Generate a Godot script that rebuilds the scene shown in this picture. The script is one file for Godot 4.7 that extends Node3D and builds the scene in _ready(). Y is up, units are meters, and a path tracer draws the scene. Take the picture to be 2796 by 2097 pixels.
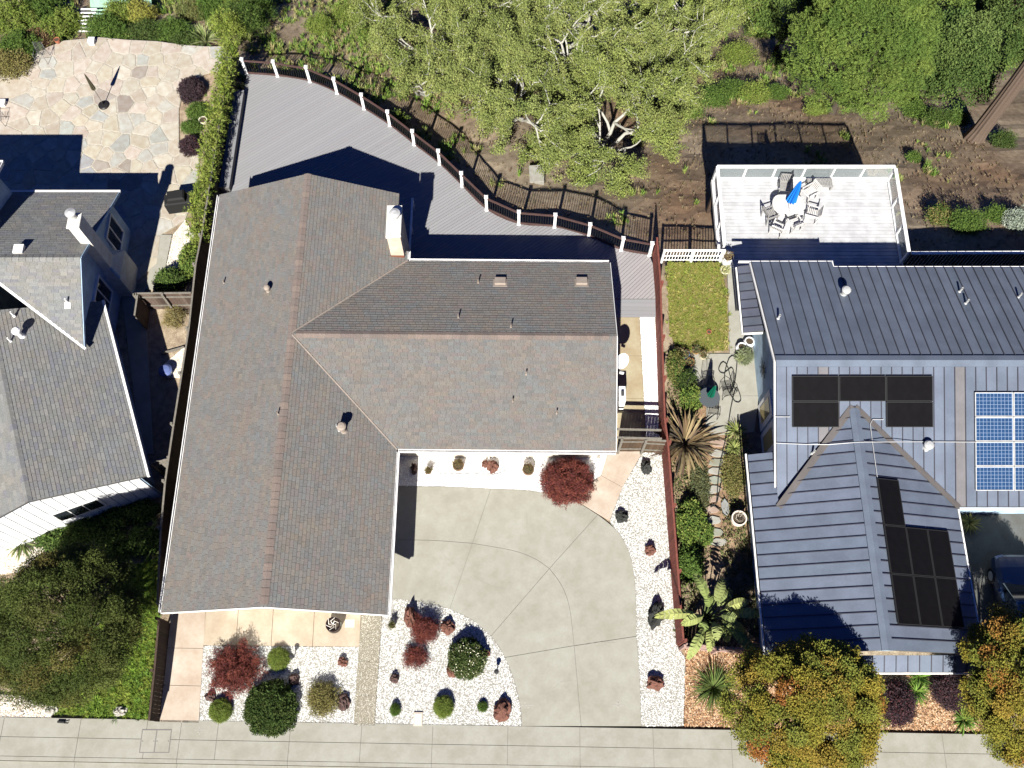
extends Node3D
# An aerial view of three suburban houses on the edge of a wooded slope, built object by object.

# ---------------------------------------------------------------- mesh collector
class MB:
	var v := PackedVector3Array()
	var n := PackedVector3Array()
	var c := PackedColorArray()
	var uv := PackedVector2Array()
	var col = Color(1, 1, 1)
	func tri(a: Vector3, b: Vector3, d: Vector3, hint: Vector3) -> void:
		var nn = (d - a).cross(b - a)
		if nn.length_squared() < 1e-14:
			return
		nn = nn.normalized()
		if nn.dot(hint) < 0.0:
			nn = -nn
			v.append_array(PackedVector3Array([a, d, b]))
		else:
			v.append_array(PackedVector3Array([a, b, d]))
		n.append_array(PackedVector3Array([nn, nn, nn]))
		c.append_array(PackedColorArray([col, col, col]))
	func quad(a: Vector3, b: Vector3, d: Vector3, e: Vector3, hint: Vector3) -> void:
		tri(a, b, d, hint)
		tri(a, d, e, hint)
	func fan(pts: Array, hint: Vector3) -> void:
		for i in range(1, pts.size() - 1):
			tri(pts[0], pts[i], pts[i + 1], hint)
	# box with corner frame: centre, three half axes
	func obox(ce: Vector3, ax: Vector3, ay: Vector3, az: Vector3) -> void:
		for s in [-1.0, 1.0]:
			quad(ce + ax * s - ay - az, ce + ax * s + ay - az, ce + ax * s + ay + az, ce + ax * s - ay + az, ax * s)
			quad(ce + ay * s - ax - az, ce + ay * s + ax - az, ce + ay * s + ax + az, ce + ay * s - ax + az, ay * s)
			quad(ce + az * s - ax - ay, ce + az * s + ax - ay, ce + az * s + ax + ay, ce + az * s - ax + ay, az * s)
	func box(a: Vector3, b: Vector3) -> void:
		var h = (b - a) * 0.5
		obox((a + b) * 0.5, Vector3(absf(h.x), 0, 0), Vector3(0, absf(h.y), 0), Vector3(0, 0, absf(h.z)))
	# a straight bar of rectangular section between two points; w across (horizontal), t along up
	func bar(a: Vector3, b: Vector3, w: float, t: float, up = Vector3.UP) -> void:
		var d = b - a
		var side = d.cross(up)
		if side.length() < 1e-5:
			side = d.cross(Vector3.RIGHT)
		side = side.normalized()
		var u = side.cross(d).normalized()
		obox((a + b) * 0.5, d * 0.5, u * t * 0.5, side * w * 0.5)
	# a board lying flat with chamfered long edges
	func plank(a: Vector3, b: Vector3, w: float, t: float, up = Vector3.UP) -> void:
		var d = b - a
		var side = d.cross(up).normalized()
		var u = side.cross(d).normalized()
		var e = minf(0.006, w * 0.2)
		var sec = [side * -w * 0.5 + u * -t * 0.5, side * -w * 0.5 + u * (t * 0.5 - e), side * (-w * 0.5 + e) + u * t * 0.5, side * (w * 0.5 - e) + u * t * 0.5, side * w * 0.5 + u * (t * 0.5 - e), side * w * 0.5 + u * -t * 0.5]
		for i in 6:
			var p: Vector3 = sec[i]
			var q: Vector3 = sec[(i + 1) % 6]
			quad(a + p, a + q, b + q, b + p, p + q)
		var ea = []
		var eb = []
		for s in sec:
			ea.append(a + s)
			eb.append(b + s)
		fan(ea, -d)
		fan(eb, d)
	# polygon in plan, from y0 to y1, with a chamfer of ch at the top edge
	func slab(pts: Array, y0: float, y1: float, ch = 0.0) -> void:
		var pp = PackedVector2Array(pts)
		if Geometry2D.is_polygon_clockwise(pp):
			pp.reverse()
		var top = pp
		if ch > 0.0:
			var o = Geometry2D.offset_polygon(pp, -ch, Geometry2D.JOIN_MITER)
			if o.size() == 1 and o[0].size() == pp.size():
				top = o[0]
				# match the start index
				var best := 0
				var bd = 1e9
				for i in top.size():
					var dd = top[i].distance_squared_to(pp[0])
					if dd < bd:
						bd = dd
						best = i
				var t2 := PackedVector2Array()
				for i in top.size():
					t2.append(top[(i + best) % top.size()])
				top = t2
				if Geometry2D.is_polygon_clockwise(top) != Geometry2D.is_polygon_clockwise(pp):
					top.reverse()
			else:
				ch = 0.0
		var ix = Geometry2D.triangulate_polygon(top)
		for i in range(0, ix.size(), 3):
			var a = top[ix[i]]
			var b = top[ix[i + 1]]
			var d = top[ix[i + 2]]
			tri(Vector3(a.x, y1, a.y), Vector3(b.x, y1, b.y), Vector3(d.x, y1, d.y), Vector3.UP)
		var m = pp.size()
		for i in m:
			var a = pp[i]
			var b = pp[(i + 1) % m]
			var out = Vector3((b - a).y, 0, -(b - a).x)
			if ch > 0.0:
				var ta = top[i]
				var tb = top[(i + 1) % m]
				quad(Vector3(a.x, y1 - ch, a.y), Vector3(b.x, y1 - ch, b.y), Vector3(tb.x, y1, tb.y), Vector3(ta.x, y1, ta.y), out.normalized() + Vector3.UP)
			quad(Vector3(a.x, y0, a.y), Vector3(b.x, y0, b.y), Vector3(b.x, y1 - ch, b.y), Vector3(a.x, y1 - ch, a.y), out)
	func tri_s(a: Vector3, b: Vector3, d: Vector3, na: Vector3, nb: Vector3, nd: Vector3) -> void:
		if (d - a).cross(b - a).dot(na + nb + nd) < 0.0:
			v.append_array(PackedVector3Array([a, d, b]))
			n.append_array(PackedVector3Array([na, nd, nb]))
		else:
			v.append_array(PackedVector3Array([a, b, d]))
			n.append_array(PackedVector3Array([na, nb, nd]))
		c.append_array(PackedColorArray([col, col, col]))
	# smooth tube along a path
	func tube(pts: Array, rad: Array, sides = 7, cap = true) -> void:
		var m = pts.size()
		var rings = []
		var nrm = []
		var up = Vector3(0.31, 0.17, 0.93).normalized()
		for i in m:
			var d: Vector3 = (pts[mini(i + 1, m - 1)] - pts[maxi(i - 1, 0)])
			d = d.normalized()
			var s = d.cross(up)
			if s.length() < 0.05:
				s = d.cross(Vector3.RIGHT)
			s = s.normalized()
			var u = s.cross(d).normalized()
			up = u
			var r = []
			var q = []
			for k in sides:
				var an = TAU * k / sides
				var w = s * cos(an) + u * sin(an)
				r.append(pts[i] + w * rad[i])
				q.append(w)
			rings.append(r)
			nrm.append(q)
		for i in m - 1:
			for k in sides:
				var l = (k + 1) % sides
				tri_s(rings[i][k], rings[i][l], rings[i + 1][l], nrm[i][k], nrm[i][l], nrm[i + 1][l])
				tri_s(rings[i][k], rings[i + 1][l], rings[i + 1][k], nrm[i][k], nrm[i + 1][l], nrm[i + 1][k])
		if cap:
			fan(rings[0], pts[0] - pts[1])
			fan(rings[m - 1], pts[m - 1] - pts[m - 2])
	# lathe about a vertical axis: profile of Vector2(radius, y)
	func lathe(ce: Vector3, prof: Array, sides = 18) -> void:
		var m = prof.size()
		for i in m - 1:
			var p: Vector2 = prof[i]
			var q: Vector2 = prof[i + 1]
			var dn = Vector2(q.y - p.y, -(q.x - p.x)).normalized()
			for k in sides:
				var a0 = TAU * k / sides
				var a1 = TAU * (k + 1) / sides
				var e0 = Vector3(cos(a0), 0, sin(a0))
				var e1 = Vector3(cos(a1), 0, sin(a1))
				var n0 = (e0 * dn.x + Vector3.UP * dn.y)
				var n1 = (e1 * dn.x + Vector3.UP * dn.y)
				var A = ce + e0 * p.x + Vector3.UP * p.y
				var B = ce + e1 * p.x + Vector3.UP * p.y
				var C = ce + e1 * q.x + Vector3.UP * q.y
				var D = ce + e0 * q.x + Vector3.UP * q.y
				if p.x > 1e-4:
					tri_s(A, B, C, n0, n1, n1)
				if q.x > 1e-4:
					tri_s(A, C, D, n0, n1, n0)
	func mesh() -> ArrayMesh:
		var arr = []
		arr.resize(Mesh.ARRAY_MAX)
		arr[Mesh.ARRAY_VERTEX] = v
		arr[Mesh.ARRAY_NORMAL] = n
		arr[Mesh.ARRAY_COLOR] = c
		if uv.size() == v.size():
			arr[Mesh.ARRAY_TEX_UV] = uv
		var am = ArrayMesh.new()
		if v.size() > 0:
			am.add_surface_from_arrays(Mesh.PRIMITIVE_TRIANGLES, arr)
		return am

# ---------------------------------------------------------------- scene helpers
var rng = RandomNumberGenerator.new()
var tex = {}
var mats = {}
var used = {}

func R(a: float, b: float) -> float:
	return rng.randf_range(a, b)

func numbered(called: String) -> String:
	if not used.has(called):
		used[called] = 0
		return called
	used[called] += 1
	return "%s_%03d" % [called, used[called]]

func thing(called: String, label: String, category: String, at = Vector3.ZERO, group = "") -> Node3D:
	var o = Node3D.new()
	o.name = numbered(called)
	add_child(o)
	o.position = at
	o.set_meta("label", label)
	o.set_meta("category", category)
	if group:
		o.set_meta("group", group)
	return o

func base_of(p: Node) -> Vector3:
	var s = Vector3.ZERO
	while p != null and p != self:
		s += p.position
		p = p.get_parent()
	return s

# geometry given in world space; the node is shifted so that it stays there under its parent
func part(parent: Node, called: String, mb: MB, m: Material) -> MeshInstance3D:
	var o = MeshInstance3D.new()
	o.name = called
	o.mesh = mb.mesh()
	o.material_override = m
	parent.add_child(o, true)
	o.position = -base_of(parent)
	return o

# geometry given in the parent's own space
func lpart(parent: Node, called: String, mb: MB, m: Material) -> MeshInstance3D:
	var o = MeshInstance3D.new()
	o.name = called
	o.mesh = mb.mesh()
	o.material_override = m
	parent.add_child(o, true)
	return o

func struct(called: String, mb: MB, m: Material) -> MeshInstance3D:
	var o = MeshInstance3D.new()
	o.name = numbered(called)
	o.mesh = mb.mesh()
	o.material_override = m
	add_child(o)
	o.set_meta("kind", "structure")
	return o

func struct_root(called: String) -> Node3D:
	var o = Node3D.new()
	o.name = numbered(called)
	add_child(o)
	o.set_meta("kind", "structure")
	return o

func copy(o: Node3D, at: Vector3, turn: float, label = "") -> Node3D:
	var r = o.duplicate()
	r.name = numbered(String(o.name).rstrip("0123456789").trim_suffix("_"))
	add_child(r)
	r.position = at
	r.rotation.y = turn
	if label:
		r.set_meta("label", label)
	return r

func v3(p: Vector2, y = 0.0) -> Vector3:
	return Vector3(p.x, y, p.y)

func pl(xs: Array, ys: Array, x: float) -> float:
	if x <= xs[0]:
		return ys[0]
	for i in range(1, xs.size()):
		if x <= xs[i]:
			return lerpf(ys[i - 1], ys[i], (x - xs[i - 1]) / (xs[i] - xs[i - 1]))
	return ys[-1]

func land(x: float, z: float) -> float:
	var ze = pl([-60, -15, -12.5, -8, -3, 1, 60], [-34, -33.0, -29.5, -26.5, -21.8, -20.6, -21.0], x)
	var sl = pl([-60, -10, 0, 5, 60], [0.4, 0.37, 0.37, 0.57, 0.58], x)
	var d = maxf(0.0, ze - z)
	return -sl * d * d / (d + 1.5)

# a grey picture of layered noise; values between lo and hi
func grain(key: String, size: int, freqs: Array, weights: Array, lo: float, hi: float, tint = Color(1, 1, 1), tint2 = Color(1, 1, 1)) -> ImageTexture:
	var layers = []
	for i in freqs.size():
		var f = FastNoiseLite.new()
		f.noise_type = FastNoiseLite.TYPE_SIMPLEX_SMOOTH
		f.seed = 11 + i * 7 + key.hash() % 1000
		f.frequency = freqs[i]
		f.fractal_octaves = 3
		layers.append(f.get_seamless_image(size, size).get_data())
	var out := PackedByteArray()
	out.resize(size * size * 3)
	var ws := 0.0
	for w in weights:
		ws += w
	for i in size * size:
		var t := 0.0
		for k in layers.size():
			t += layers[k][i] * weights[k]
		t = clampf((t / (255.0 * ws) - 0.5) * 1.7 + 0.5, 0, 1)
		var g = lerpf(lo, hi, t) * 255.0
		var tc = tint.lerp(tint2, t)
		out[i * 3] = int(minf(g * tc.r, 255))
		out[i * 3 + 1] = int(minf(g * tc.g, 255))
		out[i * 3 + 2] = int(minf(g * tc.b, 255))
	var im = Image.create_from_data(size, size, false, Image.FORMAT_RGB8, out)
	im.generate_mipmaps()
	var it = ImageTexture.create_from_image(im)
	tex[key] = it
	return it

# plain procedural material; colour is a real-world (linear) base colour
func mat(key: String, c: Color, rough = 0.8, t = "", scale = 0.5, metal = 0.0) -> StandardMaterial3D:
	var m = StandardMaterial3D.new()
	m.albedo_color = c.linear_to_srgb()
	m.roughness = rough
	m.metallic = metal
	m.metallic_specular = 0.35
	if t:
		m.albedo_texture = tex[t]
		m.uv1_triplanar = true
		m.uv1_world_triplanar = true
		m.uv1_scale = Vector3(scale, scale, scale)
	mats[key] = m
	return m

# the same with the colour carried by the vertices
func vmat(key: String, rough = 0.8, t = "", scale = 0.5) -> StandardMaterial3D:
	var m = mat(key, Color(1, 1, 1), rough, t, scale)
	m.vertex_color_use_as_albedo = true
	return m

func mid(a: Vector2, b: Vector2, t: float) -> Vector2:
	return a.lerp(b, t)

# points along a polyline, evenly spaced
func along(pts: Array, step: float) -> Array:
	var out = []
	var rest := 0.0
	for i in pts.size() - 1:
		var a: Vector2 = pts[i]
		var b: Vector2 = pts[i + 1]
		var l = a.distance_to(b)
		var t = rest
		while t < l:
			out.append([a.lerp(b, t / l), (b - a).normalized()])
			t += step
		rest = t - l
	return out

func smooth(pts: Array, k = 4) -> Array:
	var out = []
	for i in pts.size() - 1:
		var p0: Vector2 = pts[maxi(i - 1, 0)]
		var p1: Vector2 = pts[i]
		var p2: Vector2 = pts[i + 1]
		var p3: Vector2 = pts[mini(i + 2, pts.size() - 1)]
		for j in k:
			out.append(p1.cubic_interpolate(p2, p0, p3, float(j) / k))
	out.append(pts[-1])
	return out

func rev(a: Array) -> Array:
	var b = a.duplicate()
	b.reverse()
	return b

func shrink(pts: Array, d: float) -> Array:
	var o = Geometry2D.offset_polygon(PackedVector2Array(pts), -d, Geometry2D.JOIN_MITER)
	if o.size() == 0:
		return pts
	return Array(o[0])

# ---------------------------------------------------------------- main
func _ready() -> void:
	rng.seed = 7
	# camera: a drone about forty metres up, tilted a little north of straight down
	var cam = Camera3D.new()
	cam.name = "camera"
	add_child(cam)
	cam.position = Vector3(0, 40, 0)
	cam.rotation_degrees = Vector3(-68.385, 0, 0)
	cam.fov = 43.17
	cam.near = 0.1
	cam.far = 600
	cam.current = true
	var env = Environment.new()
	env.background_mode = Environment.BG_SKY
	var sky = Sky.new()
	var sm = ProceduralSkyMaterial.new()
	sm.sky_top_color = Color(0.16, 0.33, 0.72)
	sm.sky_horizon_color = Color(0.55, 0.68, 0.85)
	sm.sky_curve = 0.12
	sm.ground_bottom_color = Color(0.2, 0.2, 0.18)
	sm.ground_horizon_color = Color(0.5, 0.55, 0.6)
	sm.sun_angle_max = 0.0
	sm.sky_energy_multiplier = 1.0
	sky.sky_material = sm
	env.sky = sky
	env.background_energy_multiplier = 0.2
	env.tonemap_mode = Environment.TONE_MAPPER_LINEAR
	env.tonemap_exposure = 2.2
	env.sdfgi_enabled = true
	env.ssao_enabled = true
	env.ssil_enabled = true
	var we = WorldEnvironment.new()
	we.name = "world_environment"
	we.environment = env
	add_child(we)
	var sun = DirectionalLight3D.new()
	sun.name = "sun"
	add_child(sun)
	sun.look_at_from_position(Vector3.ZERO, Vector3(0.18, -1.0, -1.02), Vector3.UP)
	sun.light_energy = 1.6
	sun.light_angular_distance = 0.5
	sun.light_color = Color(1.0, 0.985, 0.96)
	sun.shadow_enabled = true
	make_materials()
	setting()
	house_grey_brown()
	house_left()
	house_right()
	decks()
	fences()
	rocks()
	plants()
	trees()
	yard_things()

func make_materials() -> void:
	grain("fine", 512, [0.09, 0.02], [1.0, 0.6], 0.72, 1.0)
	grain("blotch", 512, [0.008, 0.05, 0.2], [1.0, 0.4, 0.5], 0.86, 1.0, Color(1.0, 0.97, 0.93), Color(0.97, 1.0, 1.0))
	grain("stain", 1024, [0.004, 0.015, 0.06, 0.3], [0.8, 0.7, 0.4, 0.7], 0.86, 1.0, Color(1.0, 0.98, 0.95), Color(1.0, 1.0, 1.0))
	grain("soft", 256, [0.01, 0.1], [1.0, 0.5], 0.88, 1.0)
	grain("soil", 512, [0.02, 0.15, 0.3], [0.8, 1.0, 0.7], 0.52, 1.0, Color(1, 0.93, 0.86), Color(1, 1, 0.95))
	grain("speck", 512, [0.25, 0.05], [1.0, 0.4], 0.45, 1.0, Color(1, 0.95, 0.85), Color(1, 1, 1))
	mat("concrete", Color(0.315, 0.312, 0.266), 0.9, "stain", 0.1)
	mat("concrete_walk", Color(0.308, 0.304, 0.262), 0.9, "stain", 0.12)
	mat("joint", Color(0.19, 0.18, 0.155), 0.95)
	mat("road_paint", Color(0.6, 0.6, 0.58), 0.8, "speck", 2.0)
	mat("tan_slab", Color(0.44, 0.365, 0.28), 0.88, "blotch", 0.2)
	mat("pink_slab", Color(0.48, 0.40, 0.33), 0.88, "blotch", 0.2)
	mat("ochre_slab", Color(0.36, 0.30, 0.20), 0.9, "blotch", 0.2)
	mat("aggregate", Color(0.38, 0.36, 0.29), 0.95, "speck", 0.9)
	mat("gravel_base", Color(0.50, 0.50, 0.475), 0.95, "speck", 0.7)
	vmat("pebble", 0.85)
	vmat("stone", 0.85, "blotch", 0.5)
	mat("mortar", Color(0.48, 0.44, 0.36), 0.95, "fine", 0.5)
	vmat("soil", 0.98, "soil", 0.22)
	vmat("shingle", 0.95, "fine", 1.3)
	mat("underlay", Color(0.07, 0.065, 0.06), 0.95)
	mat("white", Color(0.80, 0.79, 0.76), 0.6, "soft", 0.4)
	mat("white_siding", Color(0.78, 0.78, 0.77), 0.65, "soft", 0.4)
	mat("stucco", Color(0.62, 0.56, 0.47), 0.9, "soft", 0.8)
	mat("grey_blue_wall", Color(0.40, 0.53, 0.65), 0.85, "soft", 0.5)
	mat("chimney_white", Color(0.72, 0.70, 0.66), 0.9, "blotch", 0.6)
	mat("chimney_tan", Color(0.60, 0.49, 0.38), 0.9, "soft", 0.6)
	mat("rust", Color(0.25, 0.10, 0.06), 0.8, "fine", 1.0)
	mat("galvanised", Color(0.55, 0.55, 0.53), 0.45, "soft", 0.8, 0.3)
	mat("tan_metal", Color(0.30, 0.25, 0.205), 0.6, "soft", 0.8)
	mat("dark", Color(0.02, 0.02, 0.022), 0.6)
	mat("black_metal", Color(0.015, 0.014, 0.014), 0.45)
	mat("brown_wood", Color(0.075, 0.05, 0.036), 0.85, "fine", 0.6)
	mat("dark_fence", Color(0.05, 0.04, 0.035), 0.9, "fine", 0.6)
	vmat("wood", 0.88, "fine", 0.6)
	vmat("deck_board", 0.8)
	mat("old_wood", Color(0.22, 0.20, 0.165), 0.9, "fine", 0.6)
	mat("rail_brown", Color(0.075, 0.042, 0.036), 0.6, "soft", 0.8)
	vmat("paint", 0.5)
	vmat("metal_roof", 0.42, "soft", 0.35)
	mats["metal_roof"].metallic = 0.15
	mat("glass_dark", Color(0.02, 0.025, 0.03), 0.06)
	mats["glass_dark"].metallic_specular = 0.8
	var g = mat("glass_clear", Color(0.55, 0.62, 0.62), 0.04)
	g.transparency = BaseMaterial3D.TRANSPARENCY_ALPHA
	g.albedo_color.a = 0.16
	vmat("rock", 0.92, "speck", 1.1)
	vmat("bark", 0.95, "fine", 1.2)
	var lf = vmat("leaf", 0.72)
	lf.metallic_specular = 0.2
	lf.backlight_enabled = true
	lf.backlight = Color(0.1, 0.12, 0.04)
	vmat("blade", 0.7)
	vmat("plain", 0.75)
	vmat("gloss", 0.25)

# ---------------------------------------------------------------- the setting
func slabs(root: Node, called: String, polys: Array, y0: float, y1: float, m: Material, gap = 0.007, ch = 0.006) -> void:
	for p in polys:
		var mb := MB.new()
		mb.slab(shrink(p, gap), y0, y1, ch)
		part(root, called, mb, m)

func strip(a0: Vector2, a1: Vector2, b0: Vector2, b1: Vector2, cuts: Array) -> Array:
	var out = []
	for i in cuts.size() - 1:
		out.append([a0.lerp(a1, cuts[i]), a0.lerp(a1, cuts[i + 1]), b0.lerp(b1, cuts[i + 1]), b0.lerp(b1, cuts[i])])
	return out

func stone_mesh(s: int, flat = 0.6) -> ArrayMesh:
	var r = RandomNumberGenerator.new()
	r.seed = s
	var mb := MB.new()
	var rings = []
	for k in [-0.5, 0.5]:
		var ring = []
		for i in 6:
			var a = TAU * (i + 0.25 * k) / 6
			ring.append(Vector3(cos(a) * r.randf_range(0.75, 1.05), k * flat, sin(a) * r.randf_range(0.65, 1.0)))
		rings.append(ring)
	var top = Vector3(0, flat * 0.9, 0)
	for i in 6:
		var j = (i + 1) % 6
		mb.quad(rings[0][i], rings[0][j], rings[1][j], rings[1][i], rings[0][i] + rings[1][j])
		mb.tri(rings[1][i], rings[1][j], top, Vector3.UP)
	return mb.mesh()

func multi(parent: Node, called: String, mesh: Mesh, m: Material, xfs: Array, cols: Array) -> MultiMeshInstance3D:
	var mm = MultiMesh.new()
	mm.transform_format = MultiMesh.TRANSFORM_3D
	mm.use_colors = true
	mm.mesh = mesh
	mm.instance_count = xfs.size()
	for i in xfs.size():
		mm.set_instance_transform(i, xfs[i])
		mm.set_instance_color(i, cols[i])
	var o = MultiMeshInstance3D.new()
	o.name = called
	o.multimesh = mm
	o.material_override = m
	parent.add_child(o, true)
	if parent != self:
		o.position = -base_of(parent)
	return o

func scatter(poly: Array, per: float, y: float, smin: float, smax: float, pal: Array, jit = 0.12, tilt = 0.5) -> Array:
	var pp = PackedVector2Array(poly)
	var lo = pp[0]
	var hi = pp[0]
	for p in pp:
		lo = lo.min(p)
		hi = hi.max(p)
	var cnt = int((hi.x - lo.x) * (hi.y - lo.y) * per)
	var xf = []
	var cs = []
	for i in cnt:
		var q = Vector2(R(lo.x, hi.x), R(lo.y, hi.y))
		if not Geometry2D.is_point_in_polygon(q, pp):
			continue
		var b = Basis.from_euler(Vector3(R(-tilt, tilt), R(0, TAU), R(-tilt, tilt))).scaled(Vector3.ONE * R(smin, smax))
		xf.append(Transform3D(b, Vector3(q.x, y, q.y)))
		var c: Color = pal[rng.randi() % pal.size()]
		var k = R(1 - jit, 1 + jit)
		cs.append(Color(c.r * k, c.g * k, c.b * k))
	return [xf, cs]

func gravel(called: String, poly: Array, y: float, m: Material, per: float, s0: float, s1: float, pal: Array, label: String) -> void:
	var mb := MB.new()
	mb.slab(poly, -0.12, y)
	struct(called, mb, m)
	var sc = scatter(poly, per, y - 0.003, s0, s1, pal)
	var o = multi(self, numbered("gravel"), pebble, mats.pebble, sc[0], sc[1])
	o.set_meta("kind", "stuff")
	o.set_meta("label", label)
	o.set_meta("category", "gravel")

var pebble: ArrayMesh
var keep_clear = []

func setting() -> void:
	pebble = stone_mesh(5)
	# the ground: one sheet, level under the houses and falling away behind them
	var mb := MB.new()
	var xs = []
	var x := -110.0
	while x <= 110.0:
		xs.append(x)
		x += 0.6 if absf(x) < 27.0 else 6.0
	var zs = []
	var z := 60.0
	while z >= -150.0:
		zs.append(z)
		z -= (0.6 if z < -20.0 and z > -62.0 else (1.2 if z < 0.0 and z > -62.0 else 8.0))
	var fn = FastNoiseLite.new()
	fn.seed = 3
	fn.frequency = 0.09
	fn.fractal_octaves = 4
	var hs = []
	var cs = []
	for zz in zs:
		var rowh = []
		var rowc = []
		for xx in xs:
			var l = land(xx, zz)
			var rough = clampf(-l * 0.4, 0, 1)
			rowh.append(Vector3(xx, l - (0.5 if zz > 1.0 else 0.08) + rough * (fn.get_noise_2d(xx * 3.0, zz * 3.0) * 0.25), zz))
			var t = clampf(fn.get_noise_2d(xx * 1.4 + 50, zz * 1.4) * 1.6 + 0.45, 0, 1)
			var t2 = clampf(fn.get_noise_2d(xx * 0.8 - 90, zz * 0.8) * 2.2 + 0.1, 0, 1)
			var c = Color(0.36, 0.295, 0.225).lerp(Color(0.50, 0.43, 0.345), t)
			c = c.lerp(Color(0.40, 0.25, 0.16), t2 * (0.7 if xx > 6 else 0.2))
			rowc.append(c)
		hs.append(rowh)
		cs.append(rowc)
	for i in zs.size() - 1:
		for j in xs.size() - 1:
			for q in [[[i, j], [i, j + 1], [i + 1, j + 1]], [[i, j], [i + 1, j + 1], [i + 1, j]]]:
				var a: Vector3 = hs[q[0][0]][q[0][1]]
				var b: Vector3 = hs[q[1][0]][q[1][1]]
				var d: Vector3 = hs[q[2][0]][q[2][1]]
				var nn = (d - a).cross(b - a).normalized()
				if nn.y < 0:
					nn = -nn
					mb.v.append_array(PackedVector3Array([a, d, b]))
					mb.c.append_array(PackedColorArray([cs[q[0][0]][q[0][1]], cs[q[2][0]][q[2][1]], cs[q[1][0]][q[1][1]]]))
				else:
					mb.v.append_array(PackedVector3Array([a, b, d]))
					mb.c.append_array(PackedColorArray([cs[q[0][0]][q[0][1]], cs[q[1][0]][q[1][1]], cs[q[2][0]][q[2][1]]]))
				mb.n.append_array(PackedVector3Array([nn, nn, nn]))
	struct("ground", mb, mats.soil)

	# sidewalk of scored concrete, two rows of slabs and the kerb
	var walk = struct_root("sidewalk")
	var ua = [-260, -20, 195, 382, 477, 580, 782, 980, 1178, 1387, 1587, 1790, 2006, 2200, 2400, 2592, 2790, 3000]
	var w0: Vector2 = Vector2(-19.98, -1.88)
	var w1: Vector2 = Vector2(19.86, -1.22)
	var wd = (w1 - w0).normalized()
	var wn = Vector2(-wd.y, wd.x)
	var rows = [0.0, 0.72, 1.42]
	for r in 2:
		var polys = []
		for i in ua.size() - 1:
			var s0: float = (ua[i] - 1398.0) / 71.6
			var s1: float = (ua[i + 1] - 1398.0) / 71.6
			var o = Vector2(0, -1.55)
			polys.append([o + wd * s0 + wn * rows[r], o + wd * s1 + wn * rows[r], o + wd * s1 + wn * rows[r + 1], o + wd * s0 + wn * rows[r + 1]])
		slabs(walk, "slab", polys, -0.12, 0.0, mats.concrete_walk)
	var wj := MB.new()
	var wo = Vector2(0, -1.55)
	wj.slab([wo - wd * 24 + wn * 0.01, wo + wd * 24 + wn * 0.01, wo + wd * 24 + wn * 1.41, wo - wd * 24 + wn * 1.41], -0.11, -0.02)
	part(walk, "joint_bed", wj, mats.joint)
	var kerb = struct_root("kerb")
	var kp = []
	for i in range(0, ua.size() - 1, 2):
		var s0: float = (ua[i] - 1398.0) / 71.6
		var s1: float = (ua[mini(i + 2, ua.size() - 1)] - 1398.0) / 71.6
		var o = Vector2(0, -1.55)
		kp.append([o + wd * s0 + wn * 1.42, o + wd * s1 + wn * 1.42, o + wd * s1 + wn * 1.58, o + wd * s0 + wn * 1.58])
	slabs(kerb, "kerb_stone", kp, -0.2, 0.004, mats.concrete_walk, 0.004)
	var gut = struct_root("gutter_pan")
	var gp2 = []
	for i in range(0, ua.size() - 1, 2):
		var s0: float = (ua[i] - 1398.0) / 71.6
		var s1: float = (ua[mini(i + 2, ua.size() - 1)] - 1398.0) / 71.6
		var o = Vector2(0, -1.55)
		gp2.append([o + wd * s0 + wn * 1.59, o + wd * s1 + wn * 1.59, o + wd * s1 + wn * 2.1, o + wd * s0 + wn * 2.1])
	slabs(gut, "slab", gp2, -0.3, -0.11, mats.concrete_walk, 0.003)
	var rd := MB.new()
	var ro = Vector2(0, -1.55)
	rd.slab([ro + wn * 2.11 - wd * 60, ro + wn * 2.11 + wd * 60, ro + wn * 14 + wd * 60, ro + wn * 14 - wd * 60], -0.3, -0.13)
	mat("asphalt", Color(0.06, 0.06, 0.06), 0.9, "speck", 0.5)
	struct("road", rd, mats.asphalt)

	# curved driveway
	var O = [smooth([Vector2(-5.35, -11.18), Vector2(-2.93, -11.16), Vector2(-0.9, -11.07)]), smooth([Vector2(-0.9, -11.07), Vector2(0.81, -10.99), Vector2(2.51, -10.59), Vector2(3.61, -9.94)]), smooth([Vector2(3.61, -9.94), Vector2(4.47, -9.16), Vector2(4.91, -8.16), Vector2(5.05, -6.95), Vector2(5.01, -4.95)]), smooth([Vector2(5.01, -4.95), Vector2(5.06, -3.35), Vector2(5.04, -1.53)])]
	var Mi = [smooth([Vector2(-5.39, -8.85), Vector2(-3.48, -8.85), Vector2(-1.65, -8.72)]), smooth([Vector2(-1.65, -8.72), Vector2(0.03, -8.42), Vector2(0.94, -8.08), Vector2(1.54, -7.67)]), smooth([Vector2(1.54, -7.67), Vector2(2.05, -6.95), Vector2(2.34, -6.06), Vector2(2.49, -4.58)]), smooth([Vector2(2.49, -4.58), Vector2(2.59, -3.07), Vector2(2.69, -1.53)])]
	var I = [smooth([Vector2(-5.35, -6.48), Vector2(-3.7, -6.31), Vector2(-2.53, -6.02)]), smooth([Vector2(-2.53, -6.02), Vector2(-1.6, -5.58), Vector2(-0.85, -4.95)]), smooth([Vector2(-0.85, -4.95), Vector2(-0.53, -4.55), Vector2(-0.29, -4.12)]), smooth([Vector2(-0.29, -4.12), Vector2(0.07, -3.28), Vector2(0.32, -2.25), Vector2(0.37, -1.53)])]
	var drive = struct_root("driveway")
	for k in 4:
		slabs(drive, "slab", [O[k] + rev(Mi[k]), Mi[k] + rev(I[k])], -0.12, 0.0, mats.concrete, 0.009)
	var dj := MB.new()
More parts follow.
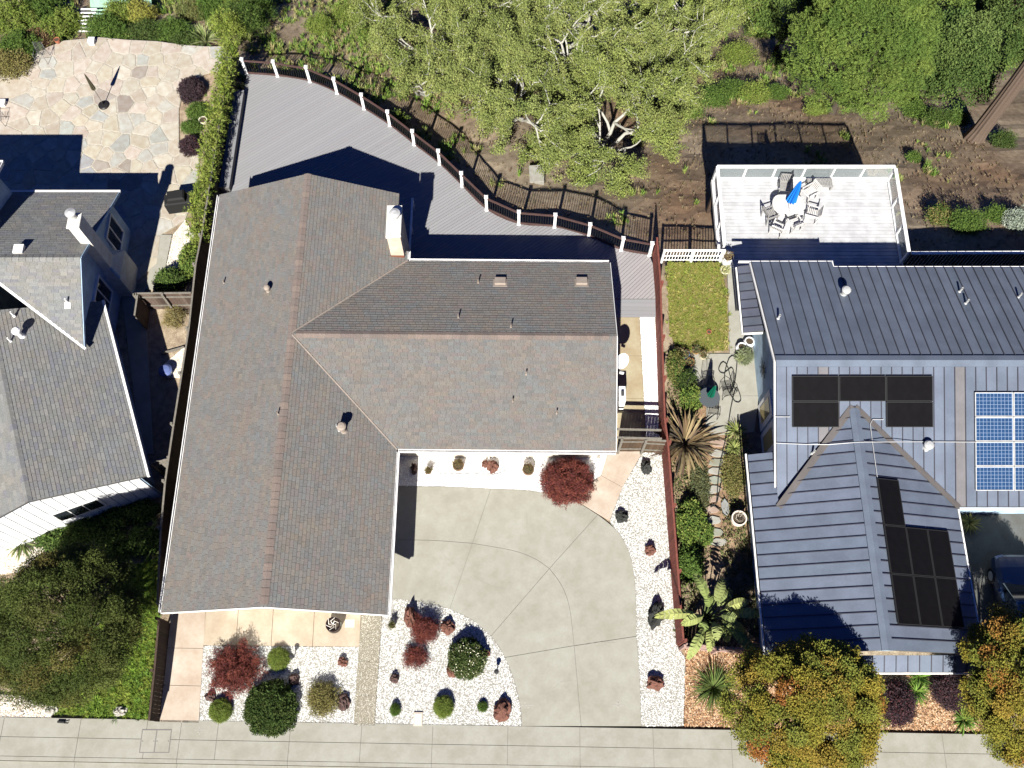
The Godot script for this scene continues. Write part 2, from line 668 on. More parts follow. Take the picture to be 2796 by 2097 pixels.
	dj.slab(shrink(O[0] + O[1] + O[2] + O[3] + rev(I[3]) + rev(I[2]) + rev(I[1]) + rev(I[0]), 0.02), -0.11, -0.02)
	part(drive, "joint_bed", dj, mats.joint)
	# white utility paint marks and hairline cracks
	for m in [[Vector3(0.32, 0, -2.3), Vector3(0.86, 0, -2.3), 0.03], [Vector3(0.49, 0, -2.4), Vector3(0.55, 0, -2.4), 0.05], [Vector3(0.6, 0, -2.22), Vector3(0.67, 0, -2.22), 0.06], [Vector3(3.93, 0, -2.3), Vector3(4.39, 0, -2.3), 0.03], [Vector3(4.17, 0, -2.49), Vector3(4.15, 0, -2.11), 0.03], [Vector3(4.08, 0, -2.41), Vector3(4.25, 0, -2.41), 0.03], [Vector3(-12.35, 0, -1.4), Vector3(-11.92, 0, -1.4), 0.03], [Vector3(-12.15, 0, -1.54), Vector3(-12.11, 0, -1.22), 0.03], [Vector3(-12.23, 0, -1.32), Vector3(-12.03, 0, -1.32), 0.03]]:
		var pm := MB.new()
		pm.bar(m[0] + Vector3(0, 0.003, 0), m[1] + Vector3(0, 0.003, 0), m[2], 0.004)
		part(drive, "paint_mark", pm, mats.road_paint)
	for cr in [[Vector2(-3.01, -8.46), Vector2(-2.78, -8.16), Vector2(-2.39, -7.85), Vector2(-2.16, -7.55)], [Vector2(-1.63, -7.4), Vector2(-1.17, -7.1), Vector2(-0.72, -6.92), Vector2(-0.34, -6.86)], [Vector2(0.59, -10.1), Vector2(0.65, -9.7), Vector2(0.61, -9.39), Vector2(0.73, -9.08)], [Vector2(2.96, -4.62), Vector2(3.41, -4.73), Vector2(4.14, -4.7)], [Vector2(1.62, -2.93), Vector2(1.91, -3.18), Vector2(2.35, -3.24)]]:
		var cm2 := MB.new()
		for i in cr.size() - 1:
			cm2.bar(v3(cr[i], 0.001), v3(cr[i + 1], 0.001), 0.006, 0.004)
		part(drive, "crack", cm2, mats.joint)
	# entry walk of tan concrete
	var entry = struct_root("entry_walk")
	slabs(entry, "slab", [[Vector2(4.18, -12.85), Vector2(5.76, -12.85), Vector2(5.59, -12.6), Vector2(4.71, -11.13), Vector2(3.79, -11.66)], [Vector2(3.79, -11.66), Vector2(4.71, -11.13), Vector2(4.11, -9.69), Vector2(3.64, -9.95), Vector2(2.59, -10.62), Vector2(3.12, -11.13)]], -0.12, 0.0, mats.pink_slab)
	# patio in front of the garage gable
	var fp = struct_root("front_patio")
	slabs(fp, "slab", strip(Vector2(-13.84, -6.14), Vector2(-13.84, -1.69), Vector2(-12.44, -6.14), Vector2(-12.19, -1.64), [0, 0.37, 0.69, 1.0]), -0.12, 0.0, mats.pink_slab)
	slabs(fp, "slab", strip(Vector2(-12.44, -6.14), Vector2(-6.12, -6.14), Vector2(-12.38, -4.59), Vector2(-6.11, -4.53), [0, 0.21, 0.435, 0.70, 1.0]), -0.12, 0.0, mats.tan_slab)
	var agg = struct_root("aggregate_path")
	slabs(agg, "slab", strip(Vector2(-6.11, -6.21), Vector2(-6.17, -1.56), Vector2(-5.26, -6.21), Vector2(-5.34, -1.54), [0, 0.25, 0.48, 0.76, 1.0]), -0.12, 0.0, mats.aggregate)
	var ag = scatter([Vector2(-6.08, -5.99), Vector2(-5.26, -5.99), Vector2(-5.36, -1.57), Vector2(-6.16, -1.57)], 900, -0.004, 0.008, 0.02, [Color(0.5, 0.48, 0.4), Color(0.42, 0.38, 0.3), Color(0.56, 0.54, 0.48), Color(0.3, 0.27, 0.22)])
	var ago = multi(agg, "exposed_pebbles", pebble, mats.pebble, ag[0], ag[1])
	ago.set_meta("kind", "stuff")
	# side yard of the grey-brown house
	var side = struct_root("side_path")
	slabs(side, "slab", strip(Vector2(4.37, -19.13), Vector2(4.39, -12.76), Vector2(5.81, -19.13), Vector2(5.82, -12.76), [0, 0.3, 0.62, 1.0]), -0.12, 0.0, mats.ochre_slab)
	# white gravel beds
	var wp = [Color(0.60, 0.60, 0.57), Color(0.57, 0.57, 0.54), Color(0.53, 0.53, 0.50), Color(0.64, 0.64, 0.61), Color(0.47, 0.46, 0.44)]
	var wb = [Color(0.86, 0.86, 0.85), Color(0.84, 0.84, 0.82)]
	gravel("front_gravel_bed", [Vector2(-12.38, -4.58), Vector2(-6.11, -4.52), Vector2(-6.16, -1.56), Vector2(-12.18, -1.62)], -0.02, mats.gravel_base, 700, 0.014, 0.03, wp, "white gravel around the green mounds and the red maple")
	gravel("curved_gravel_bed", [Vector2(-5.25, -6.36)] + I[0] + I[1] + I[2] + I[3] + [Vector2(-5.34, -1.54)], -0.02, mats.gravel_base, 700, 0.014, 0.03, wp, "white gravel of the bed with the curved edge")
	gravel("fence_gravel_bed", [Vector2(5.79, -12.8), Vector2(6.45, -12.8), Vector2(6.63, -4.55), Vector2(6.92, -4.05), Vector2(6.67, -1.54), Vector2(5.06, -1.53)] + rev(O[3]) + rev(O[2]).slice(0, 14) + [Vector2(4.11, -9.67), Vector2(4.7, -11.12), Vector2(5.6, -12.58)], -0.02, mats.gravel_base, 700, 0.014, 0.03, wp, "white gravel along the red fence beside the driveway")
	gravel("porch_gravel_bed", [Vector2(-4.98, -13.43), Vector2(4.8, -13.43), Vector2(3.79, -11.66), Vector2(3.12, -11.15), Vector2(2.54, -10.64), Vector2(0.81, -11), Vector2(-0.9, -11.08), Vector2(-2.93, -11.18), Vector2(-4.88, -11.2)], -0.02, mats.white, 330, 0.02, 0.035, wb, "bright white gravel below the long front eave")
	gravel("side_gravel_strip", [Vector2(5.83, -19.13), Vector2(6.51, -19.13), Vector2(6.45, -12.8), Vector2(5.83, -12.8)], -0.02, mats.white, 330, 0.02, 0.035, wb, "bright white gravel strip beside the tan side path")

	# flagstone terrace behind the left house
	var pat: Array = [Vector2(-30.57, -31.68), Vector2(-28.16, -32.48), Vector2(-26.03, -32.98), Vector2(-25.03, -33.63), Vector2(-23.87, -34.49), Vector2(-23.1, -34.91), Vector2(-21.34, -35.13), Vector2(-19.8, -34.96), Vector2(-18.28, -34.87), Vector2(-16.92, -34.63), Vector2(-15.78, -34.54), Vector2(-14.69, -34.54), Vector2(-14.3, -33.74), Vector2(-14.47, -33.16), Vector2(-15.58, -32.82), Vector2(-16.57, -31.8), Vector2(-16.64, -30.57), Vector2(-16.37, -28.5), Vector2(-15.29, -27.96), Vector2(-15.21, -26.7), Vector2(-15.33, -25.36), Vector2(-15.54, -24.24), Vector2(-16.57, -23.45), Vector2(-16.53, -21.88), Vector2(-18.01, -20.36), Vector2(-27.96, -20.36)]
	var pb := MB.new()
	pb.slab(pat, -0.15, -0.02)
	var terrace = struct("flagstone_terrace", pb, mats.mortar)
	var ppoly = PackedVector2Array(pat)
	keep_clear.append(ppoly)
	var seeds = []
	var tries := 0
	while tries < 9000 and seeds.size() < 300:
		tries += 1
		var q = Vector2(R(-24.8, -12.5), R(-34.5, -20.0))
		if not Geometry2D.is_point_in_polygon(q, ppoly):
			continue
		var ok = true
		var md = 0.5 + 0.4 * absf(fn.get_noise_2d(q.x * 4, q.y * 4)) * 2.0
		for s in seeds:
			if q.distance_squared_to(s) < md * md:
				ok = false
				break
		if ok:
			seeds.append(q)
	var tans = [Color(0.43, 0.385, 0.315), Color(0.42, 0.375, 0.30), Color(0.45, 0.41, 0.345), Color(0.40, 0.35, 0.29), Color(0.43, 0.37, 0.32), Color(0.40, 0.385, 0.35)]
	var greys = [Color(0.29, 0.29, 0.30), Color(0.35, 0.35, 0.33), Color(0.30, 0.26, 0.23), Color(0.36, 0.36, 0.33)]
	for i in seeds.size():
		var p: Vector2 = seeds[i]
		var cell = PackedVector2Array([p + Vector2(-1.3, -1.3), p + Vector2(1.3, -1.3), p + Vector2(1.3, 1.3), p + Vector2(-1.3, 1.3)])
		for k in seeds.size():
			if k == i or p.distance_squared_to(seeds[k]) > 6.0:
				continue
			var q: Vector2 = seeds[k]
			var m2 = (p + q) * 0.5
			var dir = (q - p).normalized()
			var sd = Vector2(-dir.y, dir.x)
			var half = PackedVector2Array([m2 - sd * 9, m2 + sd * 9, m2 + sd * 9 - dir * 18, m2 - sd * 9 - dir * 18])
			var cc = Geometry2D.intersect_polygons(cell, half)
			if cc.size():
				cell = cc[0]
		var cl = Geometry2D.intersect_polygons(cell, ppoly)
		if cl.size() == 0:
			continue
		var sh = Geometry2D.offset_polygon(cl[0], -R(0.02, 0.05), Geometry2D.JOIN_ROUND)
		if sh.size() == 0 or sh[0].size() < 3:
			continue
		var sb := MB.new()
		sb.col = tans[rng.randi() % tans.size()] if R(0, 1) > 0.13 else greys[rng.randi() % greys.size()]
		sb.col = sb.col * R(0.9, 1.1)
		sb.slab(Array(sh[0]), -0.04, R(-0.010, 0.004), 0.004)
		part(terrace, "flagstone", sb, mats.stone)
	# concrete strip and gravel along the left house's east side
	var lp = struct_root("side_walk")
	slabs(lp, "slab", [[Vector2(-16.7, -23.45), Vector2(-16.05, -23.45), Vector2(-16.18, -20.55), Vector2(-16.94, -20.55)], [Vector2(-18.01, -20.36), Vector2(-16.94, -20.55), Vector2(-15.44, -12.6), Vector2(-15.99, -12.6)]], -0.12, -0.01, mats.concrete_walk)
	gravel("tan_gravel_bed", [Vector2(-16.01, -23.45), Vector2(-15.54, -24.24), Vector2(-15.01, -23.45), Vector2(-15.08, -20.55), Vector2(-16.18, -20.55)], -0.03, mats.soil, 200, 0.02, 0.04, [Color(0.5, 0.45, 0.36), Color(0.4, 0.36, 0.3), Color(0.6, 0.55, 0.45)], "tan gravel beside the narrow concrete side walk")
	gravel("side_gravel_bed", [Vector2(-15.67, -16.7), Vector2(-14.73, -17.69), Vector2(-14.78, -16.17), Vector2(-15.35, -16.17)], -0.03, mats.soil, 250, 0.02, 0.04, [Color(0.5, 0.45, 0.36), Color(0.6, 0.55, 0.45)], "tan gravel patch framed by a wooden edge board")
	gravel("front_tan_gravel", [Vector2(-23.94, -2.93), Vector2(-19.27, -2.66), Vector2(-18.05, -2.25), Vector2(-18, -1.83), Vector2(-23.71, -1.91)], -0.03, mats.soil, 320, 0.02, 0.045, [Color(0.55, 0.48, 0.38), Color(0.45, 0.38, 0.3), Color(0.62, 0.56, 0.47), Color(0.35, 0.3, 0.25)], "tan river gravel beside the sidewalk under the dark tree")
	gravel("wall_tan_gravel", [Vector2(-22.94, -9.23), Vector2(-20.49, -9.23), Vector2(-18.84, -9.39), Vector2(-19.44, -8.46), Vector2(-20.18, -7.55), Vector2(-22.53, -7.25)], -0.03, mats.soil, 250, 0.02, 0.045, [Color(0.55, 0.48, 0.38), Color(0.45, 0.38, 0.3), Color(0.62, 0.56, 0.47)], "tan gravel at the foot of the white gable wall")

	# right neighbour's concrete patio, path and stepping stones
	var rp = struct_root("garden_path")
	slabs(rp, "slab", [[Vector2(10.03, -21.92), Vector2(10.45, -21.92), Vector2(10.92, -17.33), Vector2(9.77, -17.33)], [Vector2(7.63, -17.33), Vector2(8.75, -17.33), Vector2(8.6, -15.3), Vector2(7.79, -15.3)], [Vector2(8.75, -17.33), Vector2(10.92, -17.33), Vector2(10.92, -15.3), Vector2(8.6, -15.3)], [Vector2(8.6, -15.3), Vector2(10.92, -15.3), Vector2(10.54, -13.6), Vector2(8.38, -13.43)]], -0.12, -0.01, mats.concrete_walk)
	var st = struct_root("stepping_stones")
	rng.seed = 40
	var yy := 1205.0
	var step: Array = [Vector2(8.94, -13.1), Vector2(8.87, -12.63), Vector2(8.81, -12.24), Vector2(8.75, -11.86), Vector2(8.66, -11.45), Vector2(8.56, -11.04), Vector2(8.5, -10.62), Vector2(8.45, -10.17), Vector2(8.46, -9.7), Vector2(8.53, -9.2), Vector2(8.6, -8.77)]
	for q in step:
		var pts = []
		for k in 7:
			var a = TAU * k / 7 + R(-0.2, 0.2)
			pts.append(q + Vector2(cos(a) * R(0.3, 0.45), sin(a) * R(0.15, 0.2)))
		var sb := MB.new()
		sb.col = [Color(0.36, 0.27, 0.22), Color(0.33, 0.32, 0.29), Color(0.26, 0.27, 0.22)][rng.randi() % 3]
		sb.slab(pts, -0.1, 0.0, 0.01)
		part(st, "stone", sb, mats.stone)
	# wood chip beds in front of the right house
	var mulch = [Color(0.42, 0.25, 0.13), Color(0.5, 0.34, 0.2), Color(0.33, 0.18, 0.09), Color(0.56, 0.42, 0.28), Color(0.22, 0.12, 0.07)]
	var chip := MB.new()
	chip.obox(Vector3.ZERO, Vector3(1, 0, 0), Vector3(0, 0.14, 0), Vector3(0, 0, 0.4))
	var cm = chip.mesh()
	for pol in [[Vector2(6.95, -4.48), Vector2(9.73, -4.76), Vector2(11.71, -4.05), Vector2(11.84, -1.44), Vector2(6.7, -1.54)], [Vector2(12.13, -3.91), Vector2(18.98, -3.91), Vector2(18.52, -1.36), Vector2(11.84, -1.46)]]:
		var bm := MB.new()
		bm.col = Color(0.25, 0.15, 0.085)
		bm.slab(pol, -0.12, -0.02)
		struct("mulch_bed", bm, mats.soil)
		var sc = scatter(pol, 620, -0.01, 0.02, 0.05, mulch)
		var o = multi(self, numbered("wood_chips"), cm, mats.pebble, sc[0], sc[1])
		o.set_meta("kind", "stuff")
		o.set_meta("label", "loose orange-brown wood chips over the planting bed")
		o.set_meta("category", "mulch")
	# right neighbour's car pad
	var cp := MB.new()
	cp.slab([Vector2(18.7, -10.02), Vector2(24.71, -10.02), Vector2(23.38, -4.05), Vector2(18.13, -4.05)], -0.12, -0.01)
	struct("parking_pad", cp, mat("shade_toned_pad", Color(0.11, 0.11, 0.105), 0.9, "blotch", 0.3))  # grey darkened to stand in for the tree shade over the pad

# ---------------------------------------------------------------- roofs
# a sloping plane: e runs along the eave, s up the slope, n out of it
class PF:
	var o: Vector3
	var e: Vector3
	var s: Vector3
	var n: Vector3
	func _init(a: Vector3, b: Vector3, up: Vector3) -> void:
		o = a
		e = (b - a).normalized()
		var t = up - a
		s = (t - e * t.dot(e)).normalized()
		n = e.cross(s)
		if n.y < 0:
			n = -n
	func to2(p: Vector3) -> Vector2:
		return Vector2((p - o).dot(e), (p - o).dot(s))
	func to3(p: Vector2, lift = 0.0) -> Vector3:
		return o + e * p.x + s * p.y + n * lift

func raised(mb: MB, f: PF, poly: PackedVector2Array, low: float, hi_a: float, hi_b = -1.0, y0 = 0.0, y1 = 1.0) -> void:
	# top at height hi_a where s = y0, hi_b where s = y1, sides down to low
	if hi_b < -0.5:
		hi_b = hi_a
	var m = poly.size()
	var top = []
	for p in poly:
		var t = clampf((p.y - y0) / maxf(y1 - y0, 1e-4), 0, 1)
		top.append(f.to3(p, lerpf(hi_a, hi_b, t)))
	if m <= 4:
		mb.fan(top, f.n)
	else:
		var ix = Geometry2D.triangulate_polygon(poly)
		for i in range(0, ix.size(), 3):
			mb.tri(top[ix[i]], top[ix[i + 1]], top[ix[i + 2]], f.n)
	var ce = Vector2.ZERO
	for p in poly:
		ce += p / m
	var c3 = f.to3(ce)
	for i in m:
		var j = (i + 1) % m
		var a = f.to3(poly[i], low)
		var b = f.to3(poly[j], low)
		mb.quad(a, b, top[j], top[i], (a + b) * 0.5 - c3)

func shingle_pieces(out: Array, pts: Array, ea: Vector3, eb: Vector3, ex: float, wd: float, pal: Array, thick: float, gap: float) -> void:
	var top: Vector3 = pts[0]
	for p in pts:
		if p.y > top.y:
			top = p
	var f = PF.new(ea, eb, top)
	var poly := PackedVector2Array()
	for p in pts:
		poly.append(f.to2(p))
	var lo = poly[0]
	var hi = poly[0]
	for p in poly:
		lo = lo.min(p)
		hi = hi.max(p)
	var blend = FastNoiseLite.new()
	blend.seed = 77
	blend.frequency = 0.6
	var row := 0
	var y = lo.y - 0.03
	while y < hi.y:
		var x = lo.x - wd + (0.5 if row % 2 else 0.0) * wd + R(-0.04, 0.04)
		while x < hi.x:
			var w = wd * R(0.8, 1.2)
			var rect = PackedVector2Array([Vector2(x, y), Vector2(x + w - gap, y), Vector2(x + w - gap, y + ex), Vector2(x, y + ex)])
			var all_in = true
			for p in rect:
				if not Geometry2D.is_point_in_polygon(p, poly):
					all_in = false
					break
			var shape = rect
			if not all_in:
				var cc = Geometry2D.intersect_polygons(rect, poly)
				shape = cc[0] if cc.size() else PackedVector2Array()
			if shape.size() > 2:
				var c: Color = pal[rng.randi() % pal.size()]
				var c2: Color = pal[rng.randi() % pal.size()]
				var ce = f.to3(rect[0] * 0.5 + rect[2] * 0.5)
				var pt = blend.get_noise_2d(ce.x, ce.z) * 0.9
				c = c.lerp(c2, R(0, 0.5)) * R(0.94, 1.06)
				c = Color(c.r * (1 + 0.10 * pt), c.g, c.b * (1 - 0.10 * pt))
				out.append([f, shape, y, y + ex, thick + R(0, 0.004), c, ce.distance_squared_to(Vector3(0, 40, 0))])
			x += w
		y += ex
		row += 1

func lay_shingles(roof: Node, pieces: Array, keep: int) -> void:
	pieces.sort_custom(func(a, b): return a[6] < b[6])
	var rest := MB.new()
	for i in pieces.size():
		var p: Array = pieces[i]
		var mb = rest if i >= keep else MB.new()
		mb.col = p[5]
		raised(mb, p[0], p[1], 0.0, p[4], 0.004, p[2], p[3])
		if i < keep:
			part(roof, "shingle", mb, mats.shingle)
	var o = part(roof, "shingles", rest, mats.shingle)
	o.set_meta("kind", "stuff")

func plane_slab(mb: MB, pts: Array, thick: float) -> void:
	var n2: Vector3 = (pts[1] - pts[0]).cross(pts[2] - pts[0]).normalized()
	if n2.y < 0:
		n2 = -n2
	var f = PF.new(pts[0], pts[1], pts[2])
	var poly := PackedVector2Array()
	for p in pts:
		poly.append(f.to2(p))
	var ix = Geometry2D.triangulate_polygon(poly)
	for i in range(0, ix.size(), 3):
		var a: Vector3 = pts[ix[i]]
		var b: Vector3 = pts[ix[i + 1]]
		var d: Vector3 = pts[ix[i + 2]]
		mb.tri(a, b, d, n2)
		var dn = Vector3(0, -thick, 0)
		mb.tri(a + dn, b + dn, d + dn, -n2)
	var ce = Vector3.ZERO
	for p in pts:
		ce += p / pts.size()
	for i in pts.size():
		var a: Vector3 = pts[i]
		var b: Vector3 = pts[(i + 1) % pts.size()]
		var dn = Vector3(0, -thick, 0)
		mb.quad(a, b, b + dn, a + dn, (a + b) * 0.5 - ce)

func ridge_caps(roof: Node, a: Vector3, b: Vector3, w: float, drop: float, pal: Array, step = 0.22) -> void:
	var d = (b - a).normalized()
	var side = d.cross(Vector3.UP).normalized()
	var k = int(a.distance_to(b) / step)
	for i in k:
		var p = a + d * step * i
		var q = a + d * (step * (i + 1) - 0.008)
		var mb := MB.new()
		mb.col = pal[rng.randi() % pal.size()] * R(0.9, 1.05)
		var dn = Vector3(0, -drop, 0)
		var t0 = Vector3(0, 0.035, 0)
		var t1 = Vector3(0, 0.018, 0)
		for s in [-1.0, 1.0]:
			mb.quad(p + t0, q + t1, q + t1 + side * w * s + dn, p + t0 + side * w * s + dn, Vector3.UP)
			mb.quad(p + t0 + side * w * s + dn, q + t1 + side * w * s + dn, q + side * w * s + dn * 1.4, p + side * w * s + dn * 1.4, side * s)
			mb.tri(p + t0, p + t0 + side * w * s + dn, p + dn, -d)
		part(roof, "ridge_cap", mb, mats.shingle)

func pipe_vent(house: Node, p: Vector3, h: float, r: float, m: Material) -> void:
	var mb := MB.new()
	mb.lathe(p + Vector3(0, -0.05, 0), [Vector2(r * 1.9, 0), Vector2(r * 1.5, 0.09), Vector2(r, 0.12), Vector2(r, h + 0.05), Vector2(r * 0.8, h + 0.05), Vector2(r * 0.75, h - 0.05), Vector2(0, h - 0.05)], 10)
	part(house, "vent_pipe", mb, m)

func cap_vent(house: Node, p: Vector3, h: float, r: float, m: Material) -> void:
	var mb := MB.new()
	mb.lathe(p + Vector3(0, -0.08, 0), [Vector2(r * 1.7, 0), Vector2(r * 1.3, 0.1), Vector2(r, 0.16), Vector2(r, h)], 14)
	var o = part(house, "flue", mb, m)
	var cb := MB.new()
	cb.lathe(p + Vector3(0, h - 0.1, 0), [Vector2(r, -0.03), Vector2(r * 1.7, 0.0), Vector2(r * 1.75, 0.1), Vector2(r * 1.2, 0.16), Vector2(0, 0.18)], 14)
	part(house, "flue_cap", cb, m)

func box_vent(house: Node, p: Vector3, f: PF, m: Material) -> void:
	var mb := MB.new()
	var q = f.to2(p)
	raised(mb, f, PackedVector2Array([q + Vector2(-0.23, -0.17), q + Vector2(0.23, -0.17), q + Vector2(0.23, 0.17), q + Vector2(-0.23, 0.17)]), 0.0, 0.17, 0.13, q.y - 0.17, q.y + 0.17)
	var fl = PackedVector2Array([q + Vector2(-0.3, -0.22), q + Vector2(0.3, -0.22), q + Vector2(0.3, 0.26), q + Vector2(-0.3, 0.26)])
	raised(mb, f, fl, 0.0, 0.035)
	part(house, "roof_vent", mb, m)

func gable_wall(mb: MB, pts: Array, thick: Vector3) -> void:
	# an upright wall polygon (3D points in one upright plane), given thickness
	mb.fan(pts, -thick)
	var bk = []
	for p in pts:
		bk.append(p + thick)
	mb.fan(bk, thick)
	var ce = Vector3.ZERO
	for p in pts:
		ce += p / pts.size()
	for i in pts.size():
		var j = (i + 1) % pts.size()
		mb.quad(pts[i], pts[j], bk[j], bk[i], (pts[i] + pts[j]) * 0.5 - ce)

# ---------------------------------------------------------------- the grey-brown shingled house
func hp(a: float, b: float, y: float) -> Vector3:
	var t = deg_to_rad(0.53)
	return Vector3(-13.23 + a * cos(t) + b * sin(t), y, -5.48 + a * sin(t) - b * cos(t))

func house_grey_brown() -> void:
	rng.seed = 21
	var h = thing("shingled_house", "L-shaped house with mottled grey-brown shingle roof and white gutters between two neighbours", "house", hp(8, 9, 0))
	var pal = [Color(0.200, 0.186, 0.168), Color(0.186, 0.180, 0.168), Color(0.206, 0.180, 0.158), Color(0.186, 0.187, 0.177), Color(0.210, 0.190, 0.163), Color(0.204, 0.175, 0.160), Color(0.174, 0.165, 0.152), Color(0.194, 0.188, 0.175)]
	var he := 2.8
	var hr := 4.5
	var roof := MB.new()
	var W = [hp(0, 0, he), hp(0, 18.35, he), hp(4.27, 18.35, hr), hp(4.27, 0, hr)]
	var ES = [hp(8.54, 0, he), hp(8.54, 6.53, he), hp(4.27, 10.8, hr), hp(4.27, 0, hr)]
	var EN = [hp(8.54, 15.07, he), hp(8.54, 15.55, he), hp(8.05, 15.55, he + 0.195), hp(8.05, 18.35, he + 0.195), hp(4.27, 18.35, hr), hp(4.27, 10.8, hr)]
	var NS = [hp(8.54, 6.53, he), hp(17.33, 6.53, he), hp(17.33, 10.8, hr), hp(4.27, 10.8, hr)]
	var NN = [hp(8.54, 15.07, he), hp(17.33, 15.07, he), hp(17.33, 10.8, hr), hp(4.27, 10.8, hr)]
	for p in [W, ES, EN, NS, NN]:
		plane_slab(roof, p, 0.14)
	var rf = part(h, "roof", roof, mats.underlay)
	var pc = []
	for p in [W, ES, EN, NS, NN]:
		shingle_pieces(pc, p, p[0], p[1], 0.145, 0.25, pal, 0.022, 0.008)
	lay_shingles(rf, pc, 300)
	var cp = [Color(0.22, 0.175, 0.15), Color(0.24, 0.19, 0.16), Color(0.20, 0.165, 0.145)]
	ridge_caps(rf, hp(4.27, 18.36, hr), hp(4.27, 0, hr), 0.16, 0.06, cp, 0.3)
	ridge_caps(rf, hp(4.45, 10.8, hr), hp(17.34, 10.8, hr), 0.16, 0.06, cp, 0.3)
	for vl in [[hp(4.3, 10.75, hr + 0.01), hp(8.56, 6.5, he + 0.012)], [hp(4.3, 10.85, hr + 0.01), hp(8.56, 15.1, he + 0.012)]]:
		var vb := MB.new()
		vb.bar(vl[0], vl[1], 0.05, 0.045)
		part(rf, "valley_flashing", vb, mats.tan_metal)
	# gutters
	for g in [[hp(-0.05, 0, he - 0.05), hp(-0.05, 18.33, he - 0.05)], [hp(8.6, 0, he - 0.05), hp(8.6, 6.42, he - 0.05)], [hp(8.6, 6.47, he - 0.05), hp(17.33, 6.47, he - 0.05)], [hp(8.66, 15.13, he - 0.05), hp(17.3, 15.13, he - 0.05)], [hp(8.6, 15.07, he - 0.05), hp(8.6, 15.56, he - 0.05)]]:
		var gb := MB.new()
		var d: Vector3 = (g[1] - g[0]).normalized()
		var sd = d.cross(Vector3.UP)
		gb.bar(g[0] - Vector3(0, 0.05, 0), g[1] - Vector3(0, 0.05, 0), 0.12, 0.01)
		gb.bar(g[0] + sd * 0.06, g[1] + sd * 0.06, 0.012, 0.12)
		gb.bar(g[0] - sd * 0.06, g[1] - sd * 0.06, 0.012, 0.12)
		gb.bar(g[0] + Vector3(0, 0.045, 0) + sd * 0.05, g[1] + Vector3(0, 0.045, 0) + sd * 0.05, 0.03, 0.012)
		gb.bar(g[0] + Vector3(0, 0.045, 0) - sd * 0.05, g[1] + Vector3(0, 0.045, 0) - sd * 0.05, 0.03, 0.012)
		part(rf, "gutter", gb, mats.white)
	# barge boards on the gables
	for g in [[hp(0, -0.03, he - 0.1), hp(4.27, -0.03, hr - 0.1)], [hp(8.54, -0.03, he - 0.1), hp(4.27, -0.03, hr - 0.1)], [hp(17.36, 6.53, he - 0.1), hp(17.36, 10.8, hr - 0.1)], [hp(17.36, 15.07, he - 0.1), hp(17.36, 10.8, hr - 0.1)]]:
		var bb := MB.new()
		bb.bar(g[0], g[1], 0.03, 0.15)
		part(rf, "barge_board", bb, mats.white)
	# walls
	var wb := MB.new()
	for w in [[1.6, 0.62, 7.75, 0.8], [1.6, 0.62, 1.78, 17.8], [7.57, 0.62, 7.75, 7.2], [7.57, 7.1, 16.95, 7.28], [16.8, 7.1, 16.95, 14.5], [8.0, 14.32, 16.95, 14.5], [7.57, 14.3, 7.75, 17.8], [1.6, 17.6, 7.75, 17.8]]:
		wb.slab([Vector2(hp(w[0], w[1], 0).x, hp(w[0], w[1], 0).z), Vector2(hp(w[2], w[1], 0).x, hp(w[2], w[1], 0).z), Vector2(hp(w[2], w[3], 0).x, hp(w[2], w[3], 0).z), Vector2(hp(w[0], w[3], 0).x, hp(w[0], w[3], 0).z)], -0.3, 2.72)
	var wl = part(h, "wall", wb, mats.stucco)
	var gw := MB.new()
	gable_wall(gw, [hp(1.7, 17.7, 2.7), hp(7.7, 17.7, 2.7), hp(7.7, 17.7, 3.0), hp(4.27, 17.7, 4.3), hp(1.7, 17.7, 3.3)], hp(0, -0.1, 0) - hp(0, 0, 0))
	gable_wall(gw, [hp(16.9, 7.2, 2.7), hp(16.9, 14.4, 2.7), hp(16.9, 14.4, 2.95), hp(16.9, 10.8, 4.3), hp(16.9, 7.2, 2.95)], hp(-0.1, 0, 0) - hp(0, 0, 0))
	gable_wall(gw, [hp(1.7, 0.7, 2.7), hp(7.7, 0.7, 2.7), hp(7.7, 0.7, 3.0), hp(4.27, 0.7, 4.3), hp(1.7, 0.7, 3.3)], hp(0, 0.08, 0) - hp(0, 0, 0))
	part(h, "gable", gw, mats.white_siding)
	# upright boards on the street gable
	var a := 1.6
	while a < 7.7:
		var a1 = minf(a + 0.33, 7.75)
		var t0 = 4.33 - 0.398 * absf(a + 0.004 - 4.27)
		var t1 = 4.33 - 0.398 * absf(a1 - 0.012 - 4.27)
		var mb := MB.new()
		gable_wall(mb, [hp(a + 0.004, 0.585, 0.05), hp(a1 - 0.012, 0.585, 0.05), hp(a1 - 0.012, 0.585, t1), hp(a + 0.004, 0.585, t0)], hp(0, 0.03, 0) - hp(0, 0, 0))
		part(wl, "siding_board", mb, mats.white_siding)
		a = a1
	# garage door facing the driveway, entry door
	for k in 4:
		var db := MB.new()
		db.obox(hp(7.79, 3.4, 0.3 + k * 0.56), Vector3(0.03, 0, 0), Vector3(0, 0.27, 0), Vector3(0, 0, 2.4))
		part(wl, "garage_door_panel", db, mats.white)
	for bb in [10.0, 12.6, 15.0]:
		var fr := MB.new()
		fr.obox(hp(bb, 7.06, 1.5), Vector3(0.75, 0, 0), Vector3(0, 0.6, 0), Vector3(0, 0, 0.04))
		var wn = part(h, "window", fr, mats.white)
		for s in [-1.0, 1.0]:
			var pn := MB.new()
			pn.obox(hp(bb + s * 0.35, 7.03, 1.5), Vector3(0.31, 0, 0), Vector3(0, 0.52, 0), Vector3(0, 0, 0.02))
			part(wn, "pane", pn, mats.glass_dark)
